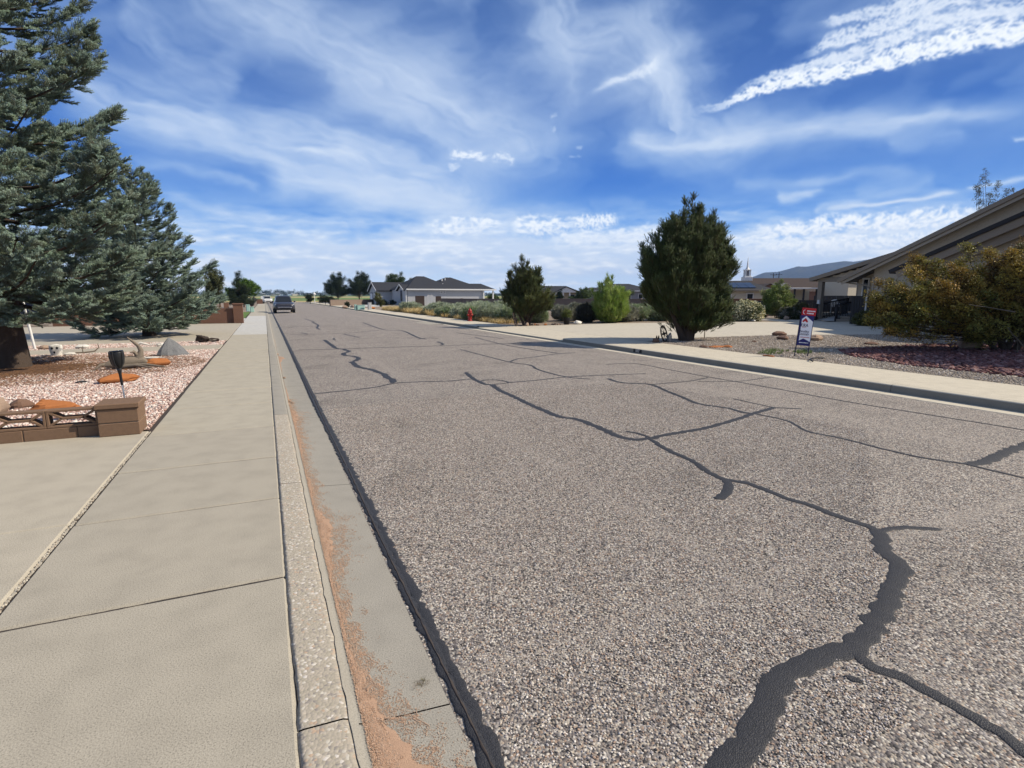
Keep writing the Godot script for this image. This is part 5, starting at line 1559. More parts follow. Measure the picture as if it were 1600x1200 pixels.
func make_car(called: String, label: String, paint: Material) -> Node3D:
	# a tall estate car, its nose towards +z
	var t := thing(called, label, "car")
	# lower body: sections from tail to nose: z, half width, bottom, shoulder height
	var sec := [[-2.36, .70, .50, .92], [-2.30, .86, .40, 1.02], [-2.0, .94, .34, 1.06], [-1.0, .965, .32, 1.06], [.6, .965, .32, 1.06], [1.0, .965, .33, 1.09], [1.6, .955, .34, 1.07], [2.05, .92, .34, 1.01], [2.25, .84, .36, .95], [2.36, .70, .42, .84]]
	var rows := []
	for s in sec:
		var row := PackedVector3Array()
		var w: float = s[1]; var lo: float = s[2]; var hi: float = s[3]
		for q in [[-.80, lo], [-1.0, lo + .10], [-1.02, (lo + hi) * .5], [-.985, hi - .10], [-.90, hi - .015], [-.5, hi + .02], [0, hi + .03], [.5, hi + .02], [.90, hi - .015], [.985, hi - .10], [1.02, (lo + hi) * .5], [1.0, lo + .10], [.80, lo]]:
			row.append(Vector3(-q[0] * w, q[1], s[0]))
		rows.append(row)
	var b := MB.new()
	b.grid(rows, true)
	for e in [0, rows.size() - 1]:
		var r: PackedVector3Array = rows[e]
		for k in range(1, r.size() - 1):
			if e == 0: b.tri(r[0], r[k + 1], r[k])
			else: b.tri(r[0], r[k], r[k + 1])
	obj("body", b, paint, t)
	# cabin
	var cab := [[-2.25, .80, 1.02, .86, 1.03], [-2.0, .80, 1.02, .66, 1.66], [-1.4, .80, 1.04, .66, 1.74], [0.0, .80, 1.04, .66, 1.745], [.35, .80, 1.06, .64, 1.70], [.62, .80, 1.08, .655, 1.52], [1.15, .80, 1.08, .78, 1.10]]
	rows = []
	for s in cab:
		var row := PackedVector3Array()
		for q in [[1.0, 0.0], [.97, .25], [.90, .90], [.74, 1.0], [0, 1.025], [-.74, 1.0], [-.90, .90], [-.97, .25], [-1.0, 0.0]]:
			var k: float = q[1]
			row.append(Vector3(lerpf(s[1], s[3], minf(1, k)) * signf(q[0]) * (absf(q[0]) if k > .9 else 1.0) if q[0] != 0 else 0.0, lerpf(s[2], s[4], k), s[0]))
		rows.append(row)
	b = MB.new(); b.grid(rows)
	obj("cabin", b, paint, t)
	# glass laid 4 mm proud of the cabin
	b = MB.new()
	b.quad(Vector3(-.70, 1.12, 1.155), Vector3(.70, 1.12, 1.155), Vector3(.585, 1.655, .48), Vector3(-.585, 1.655, .48))
	obj("windscreen", b, M.glass, t)
	for s in [-1.0, 1.0]:
		for q in [[-.1, .55], [-1.2, -.2], [-1.95, -1.3]]:
			b = MB.new()
			var a := Vector3(s * .806, 1.10, q[0]); var c := Vector3(s * .806, 1.10, q[1]); var d := Vector3(s * .70, 1.60, q[1] - .12); var e := Vector3(s * .70, 1.60, q[0] + .05)
			if s > 0: b.quad(c, a, e, d)
			else: b.quad(a, c, d, e)
			obj("side_window", b, M.glass, t)
		b = MB.new(); b.blob(Vector3(s * 1.03, 1.15, .70), Vector3(.11, .085, .07), nz, .05, s, 6, 8); obj("mirror", b, paint, t)
		b = MB.new(); b.box(Vector3(s * .70, .855, 2.20), Vector3(.34, .13, .12), .03, Basis(Vector3.UP, s * .35)); obj("headlight", b, M.lamp_lens, t)
		b = MB.new(); b.box(Vector3(s * .66, .50, 2.30), Vector3(.20, .09, .06), .02, Basis(Vector3.UP, s * .3)); obj("fog_light", b, M.lamp_lens, t)
		b = MB.new(); b.box(Vector3(s * .62, 1.78, -.7), Vector3(.04, .04, 1.9), .012); obj("roof_rail", b, M.chrome, t)
		for z in [1.48, -1.45]:
			b = MB.new()
			b.xf = Transform3D(Basis(Vector3(0, 0, 1), PI / 2), Vector3(s * .86, .365, z))
			b.lathe([Vector2(.24, -.12), Vector2(.34, -.12), Vector2(.365, -.08), Vector2(.365, .08), Vector2(.34, .12), Vector2(.24, .12)], 20)
			var wh := obj("wheel", b, M.rubber, t)
			b = MB.new()
			b.xf = Transform3D(Basis(Vector3(0, 0, 1), PI / 2), Vector3(s * .86, .365, z))
			b.lathe([Vector2(.0001, -.10), Vector2(.25, -.11), Vector2(.25, .11), Vector2(.0001, .10)], 16)
			obj("rim", b, M.steel, wh)
	b = MB.new(); b.box(Vector3(0, .86, 2.315), Vector3(.86, .13, .05), .015); var gr := obj("grille", b, M.dark, t)
	for i in 7:
		b = MB.new(); b.box(Vector3(-.36 + i * .12, .86, 2.345), Vector3(.035, .11, .02), .006); obj("grille_slot", b, M.chrome, gr)
	b = MB.new(); b.box(Vector3(0, .60, 2.36), Vector3(1.30, .05, .05), .015); obj("bumper_trim", b, M.chrome, t)
	b = MB.new(); b.box(Vector3(0, .47, 2.33), Vector3(1.0, .17, .06), .02); obj("air_intake", b, M.dark, t)
	b = MB.new(); b.box(Vector3(0, .40, 0), Vector3(1.7, .16, 4.2), .03); obj("underbody", b, M.dark, t)
	return t

# ------------------------------------------------------------------ the house on the right
func siding(parent: Node, x0: float, x1: float, z: float, y0: float, step: float, top: Callable, m: Material) -> void:
	# lapped boards up to a sloping edge; top(x) is the height of that edge
	var y := y0
	while y < 9.0:
		var a := x0; var c := x1
		while a < c and float(top.call(a)) < y + step * .5: a += .04
		while c > a and float(top.call(c)) < y + step * .5: c -= .04
		if c - a < .1: break
		var b := MB.new()
		b.quad(Vector3(a, y, z + .016), Vector3(c, y, z + .016), Vector3(c, y + step, z + .003), Vector3(a, y + step, z + .003))
		b.quad(Vector3(a, y, z), Vector3(c, y, z), Vector3(c, y, z + .016), Vector3(a, y, z + .016))
		obj("siding_board", b, m, parent)
		y += step

func slope(b: MB, x0: float, y0: float, x1: float, y1: float, zf: float, zb: float, th: float) -> void:     # a roof plane rising from x0 to x1 with its depth
	var A := Vector3(x0, y0, zf); var B := Vector3(x1, y1, zf); var D := Vector3(x1, y1, zb); var E := Vector3(x0, y0, zb)
	var dn := Vector3(0, -th, 0)
	if x1 > x0:
		b.quad(A, B, D, E); b.quad(A + dn, E + dn, D + dn, B + dn)
		b.quad(A + dn, B + dn, B, A); b.quad(E, D, D + dn, E + dn); b.quad(E + dn, A + dn, A, E); b.quad(B + dn, D + dn, D, B)
	else:
		b.quad(B, A, E, D); b.quad(B + dn, D + dn, E + dn, A + dn)
		b.quad(B + dn, A + dn, A, B); b.quad(D, E, E + dn, D + dn); b.quad(A + dn, E + dn, E, A); b.quad(D + dn, B + dn, B, D)

func rake_board(parent: Node, called: String, x0: float, y0: float, x1: float, y1: float, z: float, w: float, th: float, m: Material) -> void:
	var b := MB.new()
	var d := Vector2(x1 - x0, y1 - y0)
	b.box(Vector3((x0 + x1) / 2, (y0 + y1) / 2 - w / 2, z), Vector3(d.length(), w, th), .006, Basis(Vector3(0, 0, 1), d.angle()))
	obj(called, b, m, parent)

func build_right() -> void:
	# the gable end faces the road: local x runs along it towards us, local z towards the road
	var h := thing("tan_house", "tan sided house with two stepped gables and a sloping porch roof on the right", "house", Vector3(31, 0, -16.1), -PI / 2)
	var S := .45
	var rx := 5.0
	var b := MB.new()
	var main_top := func(x): return 2.52 + (x + 5.4) * S if x < rx else 2.52 + (2.0 * rx + 5.4 - x) * S
	b.quad(Vector3(-3.77, 0, 0), Vector3(14, 0, 0), Vector3(14, 2.6, 0), Vector3(-3.77, 2.6, 0))
	b.quad(Vector3(-3.77, 2.6, 0), Vector3(14, 2.6, 0), Vector3(rx, 7.0, 0), Vector3(-3.77, 3.1, 0))
	b.quad(Vector3(-3.77, 0, -14), Vector3(-3.77, 0, 0), Vector3(-3.77, 3.1, 0), Vector3(-3.77, 3.1, -14))
	b.quad(Vector3(14, 0, -14), Vector3(-3.77, 0, -14), Vector3(-3.77, 2.6, -14), Vector3(14, 2.6, -14))
	b.quad(Vector3(14, 0, 0), Vector3(14, 0, -14), Vector3(14, 2.6, -14), Vector3(14, 2.6, 0))
	var wall := obj("wall", b, M.siding, h)
	siding(wall, -3.76, 12.0, .002, .1, .125, main_top, M.siding)
	b = MB.new(); b.box(Vector3(-3.75, 1.35, .03), Vector3(.12, 2.6, .07), .006); obj("corner_board", b, M.trim_light, wall)
	b = MB.new()
	slope(b, -5.46, 2.58, rx + .02, 2.58 + (rx + 5.48) * S, .55, -14.4, .16)
	slope(b, 2.0 * rx + 5.5, 2.58, rx + .02, 2.58 + (rx + 5.48) * S, .55, -14.4, .16)
	var roof := obj("roof", b, M.shingle, h)
	rake_board(roof, "rake_board", -5.48, 2.55, rx, 2.55 + (rx + 5.48) * S, .575, .20, .05, M.trim)
	rake_board(roof, "rake_trim", -5.3, 2.42, rx, 2.42 + (rx + 5.3) * S, .49, .16, .05, M.trim_light)
	b = MB.new(); b.box(Vector3(-5.50, 2.48, -6.6), Vector3(.10, .13, 14.2), .02); obj("gutter", b, M.trim_light, roof)
	# recessed entry wall with windows
	b = MB.new(); b.box(Vector3(-4.48, 1.45, -.96), Vector3(1.42, 2.9, .12))
	var ew := obj("entry_wall", b, M.siding, h)
	siding(ew, -5.18, -3.78, -.898, .1, .125, func(_x): return 2.9, M.siding)
	for q in [[-4.72, .17], [-4.18, .14]]:
		b = MB.new()
		for s in [-1.0, 1.0]: b.box(Vector3(q[0] + s * q[1], 1.75, -.86), Vector3(.08, 1.7, .09), .006)
		b.box(Vector3(q[0], 2.61, -.86), Vector3(q[1] * 2 + .10, .09, .10), .006); b.box(Vector3(q[0], .88, -.86), Vector3(q[1] * 2 + .10, .07, .12), .006)
		var wf := obj("window", b, M.white, h)
		b = MB.new(); b.box(Vector3(q[0], 1.75, -.875), Vector3(q[1] * 2 - .06, 1.66, .02)); obj("pane", b, M.glass, wf)
	b = MB.new(); b.tube([Vector3(-5.42, 2.42, .2), Vector3(-5.0, 2.36, .2), Vector3(-4.0, 2.2, .15), Vector3(-3.86, 2.0, .12), Vector3(-3.86, .1, .12)], [.045, .045, .045, .045, .045], 7); obj("downspout", b, M.trim, h)
	# porch: a long sloping roof carried on posts
	b = MB.new(); slope(b, -9.27, 2.74, -1.0, 2.74 + 8.27 * .25, -2.05, -16.5, .14)
	var pr := obj("porch_roof", b, M.shingle, h)
	rake_board(pr, "rake_board", -9.29, 2.80, -2.4, 2.80 + 6.89 * .25, -2.02, .24, .05, M.trim)
	b = MB.new(); b.box(Vector3(-9.32, 2.64, -9.3), Vector3(.10, .13, 14.4), .02); obj("gutter", b, M.trim_light, pr)
	b = MB.new(); b.quad(Vector3(-8.9, 2.56, -2.3), Vector3(-3.0, 2.56, -2.3), Vector3(-3.0, 4.0, -2.3), Vector3(-8.9, 2.62, -2.3))
	var tymp := obj("porch_gable", b, M.siding, h)
	siding(tymp, -8.9, -3.0, -2.295, 2.80, .125, func(x): return 2.60 + (x + 8.9) * .25, M.siding)
	b = MB.new(); b.box(Vector3(-6.2, 2.66, -2.34), Vector3(5.2, .28, .20), .01); obj("beam", b, M.trim, h)
	for q in [[-8.62, -2.34, .30], [-8.62, -9.5, .24], [-8.62, -16.2, .24], [-6.25, -2.6, .22]]:
		b = MB.new(); b.box(Vector3(q[0], 1.27, q[1]), Vector3(q[2], 2.54, q[2]), .012); obj("porch_post", b, M.trim, h)
	b = MB.new(); b.box(Vector3(-8.1, .23, -7.3), Vector3(5.8, .46, 4.6), .01); obj("porch_deck", b, M.concrete_grey, h)
	b = MB.new()
	b.xf = Transform3D(Basis(), Vector3(-7.85, 0, 0))
	b.quad(Vector3(-.62, .055, -1.9), Vector3(.62, .055, -1.9), Vector3(.62, .47, -5.0), Vector3(-.62, .47, -5.0))
	b.quad(Vector3(.62, .0, -1.9), Vector3(.62, 0, -5.0), Vector3(.62, .47, -5.0), Vector3(.62, .055, -1.9))
	obj("ramp", b, M.concrete_pale, h)
	for i in 2:
		b = MB.new(); b.box(Vector3(-6.45, .11 + .17 * i, -2.0 - .34 * i), Vector3(1.15, .16, .36), .012); obj("step", b, M.trim, h)
	var rail := func(x0: float, z0: float, x1: float, z1: float, y0: float, y1: float, hh: float):
		var r := Node3D.new(); r.name = "railing"; h.add_child(r, true)
		var n := int(Vector2(x1 - x0, z1 - z0).length() / .16) + 1
		for i in n + 1:
			var k := float(i) / n
			var q := MB.new()
			q.box(Vector3(lerpf(x0, x1, k), lerpf(y0, y1, k) + hh / 2, lerpf(z0, z1, k)), Vector3(.05, hh, .05) if i > 0 and i < n else Vector3(.10, hh + .08, .10), .006)
			obj("baluster", q, M.dark_wood, r)
		var q := MB.new()
		q.tube([Vector3(x0, y0 + hh, z0), Vector3(x1, y1 + hh, z1)], [.05, .05], 6); q.tube([Vector3(x0, y0 + .12, z0), Vector3(x1, y1 + .12, z1)], [.035, .035], 6)
		obj("rail", q, M.dark_wood, r)
	rail.call(-8.55, -1.9, -8.55, -5.0, .05, .45, 1.0)
	rail.call(-7.12, -1.9, -7.12, -5.0, .05, .45, 1.0)
	# garage block in front with its own gable
	var G := .42
	var g_top := func(x): return 2.62 + (x - .5) * G
	b = MB.new()
	b.quad(Vector3(1.2, 0, 5.0), Vector3(13, 0, 5.0), Vector3(13, 2.6, 5.0), Vector3(1.2, 2.6, 5.0))
	b.quad(Vector3(1.2, 2.6, 5.0), Vector3(13, 2.6, 5.0), Vector3(7.0, 5.3, 5.0), Vector3(1.2, 2.85, 5.0))
	b.quad(Vector3(1.2, 0, .02), Vector3(1.2, 0, 5.0), Vector3(1.2, 2.85, 5.0), Vector3(1.2, 2.85, .02))
	var gw := obj("garage_wall", b, M.siding, h)
	siding(gw, 1.22, 9.0, 5.002, .1, .125, g_top, M.siding)
	b = MB.new()
	slope(b, .44, 2.74, 7.0, 2.74 + 6.56 * G, 5.5, .05, .15)
	slope(b, 13.6, 2.74, 7.0, 2.74 + 6.56 * G, 5.5, .05, .15)
	var gr := obj("garage_roof", b, M.shingle, h)
	rake_board(gr, "rake_board", .42, 2.76, 7.0, 2.76 + 6.58 * G, 5.52, .16, .05, M.dark_wood)
	rake_board(gr, "rake_trim", .7, 2.74, 7.0, 2.74 + 6.3 * G, 5.44, .34, .05, M.trim)
	rake_board(gr, "rake_trim", 1.2, 2.66, 7.0, 2.66 + 5.8 * G, 5.25, .40, .05, M.trim)
	b = MB.new(); b.box(Vector3(.40, 2.66, 2.8), Vector3(.10, .13, 5.2), .02); obj("gutter", b, M.trim_light, gr)
	b = MB.new(); b.box(Vector3(5.6, 1.15, 5.05), Vector3(4.8, 2.2, .06), .01)
	var gd := obj("garage_door", b, M.trim, h)
	for i in 3:
		for j in 4:
			var q := MB.new(); q.box(Vector3(3.8 + j * 1.2, .45 + i * .70, 5.09), Vector3(1.02, .52, .03), .012); obj("door_panel", q, M.trim, gd)
	b = MB.new(); b.box(Vector3(3.4, 3.45, 5.35), Vector3(.16, .24, .22), .02); obj("wall_light", b, M.dark, h)
	# patio chairs on the deck
	for q in [[36.9, -26.2, -.9, "white patio chair with a rounded back on the porch deck"], [37.6, -24.6, -2.4, "white patio chair farther right on the porch deck"]]:
		var c := thing("patio_chair", q[3], "chair", Vector3(q[0], .46, q[1]), q[2], "chairs on the porch")
		b = MB.new(); b.box(Vector3(0, .42, 0), Vector3(.52, .05, .50), .015); obj("seat", b, M.white, c)
		b = MB.new()
		var arch := PackedVector2Array([Vector2(-.26, 0), Vector2(.26, 0)])
		for i in 9:
			var a := PI * i / 8.0
			arch.append(Vector2(cos(a) * .27, .26 + sin(a) * .24))
		b.xf = Transform3D(Basis(Vector3.RIGHT, -.22), Vector3(0, .44, -.24)); b.prism(arch, .035); obj("back", b, M.white, c)
		for s in [[-1, -1], [-1, 1], [1, -1], [1, 1]]:
			b = MB.new(); b.box(Vector3(s[0] * .23, .20, s[1] * .22), Vector3(.04, .40, .04), .006); obj("leg", b, M.white, c)
		for s in [-1.0, 1.0]:
			b = MB.new(); b.tube([Vector3(s * .27, .42, .2), Vector3(s * .28, .63, .18), Vector3(s * .28, .64, -.2)], [.022, .022, .022], 6); obj("arm", b, M.white, c)
	b = MB.new(); b.box(Vector3(-8.55, 1.22, -2.12), Vector3(.16, .28, .12), .015); obj("mail_box", b, M.white, h)
	# dark slatted screens
	for q in [["dark slatted fence screen in front of the tan house's entry", Vector3(30.3, 0, -20.5), -PI / 2, 4.6, 1.63], ["dark slatted fence closing the porch at the back", Vector3(44.5, 0, -33.6), -PI / 2, 9.0, 1.66], ["black fence beside the tall leafy bush behind the drive", hp(20.0, 0, 45), -deg_to_rad(YAW), 2.6, 1.25], ["black fence between the tall bush and the porch post", hp(22.4, 0, 44), -deg_to_rad(YAW), 3.8, 1.30]]:
		var f := thing("slat_fence", q[0], "fence", q[1], q[2])
		var n := int(q[3] / .15)
		for i in n:
			b = MB.new(); b.box(Vector3((i + .5) * .15, q[4] / 2, rnd(-.006, .006)), Vector3(.138, q[4] - rnd(0, .015), .025), .004); obj("slat", b, M.dark_wood, f)
		for i in 3:
			b = MB.new(); b.box(Vector3(q[3] * i / 2.0, q[4] / 2, -.06), Vector3(.09, q[4], .09), .006); obj("post", b, M.dark_wood, f)
	b = MB.new(); b.tube([Vector3(0, 0, 0), Vector3(0, 1.68, 0)], [.04, .04], 8)
	tag(obj("post", b, M.white, null, Transform3D(Basis(), Vector3(29.85, 0, -19.4))), "thin white post standing before the dark fence screen", "post")

# ------------------------------------------------------------------ houses, church, walls and trees further off
func hip(b: MB, x0: float, x1: float, z0: float, z1: float, ye: float, rx0: float, rx1: float, rz: float, yr: float) -> void:    # z0 is the front
	var A := Vector3(x0, ye, z0); var B := Vector3(x1, ye, z0); var D := Vector3(x1, ye, z1); var E := Vector3(x0, ye, z1)
	var R0 := Vector3(rx0, yr, rz); var R1 := Vector3(rx1, yr, rz)
	b.quad(A, B, R1, R0); b.tri(B, D, R1); b.quad(D, E, R0, R1); b.tri(E, A, R0)
	b.quad(A, E, D, B)

func fascia(parent: Node, pts: Array, m: Material, hgt := .2) -> void:
	for i in pts.size() - 1:
		var b := MB.new()
		var A: Vector3 = pts[i]; var B: Vector3 = pts[i + 1]
		var d := B - A
		b.box((A + B) / 2, Vector3(d.length() + .04, hgt, .05), .008, face_along(d))
		obj("fascia", b, m, parent)

func window_at(parent: Node, c: Vector3, w: float, hh: float, turn: float, frame: Material) -> void:
	var bs := Basis(Vector3.UP, turn)
	var b := MB.new()
	for s in [-1.0, 1.0]:
		b.box(c + bs * Vector3(s * w / 2, 0, .03), Vector3(.09, hh + .16, .09), .008, bs)
		b.box(c + bs * Vector3(0, s * hh / 2, .03), Vector3(w, .09, .08), .008, bs)
	var f := obj("window", b, frame, parent)
	b = MB.new(); b.box(c, Vector3(w - .08, hh - .08, .03), 0.0, bs); obj("pane", b, M.glass, f)

func block_wall(called: String, label: String, A: Vector3, B: Vector3, H: float, th: float, m: Material, posts := 6.0) -> Node3D:
	var d := B - A
	var t := thing(called, label, "wall", A, atan2(-d.z, d.x))
	var L := d.length()
	var b := MB.new(); b.box(Vector3(L / 2, H / 2, 0), Vector3(L, H, th), .01); obj("wall", b, m, t)
	b = MB.new(); b.box(Vector3(L / 2, H + .03, 0), Vector3(L, .06, th + .06), .012); obj("cap", b, m, t)
	var x := posts
	while x < L:
		b = MB.new(); b.box(Vector3(x, H / 2 + .05, 0), Vector3(.42, H + .12, th + .12), .012); obj("pilaster", b, m, t)
		x += posts
	return t

func simple_tree(called: String, label: String, at: Vector3, H: float, W: float, kit: Array, n: int, tints: Array, s: float, shape := 0, group := "") -> Node3D:
	rng.seed = int(absf(at.x * 31 + at.z * 17)) + 5
	var t := thing(called, label, "tree", at, 0.0, group)
	stems(t, "trunk", [[Vector3(0, -.1, 0), Vector3(.05 * H * rnd(-.3, .3), H * .75, 0), .035 * H * .5 + .03, .02]], M.bark)
	var blobs := []
	if shape == 0:        # rounded, in several lumps
		for i in 7: blobs.append([Vector3(rnd(-.3, .3) * W, H * rnd(.42, .82), rnd(-.3, .3) * W), Vector3(W * rnd(.22, .34), H * rnd(.13, .2), W * rnd(.22, .34))])
	elif shape == 1:      # conical
		for i in 6:
			var k := i / 5.0
			blobs.append([Vector3(0, H * lerpf(.16, .93, k), 0), Vector3(W * .5 * (1.02 - k * .9), H * .13, W * .5 * (1.02 - k * .9))])
	else:                 # low and wide
		for i in 6: blobs.append([Vector3(rnd(-.3, .3) * W, H * rnd(.3, .62), rnd(-.3, .3) * W), Vector3(W * rnd(.24, .36), H * rnd(.25, .38), W * rnd(.22, .34))])
	leaders(t, kit, M.leaf, maxi(12, n / 16), 16, Vector3(0, H * .12, 0), .05 * W, blobs, tints, s * .7, s * 1.3, .06, W * .055, .3, false, H * .05)
	return t

func shrub(called: String, label: String, at: Vector3, W: float, H: float, kit: Array, n: int, tints: Array, s: float, up := .7, group := "", category := "shrub") -> Node3D:
	rng.seed = int(absf(at.x * 53 + at.z * 29)) + 11
	var t := thing(called, label, category, at, 0.0, group)
	var list := []
	for i in 5:
		var a := TAU * i / 5.0 + rnd(-.3, .3)
		list.append([Vector3(cos(a) * .05, -.03, sin(a) * .05), Vector3(cos(a) * W * .28, H * rnd(.45, .7), sin(a) * W * .28), .018, .006])
	stems(t, "stem", list, M.bark)
	var blobs := [[Vector3(0, H * .42, 0), Vector3(W * .42, H * .45, W * .40)]]
	for i in 4:
		var a := TAU * i / 4.0 + rnd(-.5, .5)
		blobs.append([Vector3(cos(a) * W * .25, H * rnd(.32, .55), sin(a) * W * .25), Vector3(W * .26, H * rnd(.28, .42), W * .26)])
	crown(t, "foliage", kit, M.leaf, n, blobs, tints, s * .75, s * 1.3, up, .45)
	return t

func build_far() -> void:
	var b := MB.new()
	# grey house with dark hipped roofs
	var h := thing("grey_house", "light grey single-storey house with dark hip roof and garage gables", "house", Vector3(22, .03, -91.7))
	b.box(Vector3(6.75, 1.36, -7), Vector3(13.5, 2.72, 14)); b.box(Vector3(1.0, 1.36, -17), Vector3(7.0, 2.72, 8))
	var w := obj("wall", b, M.grey_wall, h)
	b = MB.new(); b.box(Vector3(3.0, 1.36, -8.6), Vector3(6.2, 2.70, 4.9)); obj("recess_wall", b, M.grey_wall, h)
	b = MB.new()
	hip(b, -.3, 8.6, .45, -14.5, 2.78, 3.2, 4.6, -6.5, 5.15)
	hip(b, 4.4, 14.0, .45, -14.5, 2.79, 8.6, 9.6, -6.2, 5.0)
	hip(b, 6.0, 15.9, .40, -6.5, 2.77, 8.0, 14.3, -3.0, 3.85)
	var roof := obj("roof", b, M.slate, h)
	for q in [[-.35, -3.0, 2.6, .75], [-2.6, -17.0, 4.3, 1.45]]:        # the two street-side gables face the road
		b = MB.new()
		var x0: float = q[0]; var zc: float = q[1]; var hw: float = q[2]; var up: float = q[3]
		b.tri(Vector3(x0, 2.72, zc - hw), Vector3(x0, 2.72, zc + hw), Vector3(x0, 2.72 + up * 1.05, zc))
		b.box(Vector3(x0 + 1.6, 1.36, zc), Vector3(3.2, 2.72, hw * 2 - .02))
		obj("gable_wall", b, M.grey_wall, h)
		b = MB.new()
		for s in [-1.0, 1.0]:
			var A := Vector3(x0 - .4, 2.62, zc + s * (hw + .4)); var R := Vector3(x0 - .4, 2.86 + up, zc)
			var A2 := A + Vector3(6.5, 0, 0); var R2 := R + Vector3(6.5, 0, 0)
			if s > 0: b.quad(A, A2, R2, R); b.quad(A - Vector3(0, .14, 0), R - Vector3(0, .14, 0), R2 - Vector3(0, .14, 0), A2 - Vector3(0, .14, 0))
			else: b.quad(A2, A, R, R2); b.quad(A2 - Vector3(0, .14, 0), R2 - Vector3(0, .14, 0), R - Vector3(0, .14, 0), A - Vector3(0, .14, 0))
		obj("gable_roof", b, M.slate, h)
		fascia(h, [Vector3(x0 - .42, 2.60, zc - hw - .42), Vector3(x0 - .42, 2.82 + up, zc), Vector3(x0 - .42, 2.60, zc + hw + .42)], M.white)
	fascia(h, [Vector3(-.3, 2.72, .48), Vector3(15.9, 2.72, .48), Vector3(15.95, 2.72, -6.5)], M.white, .22)
	for q in [-15.4, -19.0]:
		b = MB.new(); b.box(Vector3(-2.63, 1.15, q), Vector3(.06, 2.3, 2.6), .01); obj("door_frame", b, M.navy, h)
		b = MB.new(); b.box(Vector3(-2.68, 1.08, q), Vector3(.06, 2.1, 2.2), .01); obj("garage_door", b, M.white, h)
	window_at(h, Vector3(-.38, 1.65, -3.0), .9, 1.7, -PI / 2, M.navy)
	for q in [5.9, 6.45]: window_at(h, Vector3(q, 2.28, .02), .30, .26, 0, M.white)
	for q in [[13.6, .2], [15.4, .2], [15.4, -5.5]]:
		b = MB.new(); b.box(Vector3(q[0], 1.35, q[1]), Vector3(.22, 2.70, .22), .012); obj("porch_post", b, M.white, h)
	b = MB.new(); b.box(Vector3(-.28, 1.36, .02), Vector3(.14, 2.7, .14), .01); obj("corner_board", b, M.white, h)
	for q in [[7.2, 4.45, -3.9, .22, .35], [8.0, 4.6, -4.6, .14, .5], [6.9, 3.7, -2.5, .18, .22]]:
		b = MB.new(); b.box(Vector3(q[0], q[1], q[2]), Vector3(q[3], q[4], q[3]), .02); obj("roof_vent", b, M.white, h)
	# gate and side screens by that house
	var gt := thing("arched_gate", "pale arched double gate between dark brown side walls", "gate", Vector3(24.6, .03, -89.0))
	for q in [[-1.25, 1.5, 1.65], [1.9, .9, 1.6]]:
		b = MB.new(); b.box(Vector3(q[0], q[2] / 2, 0), Vector3(q[1], q[2], .2), .01); obj("side_wall", b, M.brown_roof, gt)
	for s in [0.0, .62]:
		b = MB.new(); b.prism(PackedVector2Array([Vector2(0, .05), Vector2(.56, .05), Vector2(.56, 1.75 if s == 0.0 else 1.62), Vector2(.28, 1.86), Vector2(0, 1.62 if s == 0.0 else 1.75)]), .06)
		obj("gate_leaf", b, M.grey_wall, gt, Transform3D(Basis(), Vector3(-.1 + s, 0, .05)))
	# brown block walls of the lots
	block_wall("lot_wall", "long brown block wall behind the sagebrush lot", Vector3(26.6, .03, -87.5), Vector3(29.2, .03, -54), 1.18, .2, M.fence_block, 8.4)
	block_wall("lot_wall", "brown block wall behind the lime-green bush", Vector3(29.25, .03, -53.8), Vector3(36.0, .03, -40.0), 1.25, .2, M.fence_block, 5.2)
	block_wall("lot_wall", "brown block wall with a pinkish top behind the white-flowered bush", hp(16.0, .03, 50.5), hp(22.5, .03, 49), 1.30, .2, M.brick, 30.0)
	block_wall("lot_wall", "low brown block wall along the white gravel yard far up the road", Vector3(9.9, .0, -96.0), Vector3(20.2, .0, -110.5), .98, .2, M.fence_block, 50.0)
	# other houses
	var hb := thing("white_porch_house", "distant house with a white gabled porch behind the wall", "house", hp(9.8, 0, 112), -deg_to_rad(YAW))
	b = MB.new(); b.box(Vector3(-3, 1.2, -4), Vector3(14, 2.4, 8)); obj("wall", b, M.beige_wall, hb)
	b = MB.new(); hip(b, -10.5, 4.5, .5, -8.5, 2.4, -6, 1.5, -4, 3.75); obj("roof", b, M.slate, hb)
	b = MB.new(); b.prism(PackedVector2Array([Vector2(-1.3, 2.35), Vector2(3.4, 2.35), Vector2(1.05, 3.4)]), .3); obj("porch_gable", b, M.white, hb, Transform3D(Basis(), Vector3(0, 0, 2.4)))
	b = MB.new(); slope(b, -1.7, 2.3, 1.05, 3.55, 2.6, -3, .12); slope(b, 3.8, 2.3, 1.05, 3.55, 2.6, -3, .12); obj("porch_roof", b, M.slate, hb)
	for x in [-1.1, .4, 1.7, 3.2]:
		b = MB.new(); b.box(Vector3(x, 1.2, 2.1), Vector3(.3, 2.4, .3), .02); obj("porch_post", b, M.white, hb)
	for x in [-.4, 2.4]: window_at(hb, Vector3(x, 1.4, .05), 1.1, 1.2, 0, M.white)
	var hc := thing("grey_hip_house", "distant grey house with arched entry behind the lime-green bush", "house", hp(22.0, 0, 118), -deg_to_rad(YAW))
	b = MB.new(); b.box(Vector3(2, 1.35, -5), Vector3(13, 2.7, 10)); obj("wall", b, M.dark_wall, hc)
	b = MB.new(); hip(b, -5.2, 9.0, .6, -10.6, 2.75, -.5, 4.0, -5, 4.35); hip(b, -7.5, -1, .2, -6, 2.6, -5, -3.5, -3, 3.5); obj("roof", b, M.slate, hc)
	fascia(hc, [Vector3(-5.2, 2.7, .62), Vector3(9.0, 2.7, .62)], M.white)
	for x in [1.2, 3.0, 5.5]: window_at(hc, Vector3(x, 1.45, .05), .9, 1.3, 0, M.white)
	var hs := thing("solar_house", "tan house with blue solar panels on its slate roof", "house", hp(29.6, 0, 70), -deg_to_rad(YAW))
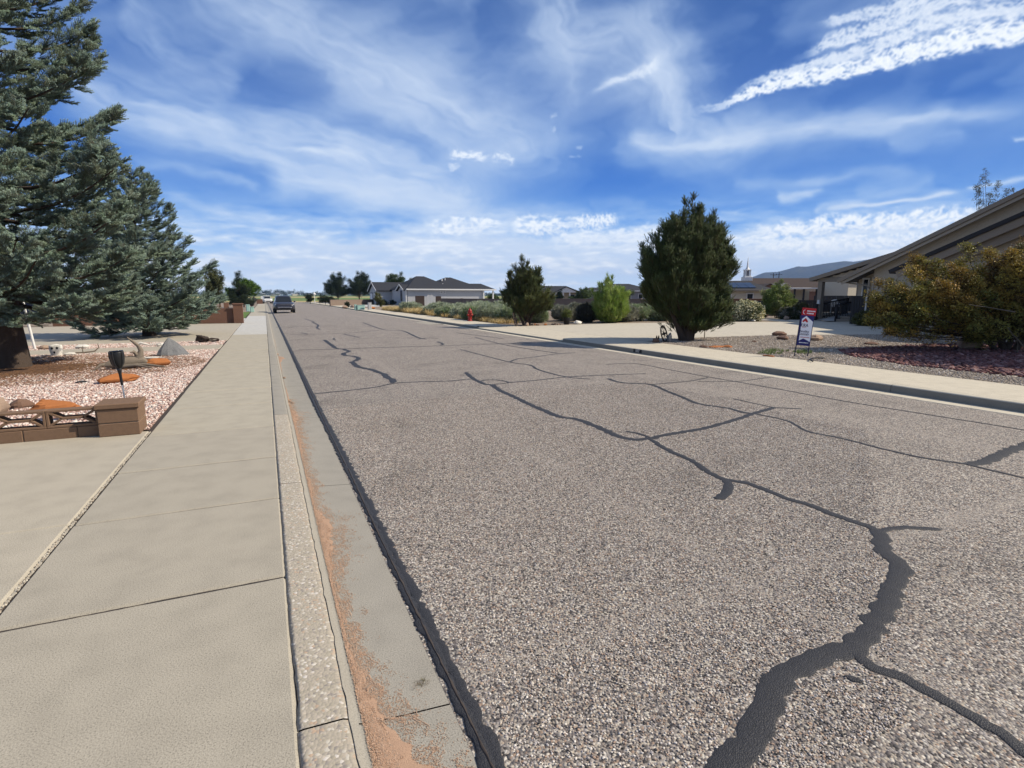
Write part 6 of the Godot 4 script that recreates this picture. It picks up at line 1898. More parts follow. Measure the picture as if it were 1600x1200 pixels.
	b = MB.new(); b.box(Vector3(0, 1.2, -3.5), Vector3(6.4, 2.4, 7)); obj("wall", b, M.beige_wall, hs)
	b = MB.new(); hip(b, -3.6, 3.7, .6, -7.6, 2.38, -1.2, 1.5, -3.4, 3.65); var sr := obj("roof", b, M.slate, hs)
	for i in 3:
		for j in 2:
			b = MB.new(); b.box(Vector3(-1.1 + i * 1.02, 2.86 + j * .33, -.60 - j * 1.02), Vector3(.98, .04, 1.02), .006, Basis(Vector3.RIGHT, .315)); obj("solar_panel", b, M.solar, sr)
	for x in [-2.2, .6]: window_at(hs, Vector3(x, 1.5, .03), .8, .9, 0, M.white)
	fascia(hs, [Vector3(-3.6, 2.33, .62), Vector3(3.7, 2.33, .62)], M.trim)
	var hg := thing("beige_house", "sunlit beige house wall seen through the porch", "house", hp(35.3, 0, 58), -deg_to_rad(YAW) + .35)
	b = MB.new(); b.box(Vector3(6, 1.9, -1.7), Vector3(12, 3.8, 3.4)); obj("wall", b, M.beige_wall, hg)
	b = MB.new(); hip(b, -.2, 12.6, .5, -3.9, 3.8, 1.6, 10, -1.7, 4.4); obj("roof", b, M.shingle, hg)
	window_at(hg, Vector3(7.5, 1.7, .03), 1.2, 1.2, 0, M.white)
	for q in [["brown_gable_house", "small distant house with a red-brown gable in front of the church", 46.6, 100.0, 3.2, 3.1, 3.9, M.brown_roof, M.brick], ["tan_gable_house", "small distant tan gable house right of the tall bush", 50.6, 102.0, 4.8, 2.5, 4.0, M.trim_light, M.beige_wall]]:
		var t := thing(q[0], q[1], "house", hp(q[2], 0, q[3]), -deg_to_rad(YAW))
		b = MB.new(); b.prism(PackedVector2Array([Vector2(-q[4] / 2, 0), Vector2(q[4] / 2, 0), Vector2(q[4] / 2, q[5]), Vector2(0, q[6] - .1), Vector2(-q[4] / 2, q[5])]), 8.0); obj("wall", b, q[8], t)
		b = MB.new()
		var e: float = q[4] / 2 + .4; var sl: float = (q[6] - q[5]) / (q[4] / 2)
		slope(b, -e, q[6] - e * sl, 0, q[6], .4, -8.4, .12); slope(b, e, q[6] - e * sl, 0, q[6], .4, -8.4, .12); obj("roof", b, q[7], t)
		window_at(t, Vector3(0, 1.5, .03), .9, 1.1, 0, M.white)
	var pg := thing("patio_cover", "flat white-edged patio cover on dark posts left of the porch", "patio cover", hp(31.9, 0, 60.5), -deg_to_rad(YAW))
	b = MB.new(); b.box(Vector3(.2, 2.46, -1.5), Vector3(3.4, .14, 3.4), .02); obj("roof", b, M.white, pg)
	for x in [-.9, .1, 1.5]:
		b = MB.new(); b.box(Vector3(x, 1.2, 0), Vector3(.16, 2.4, .16), .01); obj("post", b, M.dark_wood, pg)
	b = MB.new(); b.box(Vector3(.6, 1.15, -3.2), Vector3(3.6, 2.3, .15)); obj("back_wall", b, M.beige_wall, pg)
	# church
	var ch := thing("church", "long brown-roofed church with a white steeple and spire", "church", hp(67.2, 0, 152), -deg_to_rad(YAW))
	b = MB.new(); b.box(Vector3(12, 1.5, -7), Vector3(26, 3.0, 14)); obj("wall", b, M.brick, ch)
	b = MB.new(); hip(b, -3.6, 28, .8, -15, 2.9, 1.0, 25, -7, 6.75); obj("roof", b, M.brown_roof, ch)
	var st := MB.new(); st.box(Vector3(0, 6.5, -6.5), Vector3(2.3, 1.1, 2.3), .05); st.box(Vector3(0, 7.15, -6.5), Vector3(1.8, .3, 1.8), .04)
	var sb := obj("steeple", st, M.white, ch)
	for s in [[-1, -1], [-1, 1], [1, -1], [1, 1]]:
		b = MB.new(); b.box(Vector3(s[0] * .62, 8.1, -6.5 + s[1] * .62), Vector3(.28, 1.7, .28), .02); obj("belfry_pillar", b, M.white, sb)
	b = MB.new(); b.box(Vector3(0, 8.0, -6.5), Vector3(.9, 1.6, .9), .03); obj("belfry_core", b, M.dark_wall, sb)
	b = MB.new(); b.box(Vector3(0, 9.02, -6.5), Vector3(1.75, .22, 1.75), .04); b.xf = Transform3D(Basis(), Vector3(0, 0, -6.5)); b.lathe([Vector2(.72, 9.1), Vector2(.45, 9.5), Vector2(.28, 9.9), Vector2(.02, 12.7), Vector2(.0001, 12.72)], 8); obj("spire", b, M.white, sb)
	# power poles
	for q in [[123.6, 262.0, 12.6, "wooden power pole, left one of the pair above the church roof"], [126.2, 262.0, 12.8, "wooden power pole, right one of the pair above the church roof"], [11.9, 250.0, 15.4, "wooden power pole standing up behind the smaller pine"]]:
		var t := thing("power_pole", q[3], "power pole", hp(q[0], 0, q[1]), -deg_to_rad(YAW), "wooden power poles in the distance")
		b = MB.new(); b.tube([Vector3.ZERO, Vector3(0, q[2], 0)], [.22, .15], 8); obj("mast", b, M.dark_wood, t)
		b = MB.new(); b.box(Vector3(0, q[2] - 1.0, 0), Vector3(3.0, .2, .2), .02); obj("crossarm", b, M.dark_wood, t)
		for x in [-1.3, 0.0, 1.3]:
			b = MB.new(); b.lathe([Vector2(.0001, 0), Vector2(.09, 0), Vector2(.06, .3), Vector2(.0001, .32)], 6); obj("insulator", b, M.grey_rock, t, Transform3D(Basis(), Vector3(x, q[2] - .9, 0)))
	# trees and shrubs of the middle distance
	var green := [Color(.075, .125, .022), Color(.095, .15, .03), Color(.06, .10, .02)]
	var dark := [Color(.030, .048, .022), Color(.04, .06, .028), Color(.025, .04, .02)]
	var olive := [Color(.085, .10, .035), Color(.11, .115, .04), Color(.07, .08, .03)]
	simple_tree("poplar_tree", "yellowish poplar just past the smaller spruce", Vector3(-5.3, 0, -80), 5.3, 3.0, leaf_kit.big, 700, olive, .8)
	simple_tree("spruce_tree", "dark spruce above the far brick wall", Vector3(-3.0, 0, -83), 4.9, 3.6, leaf_kit.pine_far, 900, dark, .8, 1)
	simple_tree("leafy_tree", "bright green leafy tree beside the far pavement", Vector3(-3.0, 0, -96), 4.5, 4.2, leaf_kit.big, 900, [Color(.10, .19, .022), Color(.13, .22, .03), Color(.08, .15, .02)], .85)
	simple_tree("lilac_bush", "small greyish purple bush beside the far pavement", Vector3(-1.9, 0, -92), 1.9, 1.7, leaf_kit.broad, 500, [Color(.13, .12, .15), Color(.10, .11, .10)], 1.1, 2)
	var dp := simple_tree("dark_pine", "dense dark pine at the far bend, left of the pair", Vector3(16.6, 0, -142), 7.0, 6.0, leaf_kit.pine_far, 1500, dark, 1.25, 0, "dark pines at the far bend")
	dup(dp, "dark_pine", Vector3(21.6, 0, -141), 2.1, "loose-topped dark pine at the far bend, right of the pair", 1.04)
	simple_tree("leafy_tree", "dark rounded tree behind the grey house's garage", Vector3(27.6, 0, -132), 7.0, 5.6, leaf_kit.big, 1000, [Color(.045, .075, .02), Color(.06, .09, .022)], 1.1)
	simple_tree("pale_tree", "pale yellowish tree top behind the grey house roof", Vector3(35.5, 0, -140), 5.9, 3.0, leaf_kit.big, 420, [Color(.26, .26, .12), Color(.2, .21, .1)], .9)
	simple_tree("roadside_shrub", "dark upright shrub at the far right end of the road", Vector3(9.3, 0, -131), 2.3, 2.0, leaf_kit.pine_far, 420, dark, .7, 2)
	simple_tree("roadside_shrub", "broad dark shrub by the far right pavement", Vector3(10.6, 0, -111), 2.1, 2.6, leaf_kit.pine_far, 420, dark, .7, 2)
	simple_tree("roadside_shrub", "low dark shrub touching the low brown wall", Vector3(11.9, 0, -110), 1.6, 2.2, leaf_kit.pine_far, 320, dark, .7, 2)
	simple_tree("round_bush", "small round dark bush on the white gravel yard", Vector3(10.4, 0, -79), .85, .85, leaf_kit.broad, 300, dark, 1.0, 2)
	simple_tree("yellow_bush", "tall yellow-green bush at the corner of the grey house", Vector3(15.9, 0, -84), 2.5, 1.6, leaf_kit.broad, 420, [Color(.16, .16, .04), Color(.12, .13, .035)], 1.3, 2)
	simple_tree("dark_bush", "low dark bush at the grey house wall", Vector3(20.2, 0, -97.5), 1.1, 3.6, leaf_kit.broad, 420, dark, 1.4, 2)
	for q in [[8.9, 104.0, 3.0, 2.6, "small dark conifer before the white porch house", 1], [6.6, 104.0, 2.2, 4.6, "round green bush left of the white porch house", 2], [12.7, 100.0, 3.1, 4.0, "green tree right of the white porch house", 0], [19.2, 92.0, 3.0, 3.0, "green tree beside the distant grey house", 0], [-3.0, 104.0, 2.2, 3.2, "green bush seen under the grey house porch", 2]]:
		simple_tree("garden_tree", q[4], "" if false else hp(q[0], 0, q[1]), q[2], q[3], leaf_kit.big if q[5] != 1 else leaf_kit.pine_far, 420, [Color(.06, .10, .025), Color(.08, .12, .03)] if q[5] != 1 else dark, .75, q[5])
	simple_tree("aspen_tree", "thin aspen top rising behind the tan house roof", hp(37.6, 0, 44), 11.8, 5.6, leaf_kit.broad, 1300, [Color(.17, .18, .12), Color(.12, .13, .08), Color(.10, .10, .07)], 1.5, 0)
	# distant tree line, one mass
	var T := []; var C := PackedColorArray()
	rng.seed = 88
	for i in 5200:
		var x := -1100.0 + 2200.0 * rng.randf()
		var z := -1010.0 + rnd(-60, 60)
		var lump := clampf(.5 + .9 * nz.get_noise_2d(x * .9, 3.0) + .5 * nz.get_noise_2d(x * 3.1, 30.0), .12, 1.2)
		T.append(Transform3D(Basis.from_euler(Vector3(rnd(-.5, .5), rnd(0, 6), 0)) * Basis.from_scale(Vector3.ONE * rnd(5.5, 9.0)), Vector3(x, 2.6 + 9.0 * lump * rng.randf(), z)))
		C.append(Color(.030, .045, .028) * rnd(.7, 1.3))
	tag(scatter("tree_line", leaf_kit.big[0], M.leaf, T, C), "low dark line of trees along the far horizon", "trees")
	for i in 9:
		var t := thing("farm_building", "tiny pale building at the foot of the distant tree line", "building", Vector3(-36 + i * 26 + rnd(-6, 6), 2.2, -955), rnd(-.3, .3), "tiny pale buildings under the tree line")
		b = MB.new(); b.box(Vector3(0, 1.6, 0), Vector3(rnd(8, 14), 3.2, 8)); obj("wall", b, M.beige_wall, t)
		b = MB.new(); slope(b, -7.5, 3.0, 0, 5.0, 4.5, -4.5, .2); slope(b, 7.5, 3.0, 0, 5.0, 4.5, -4.5, .2); obj("roof", b, M.grey_wall, t)
	# far end of the road: car, brick post, post with a white lamp head
	var car := make_car("white_car", "white car crossing at the far end of the road", M.white)
	car.position = Vector3(.5, -.02, -137); car.rotation.y = .1
	var suv := make_car("parked_suv", "dark grey sport utility car parked facing us on the left of the road", M.car_paint)
	suv.position = Vector3(1.75, -.07, -61.3); suv.rotation.y = .02
	var bp := thing("brick_post", "small red brick entrance post near the white car", "post", Vector3(-1.0, 0, -131))
	bricks(bp, Vector3(-.6, 0, -.3), 1.2, 1.0, .6, .075, .2, M.brick)
	b = MB.new(); b.box(Vector3(.5, 1.2, 0), Vector3(.45, .9, .45), .03); obj("lantern", b, M.white, bp)
	var lp := thing("lamp_post", "white garden lamp post between the far shrubs", "lamp post", Vector3(10.4, 0, -133))
	b = MB.new(); b.tube([Vector3.ZERO, Vector3(0, 1.9, 0)], [.10, .08], 8); obj("pole", b, M.white, lp)
	b = MB.new(); b.lathe([Vector2(.0001, 1.9), Vector2(.32, 1.95), Vector2(.38, 2.15), Vector2(.12, 2.35), Vector2(.04, 2.6), Vector2(.0001, 2.62)], 10); obj("head", b, M.white, lp)

# ------------------------------------------------------------------ small things
func build_small() -> void:
	var b := MB.new()
	var grn := [Color(0.264, 0.343, 0.172), Color(0.317, 0.370, 0.224), Color(0.224, 0.290, 0.158), Color(0.370, 0.396, 0.277)]
	var sage := [Color(0.396, 0.436, 0.317), Color(0.449, 0.488, 0.370), Color(0.330, 0.383, 0.251), Color(0.304, 0.343, 0.238)]
	var dgrey := [Color(0.238, 0.244, 0.191), Color(0.304, 0.304, 0.251), Color(0.185, 0.198, 0.152), Color(0.370, 0.370, 0.304)]
	# sagebrush of the lot, each bush its own thing
	var S := [[13.4, -54.5, 2.4, 1.15, 0], [15.2, -51, 2.2, 1.1, 0], [13.6, -45.6, 2.6, 1.25, 0], [12.95, -41.2, 1.9, .95, 1], [14.6, -43, 2.2, 1.2, 0], [13.2, -38.2, 2.0, 1.05, 0], [15.0, -39.5, 2.6, 1.4, 0], [12.7, -34.6, 1.7, 1.05, 1], [14.0, -35.6, 2.2, 1.35, 0], [13.3, -32.9, 1.9, 1.2, 0], [14.6, -33.4, 2.0, 1.3, 0],
		[13.9, -31.0, 1.9, 1.15, 1], [15.4, -31.6, 2.0, 1.25, 1], [14.9, -29.4, 1.3, .9, 1], [16.0, -36.5, 2.4, 1.5, 0], [17.9, -48, 2.6, 1.4, 0], [17.3, -30.6, 1.5, 1.15, 2], [18.6, -31.0, 1.8, 1.35, 2], [17.9, -28.6, 1.3, 1.45, 3], [20.4, -28.5, 2.0, 1.2, 2], [21.9, -28.9, 2.0, 1.3, 1], [23.4, -28.6, 2.0, 1.25, 1], [25.0, -29.6, 2.2, 1.3, 0], [20.6, -31.6, 2.0, 1.3, 2], [16.6, -33.6, 2.0, 1.2, 1], [26.9, -28.2, 1.6, 1.1, 1]]
	var where := ["at the far end of the lot", "deep in the lot behind the dry grass", "just behind the dry grass", "close to the pavement left of the hydrant", "before the brown lot wall", "left of the red hydrant", "by the wall post left of the hydrant", "immediately left of the red hydrant", "behind the red hydrant", "immediately right of the hydrant", "second to the right of the hydrant", "near the wagon wheel under the smaller pine", "behind the smaller pine's trunk", "at the pine's foot beside the drive", "tall one behind the hydrant group", "far back by the lot wall", "right of the smaller pine", "behind the potted plant", "dark tall one right of the potted plant", "at the right foot of the lime-green bush", "right of the lime-green bush", "between lime-green bush and large pine", "left of the large pine, by the lot wall", "behind the lime-green bush", "between the smaller pine and the lot wall", "just behind the large pine"]
	for i in S.size():
		var q: Array = S[i]
		var tint: Array = [sage, grn, dgrey, [Color(.07, .07, .055), Color(.10, .10, .08), Color(.06, .06, .05)]][q[4]]
		shrub("sagebrush", ["grey-green", "green", "dull grey", "dark"][q[4]] + " sagebrush " + where[i], Vector3(q[0], .02, q[1]), q[2], q[3] * .86, leaf_kit.sage, 900, tint, 1.0, .72, "sagebrush on the vacant lot")
	# straw-coloured grass along the lot
	rng.seed = 41
	var T := [[], []]; var C := [PackedColorArray(), PackedColorArray()]
	for i in 2600:
		var z := rnd(-64, -29)
		var x := 12.25 + absf(rng.randfn()) * (1.3 if z < -44 else .5) + (0.0 if z < -42 else 0.0)
		if z > -44 and rng.randf() < .6: continue
		var k := rng.randi() % 2
		T[k].append(Transform3D(Basis(Vector3.UP, rnd(0, TAU)) * Basis.from_scale(Vector3.ONE * rnd(.5, 1.35) * (1.2 if z < -44 else .75)), Vector3(x, .02, z)))
		C[k].append(Color(1, 1, 1) * rnd(.75, 1.25))
	var dg := Node3D.new(); dg.name = numbered("dry_grass"); add_child(dg)
	tag(dg, "dry straw-yellow grass along the right pavement by the lot", "grass", "", "stuff")
	for k in 2: scatter("tufts", leaf_kit.straw[k], M.leaf, T[k], C[k], dg)
	# lime-green broom
	rng.seed = 52
	var lm := thing("lime_bush", "bright lime-green feathery bush beyond the driveway", "bush", Vector3(18.75, .02, -27.5))
	crown(lm, "foliage", leaf_kit.narrow, M.leaf, 1700, [[Vector3(0, .9, 0), Vector3(.95, .85, .9)], [Vector3(.2, 1.35, 0), Vector3(.7, .65, .7)], [Vector3(.62, .8, 0), Vector3(.5, .6, .5)], [Vector3(0, .4, 0), Vector3(.75, .4, .6)]], [Color(.27, .38, .085), Color(.33, .43, .11), Color(.22, .32, .07), Color(.38, .46, .15)], .8, 1.3, .75, .3)
	leaders(lm, leaf_kit.narrow, M.leaf, 46, 16, Vector3(0, .05, 0), .25, [[Vector3(0, 1.0, 0), Vector3(.95, .95, .9)], [Vector3(.25, 1.55, 0), Vector3(.7, .7, .7)], [Vector3(-.35, 1.75, 0), Vector3(.40, .75, .4)], [Vector3(.62, .8, 0), Vector3(.55, .6, .5)], [Vector3(0, .4, 0), Vector3(.7, .4, .6)]], [Color(.27, .38, .085), Color(.33, .43, .11), Color(.22, .32, .07), Color(.38, .46, .15)], .6, 1.15, .08, .12, .9, true, .55)
	stems(lm, "stem", [[Vector3(0, -.05, 0), Vector3(.1, 1.4, 0), .03, .01], [Vector3(.05, -.05, 0), Vector3(.5, 1.2, .1), .025, .01], [Vector3(-.05, -.05, 0), Vector3(-.4, 1.3, -.1), .025, .01]], M.bark)
	# white-flowered bush and its neighbours beyond the drive
	rng.seed = 53
	var wb := thing("flowering_bush", "rounded bush with cream-white variegated leaves beside a boulder", "bush", Vector3(28.0, .04, -25.9))
	crown(wb, "foliage", leaf_kit.big, M.leaf, 420, [[Vector3(0, .55, 0), Vector3(.95, .62, .8)], [Vector3(.4, .45, .2), Vector3(.6, .5, .5)]], [Color(.72, .68, .44), Color(.09, .12, .04), Color(.80, .76, .55), Color(.06, .09, .025), Color(.66, .62, .38)], .45, .75, .5, .4)
	rock("boulder", "tan boulder left of the cream-leaved bush", Vector3(26.85, .0, -26.2), Vector3(.62, .42, .40), .5, M.tan_rock, 12.3, .85)
	shrub("small_bush", "small bright green bush between the black fence and cream-leaved bush", Vector3(31.9, .04, -28.3), 1.1, .85, leaf_kit.broad, 420, [Color(.07, .13, .02), Color(.09, .16, .03)], 1.0, .5)
	rng.seed = 54
	var tb := thing("tall_bush", "tall light-green leafy bush in front of the black fence", "bush", Vector3(33.2, .04, -27.9))
	leaders(tb, leaf_kit.broad, M.leaf, 90, 26, Vector3(0, .1, 0), .3, [[Vector3(0, 1.15, 0), Vector3(1.05, .9, 1.0)], [Vector3(.2, 1.75, 0), Vector3(.6, .55, .6)], [Vector3(-.6, 1.4, 0), Vector3(.5, .55, .5)], [Vector3(.8, 1.1, 0), Vector3(.5, .6, .5)]], [Color(.22, .30, .06), Color(.28, .35, .08), Color(.15, .21, .045), Color(.36, .39, .16)], .9, 1.5, .05, .14, .5, false, .3)
	stems(tb, "stem", [[Vector3(0, -.05, 0), Vector3(.1, 2.2, 0), .04, .012], [Vector3(.1, -.05, 0), Vector3(.7, 1.8, .1), .03, .01], [Vector3(-.1, -.05, 0), Vector3(-.6, 1.8, 0), .03, .01]], M.bark)
	var dk := [Color(.05, .065, .02), Color(.07, .08, .025), Color(.04, .05, .018)]
	shrub("rose_bush", "dark rose bush with a few pale blooms left of the sign", Vector3(32.6, .04, -26.3), 1.5, .9, leaf_kit.broad, 700, dk + [Color(.06, .07, .02), Color(.05, .06, .02), Color(.45, .40, .34)], 1.0, .4)
	shrub("rose_bush", "olive-topped shrub just behind the red sign top", Vector3(33.3, .04, -26.0), 1.0, 1.25, leaf_kit.broad, 500, [Color(.12, .115, .035), Color(.15, .135, .04), Color(.07, .075, .025)], 1.0, .4)
	shrub("entry_shrub", "dark shrub with yellow-green leaves at the porch steps", Vector3(29.2, .04, -18.9), 1.1, 0.75, leaf_kit.broad, 400, [Color(.12, .13, .03), Color(.06, .07, .02), Color(.16, .16, .05)], 1.2, .4)
	rock("stone", "small red rock at the foot of the black fence", Vector3(35.2, .03, -30.6), Vector3(.30, .16, .2), .2, M.brown_rock, 14.1)
	rock("stone", "pale broken rock with a white stick at the drive's far edge", Vector3(31.4, .04, -25.6), Vector3(.22, .16, .16), .7, M.tan_rock, 15.1)
	rock("stone", "white-grey stone in front of the cream-leaved bush", Vector3(28.0, .04, -25.2), Vector3(.34, .07, .14), .9, M.bone, 16.1)
	# planter
	var p := thing("planter", "black nursery pot with a yellow-green plant on the driveway's edge", "planter", Vector3(15.3, .052, -26.6))
	b = MB.new(); b.lathe([Vector2(.0001, 0), Vector2(.15, 0), Vector2(.20, .34), Vector2(.215, .34), Vector2(.215, .38), Vector2(.19, .38), Vector2(.18, .33), Vector2(.0001, .33)], 18); obj("pot", b, M.black_plastic, p)
	rng.seed = 61
	crown(p, "leaves", leaf_kit.broad, M.leaf, 90, [[Vector3(0, .55, 0), Vector3(.26, .24, .26)]], [Color(.14, .18, .03), Color(.18, .21, .05), Color(.10, .14, .03)], .7, 1.0, .8, .4)
	rock("stone", "white rock beside the black nursery pot", Vector3(15.95, .03, -26.5), Vector3(.30, .14, .2), .2, M.bone, 17.3)
	rng.seed = 62
	for i in 14:
		rock("stone", ["broken orange", "broken pale tan", "broken dark brown"][i % 3] + " stone at the right foot of the smaller pine", Vector3(rnd(13.3, 15.0), .02, rnd(-27.3, -26.4)), Vector3(rnd(.06, .16), rnd(.03, .07), rnd(.06, .12)), rnd(0, 6), [M.orange_rock, M.tan_rock, M.brown_rock][i % 3], 20.0 + i, .8, "stones at the foot of the smaller pine")
	# wagon wheels
	wheel("wagon_wheel", "old dark wheel leaning on stones beside the large pine", Vector3(12.45, .05, -14.95), .28, .55, M.rust)
	wheel("wagon_wheel", "old thin iron wheel under the smaller pine", Vector3(11.95, .05, -26.2), .36, .95, M.rust)
	rock("stone", "tall grey stone propping up the old wheel", Vector3(12.5, .02, -14.72), Vector3(.08, .20, .07), .4, M.grey_rock, 31.0, .86)
	rock("stone", "dark stone left of the old wheel by the large pine", Vector3(12.05, .02, -14.85), Vector3(.15, .10, .10), .2, M.brown_rock, 32.0, .84)
	rock("stone", "pinkish stone lying under the smaller pine by its wheel", Vector3(12.6, .02, -26.1), Vector3(.12, .12, .1), .2, M.tan_rock, 33.0, .84)
	var fg := thing("iron_ornament", "small dark two-pronged iron ornament on the stone by the wheel", "garden ornament", Vector3(12.1, .16, -14.85))
	for s in [-1.0, 1.0]:
		b = MB.new(); b.tube([Vector3(s * .035, 0, 0), Vector3(s * .045, .06, 0), Vector3(s * .04, .13, .01)], [.03, .028, .01], 7); obj("prong", b, M.rust, fg)
	# sprinkler stake, stones, hose and weeds of the gravel yard
	b = MB.new(); b.tube([Vector3(0, -.02, 0), Vector3(0, .30, 0)], [.02, .016], 8); b.blob(Vector3(0, .33, 0), Vector3(.035, .03, .035), nz, .1, 2.0, 6, 8)
	tag(obj("garden_stake", b, M.trim, null, Transform3D(Basis(), Vector3(14.75, .04, -15.45))), "thin stake with a knob at the right of the large pine's trunk", "stake")
	for q in [["flat orange sandstone piece near the pavement", 12.55, -12.65, .26, .04, .16, 0], ["second flat orange sandstone piece, overlapping the first", 12.9, -12.55, .22, .05, .15, 0], ["small dark red stone left of the orange sandstone", 12.2, -12.8, .13, .05, .1, 2], ["reddish rock at the drive's near edge", 18.6, -15.45, .26, .11, .16, 2], ["dark jagged rock pile left of the sign", 17.1, -14.0, .34, .10, .2, 2], ["wedge-shaped tan rock right of the sign", 17.75, -13.2, .30, .13, .18, 1], ["flat dark stone in the shade of the big bush", 18.0, -11.4, .3, .06, .2, 2], ["large tan boulder in front of the big bush", 18.95, -9.15, .48, .26, .3, 1], ["tiny brown stone in the middle of the gravel", 15.2, -13.6, .09, .04, .07, 2], ["orange stone at the kerb end of the sign's foot", 11.95, -10.2, .2, .03, .1, 0]]:
		rock("stone", q[0], Vector3(q[1], .035, q[2]), Vector3(q[3], q[4], q[5]), q[1] * 3.0, [M.orange_rock, M.tan_rock, M.brown_rock][q[6]], q[1] * 2.0 + q[2], .8)
	b = MB.new(); b.tube([Vector3(-.55, .015, .05), Vector3(-.35, .03, -.05), Vector3(-.05, .035, -.06), Vector3(.25, .03, .02), Vector3(.5, .012, .15)], [.016, .016, .016, .016, .016], 7)
	tag(obj("hose", b, M.black_plastic, null, Transform3D(Basis(Vector3.UP, .5), Vector3(12.25, .06, -9.1))), "short black hose curving over the gravel by the right pavement", "hose")
	rng.seed = 71
	var wt := []; var wc := PackedColorArray()
	for i in 120:
		var o: Vector3 = [Vector3(12.5, .05, -10.6), Vector3(13.6, .05, -10.4), Vector3(13.2, .05, -11.0)][i % 3]
		wt.append(Transform3D(Basis(Vector3.UP, rnd(0, 6)) * Basis.from_scale(Vector3.ONE * rnd(.15, .35)), o + Vector3(rnd(-.35, .35), 0, rnd(-.25, .25))))
		wc.append(Color(.16, .22, .07) * rnd(.7, 1.3))
	tag(scatter("weeds", leaf_kit.narrow[0], M.leaf, wt, wc), "thin patches of green weeds in the gravel near the sign", "weeds")
	wt = []; wc = PackedColorArray()
	for i in 26:
		var o: Vector3 = [Vector3(.52, -.095, -2.14), Vector3(.26, -.09, -1.98), Vector3(.50, -.095, -2.12)][i % 3]
		wt.append(Transform3D(Basis.from_euler(Vector3(rnd(-.9, .9), rnd(0, 6), rnd(-.9, .9))) * Basis.from_scale(Vector3.ONE * rnd(.05, .11)), o + Vector3(rnd(-.035, .035), 0, rnd(-.02, .02))))
		wc.append([Color(.14, .12, .04), Color(.10, .12, .03), Color(.16, .10, .05)][i % 3])
	tag(scatter("gutter_weeds", leaf_kit.narrow[1], M.leaf, wt, wc), "tiny weeds rooted in the gutter crack", "weeds")
	for q in [[.235, -9.2], [.27, -9.35], [.22, -9.05], [.30, -9.25], [.24, -17.2], [.27, -12.2]]:
		rock("pebble", "small tan pebble in the washed sand of the gutter", Vector3(q[0], -.09, q[1]), Vector3(.03, .02, .022) * (1.0 + sin(q[1] * 9) * .4), q[1], M.tan_rock, q[1], .85, "pebbles in the left gutter")
	# leaves of a dying plant in the white yard, utility boxes
	for q in [["utility_box", "short green utility box beside the far driveway", -1.65, -64.0, .34, .72, M.utility], ["utility_box", "rounded pale green utility pedestal next to the short one", -1.22, -61.8, .36, .52, M.utility], ["utility_box", "pale green square utility box on the white gravel yard", 10.3, -66.8, .9, .55, M.utility], ["utility_box", "slim green utility post left of the square one", 9.7, -66.6, .25, .62, M.utility], ["utility_box", "grey meter pedestal right of the green utility box", 11.25, -66.0, .40, .85, M.grey_wall]]:
		var t := thing(q[0], q[1], "utility box", Vector3(q[2], 0, q[3]), .1)
		b = MB.new(); b.box(Vector3(0, q[5] / 2, 0), Vector3(q[4], q[5], q[4] * .8), .04); obj("cabinet", b, q[6], t)
		b = MB.new(); b.box(Vector3(0, q[5] + .01, 0), Vector3(q[4] + .05, .05, q[4] * .8 + .05), .018); obj("lid", b, q[6], t)
	for q in [["dark red rock in the white gravel yard", 12.0, -80.5, .5, M.brown_rock], ["low tan rock near the round bush in the white yard", 11.1, -78.5, .45, M.tan_rock], ["orange rock by the grey meter pedestal", 12.2, -70.0, .35, M.orange_rock], ["flat tan rock left of the round bush", 9.95, -77.5, .4, M.tan_rock]]:
		rock("stone", q[0], Vector3(q[1], .02, q[2]), Vector3(q[3], q[3] * .5, q[3] * .7), q[1], q[4], q[2] * .37, .84)
	hydrant(Vector3(11.78, .045, -32.7))
	yard_sign()

func wheel(called: String, label: String, at: Vector3, r: float, turn: float, m: Material) -> void:
	var t := thing(called, label, "wheel", at, turn)
	var tilt := Transform3D(Basis(Vector3.RIGHT, -.25), Vector3(0, r, 0))
	var pts := []; var rad := []
	for i in 25:
		var a := TAU * i / 24.0
		pts.append(Vector3(cos(a) * r, sin(a) * r, 0)); rad.append(r * .085)
	var b := MB.new(); b.tube(pts, rad, 8, false); obj("rim", b, m, t, tilt)
	b = MB.new(); b.blob(Vector3.ZERO, Vector3(r * .17, r * .17, r * .25), nz, .05, 1.0, 6, 10); obj("hub", b, m, t, tilt)
	for i in 8:
		var a := TAU * i / 8.0 + .2
		b = MB.new(); b.tube([Vector3(cos(a), sin(a), 0) * r * .12, Vector3(cos(a), sin(a), 0) * r * .96], [r * .035, r * .03], 5); obj("spoke", b, m, t, tilt)

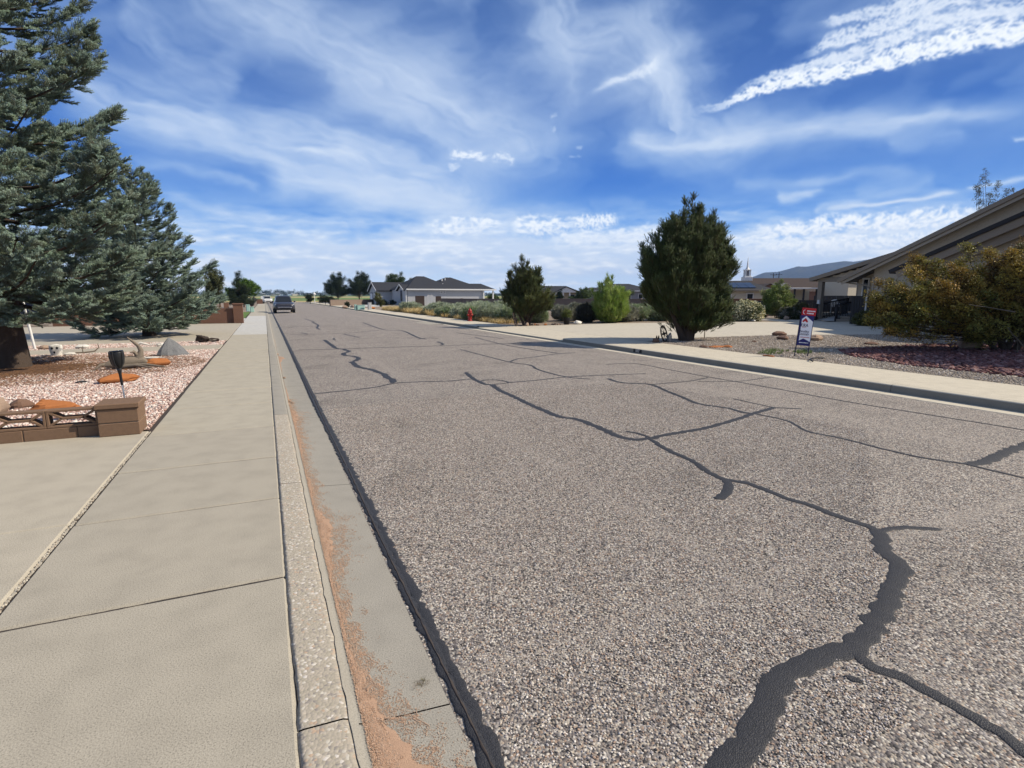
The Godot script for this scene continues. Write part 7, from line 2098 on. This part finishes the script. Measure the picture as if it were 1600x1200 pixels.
func hydrant(at: Vector3) -> void:
	var t := thing("fire_hydrant", "red fire hydrant at the edge of the right pavement", "fire hydrant", at, .4)
	var b := MB.new(); b.lathe([Vector2(.0001, 0), Vector2(.17, 0), Vector2(.17, .05), Vector2(.125, .06), Vector2(.115, .12), Vector2(.115, .50), Vector2(.145, .51), Vector2(.145, .56), Vector2(.12, .57)], 18); obj("barrel", b, M.red_paint, t)
	b = MB.new(); b.lathe([Vector2(.125, .565), Vector2(.135, .60), Vector2(.12, .68), Vector2(.075, .74), Vector2(.035, .76), Vector2(.035, .83), Vector2(.0001, .835)], 18); obj("bonnet", b, M.red_paint, t)
	for q in [[0.0, .085, .2], [PI / 2, .065, .19], [-PI / 2, .065, .19]]:
		b = MB.new()
		b.xf = Transform3D(Basis(Vector3.UP, q[0]) * Basis(Vector3.RIGHT, PI / 2), Vector3(0, .40, 0))
		b.lathe([Vector2(q[1] * .8, .08), Vector2(q[1] * .8, q[2] - .06), Vector2(q[1], q[2] - .06), Vector2(q[1], q[2]), Vector2(.03, q[2]), Vector2(.03, q[2] + .04), Vector2(.0001, q[2] + .04)], 12)
		obj("outlet_cap", b, M.red_paint, t)
	for i in 8:
		var a := TAU * i / 8.0
		b = MB.new(); b.box(Vector3(cos(a) * .152, .062, sin(a) * .152), Vector3(.03, .03, .03), .006); obj("flange_bolt", b, M.red_paint, t)

func yard_sign() -> void:
	# a leaning estate agent's sign on two stakes
	var t := thing("yard_sign", "leaning white, blue and red estate agent's sign on two dark stakes", "sign", Vector3(12.68, .045, -9.80), -deg_to_rad(YAW) - .18)
	var lean := Basis(Vector3(0, 0, 1), -.085) * Basis(Vector3.RIGHT, -.05)
	var X := func(v: Vector3) -> Transform3D: return Transform3D(lean, lean * v)
	var b := MB.new()
	for s in [-1.0, 1.0]:
		b = MB.new(); b.box(Vector3(0, .52, 0), Vector3(.022, 1.10, .022), .003); obj("stake", b, M.navy, t, X.call(Vector3(s * .158, 0, -.012)))
	b = MB.new(); b.box(Vector3(0, .68, 0), Vector3(.31, .78, .012), .003); obj("panel", b, M.sign_blue, t, X.call(Vector3.ZERO))
	# white field: a pointed-top pentagon notched at its foot
	b = MB.new(); b.prism(PackedVector2Array([Vector2(-.122, .41), Vector2(-.02, .475), Vector2(.148, .40), Vector2(.148, .92), Vector2(-.03, 1.055), Vector2(-.122, .97)]), .004); obj("field", b, M.sign_white, t, X.call(Vector3(0, 0, .0105)))
	b = MB.new(); b.prism(PackedVector2Array([Vector2(-.105, .895), Vector2(-.075, .895), Vector2(-.04, .925), Vector2(-.01, .895), Vector2(.025, .895), Vector2(.025, .925), Vector2(-.035, 1.005), Vector2(-.105, .925)]), .003); obj("house_emblem", b, M.sign_red, t, X.call(Vector3(0, 0, .0145)))
	var words := [["ERA", .075, Vector3(-.04, .815, .0125), M.ink], ["REALTY", .022, Vector3(-.04, .765, .0125), M.sign_red], ["Realty", .060, Vector3(-.03, .655, .0125), M.ink], ["Center", .060, Vector3(-.03, .585, .0125), M.ink]]
	for w in words:
		put_mesh("lettering", text_mesh(w[0], w[1]), w[3], t, X.call(w[2]))
	var bars := func(y: float, n: int, x0: float, x1: float, hh: float, m: Material, seed_v: int, z: float):
		rng.seed = seed_v
		var q := MB.new()
		for i in n:
			var x := lerpf(x0, x1, (i + .5) / n)
			q.box(Vector3(x, y, 0), Vector3((x1 - x0) / n * rnd(.55, .8), hh * rnd(.8, 1.0), .003))
		obj("small_print", q, m, t, X.call(Vector3(0, 0, z)))
	bars.call(.475 + .03, 11, -.105, .125, .020, M.sign_red, 5, .0125)
	bars.call(.365, 16, -.11, .12, .024, M.sign_white, 6, .0085)
	b = MB.new(); b.box(Vector3(0, 1.165, 0), Vector3(.34, .19, .010), .003); obj("rider", b, M.sign_red, t, X.call(Vector3(.02, 0, 0)))
	bars.call(1.185, 9, -.03, .17, .034, M.sign_white, 7, .0075)
	bars.call(1.125, 8, -.03, .14, .034, M.sign_white, 8, .0075)
	b = MB.new(); b.tube([Vector3(-.075, 1.21, 0), Vector3(-.11, 1.19, 0), Vector3(-.12, 1.15, 0), Vector3(-.10, 1.11, 0), Vector3(-.07, 1.10, 0)], [.006, .008, .008, .008, .006], 5); obj("rider_emblem", b, M.sign_white, t, X.call(Vector3(0, 0, .006)))
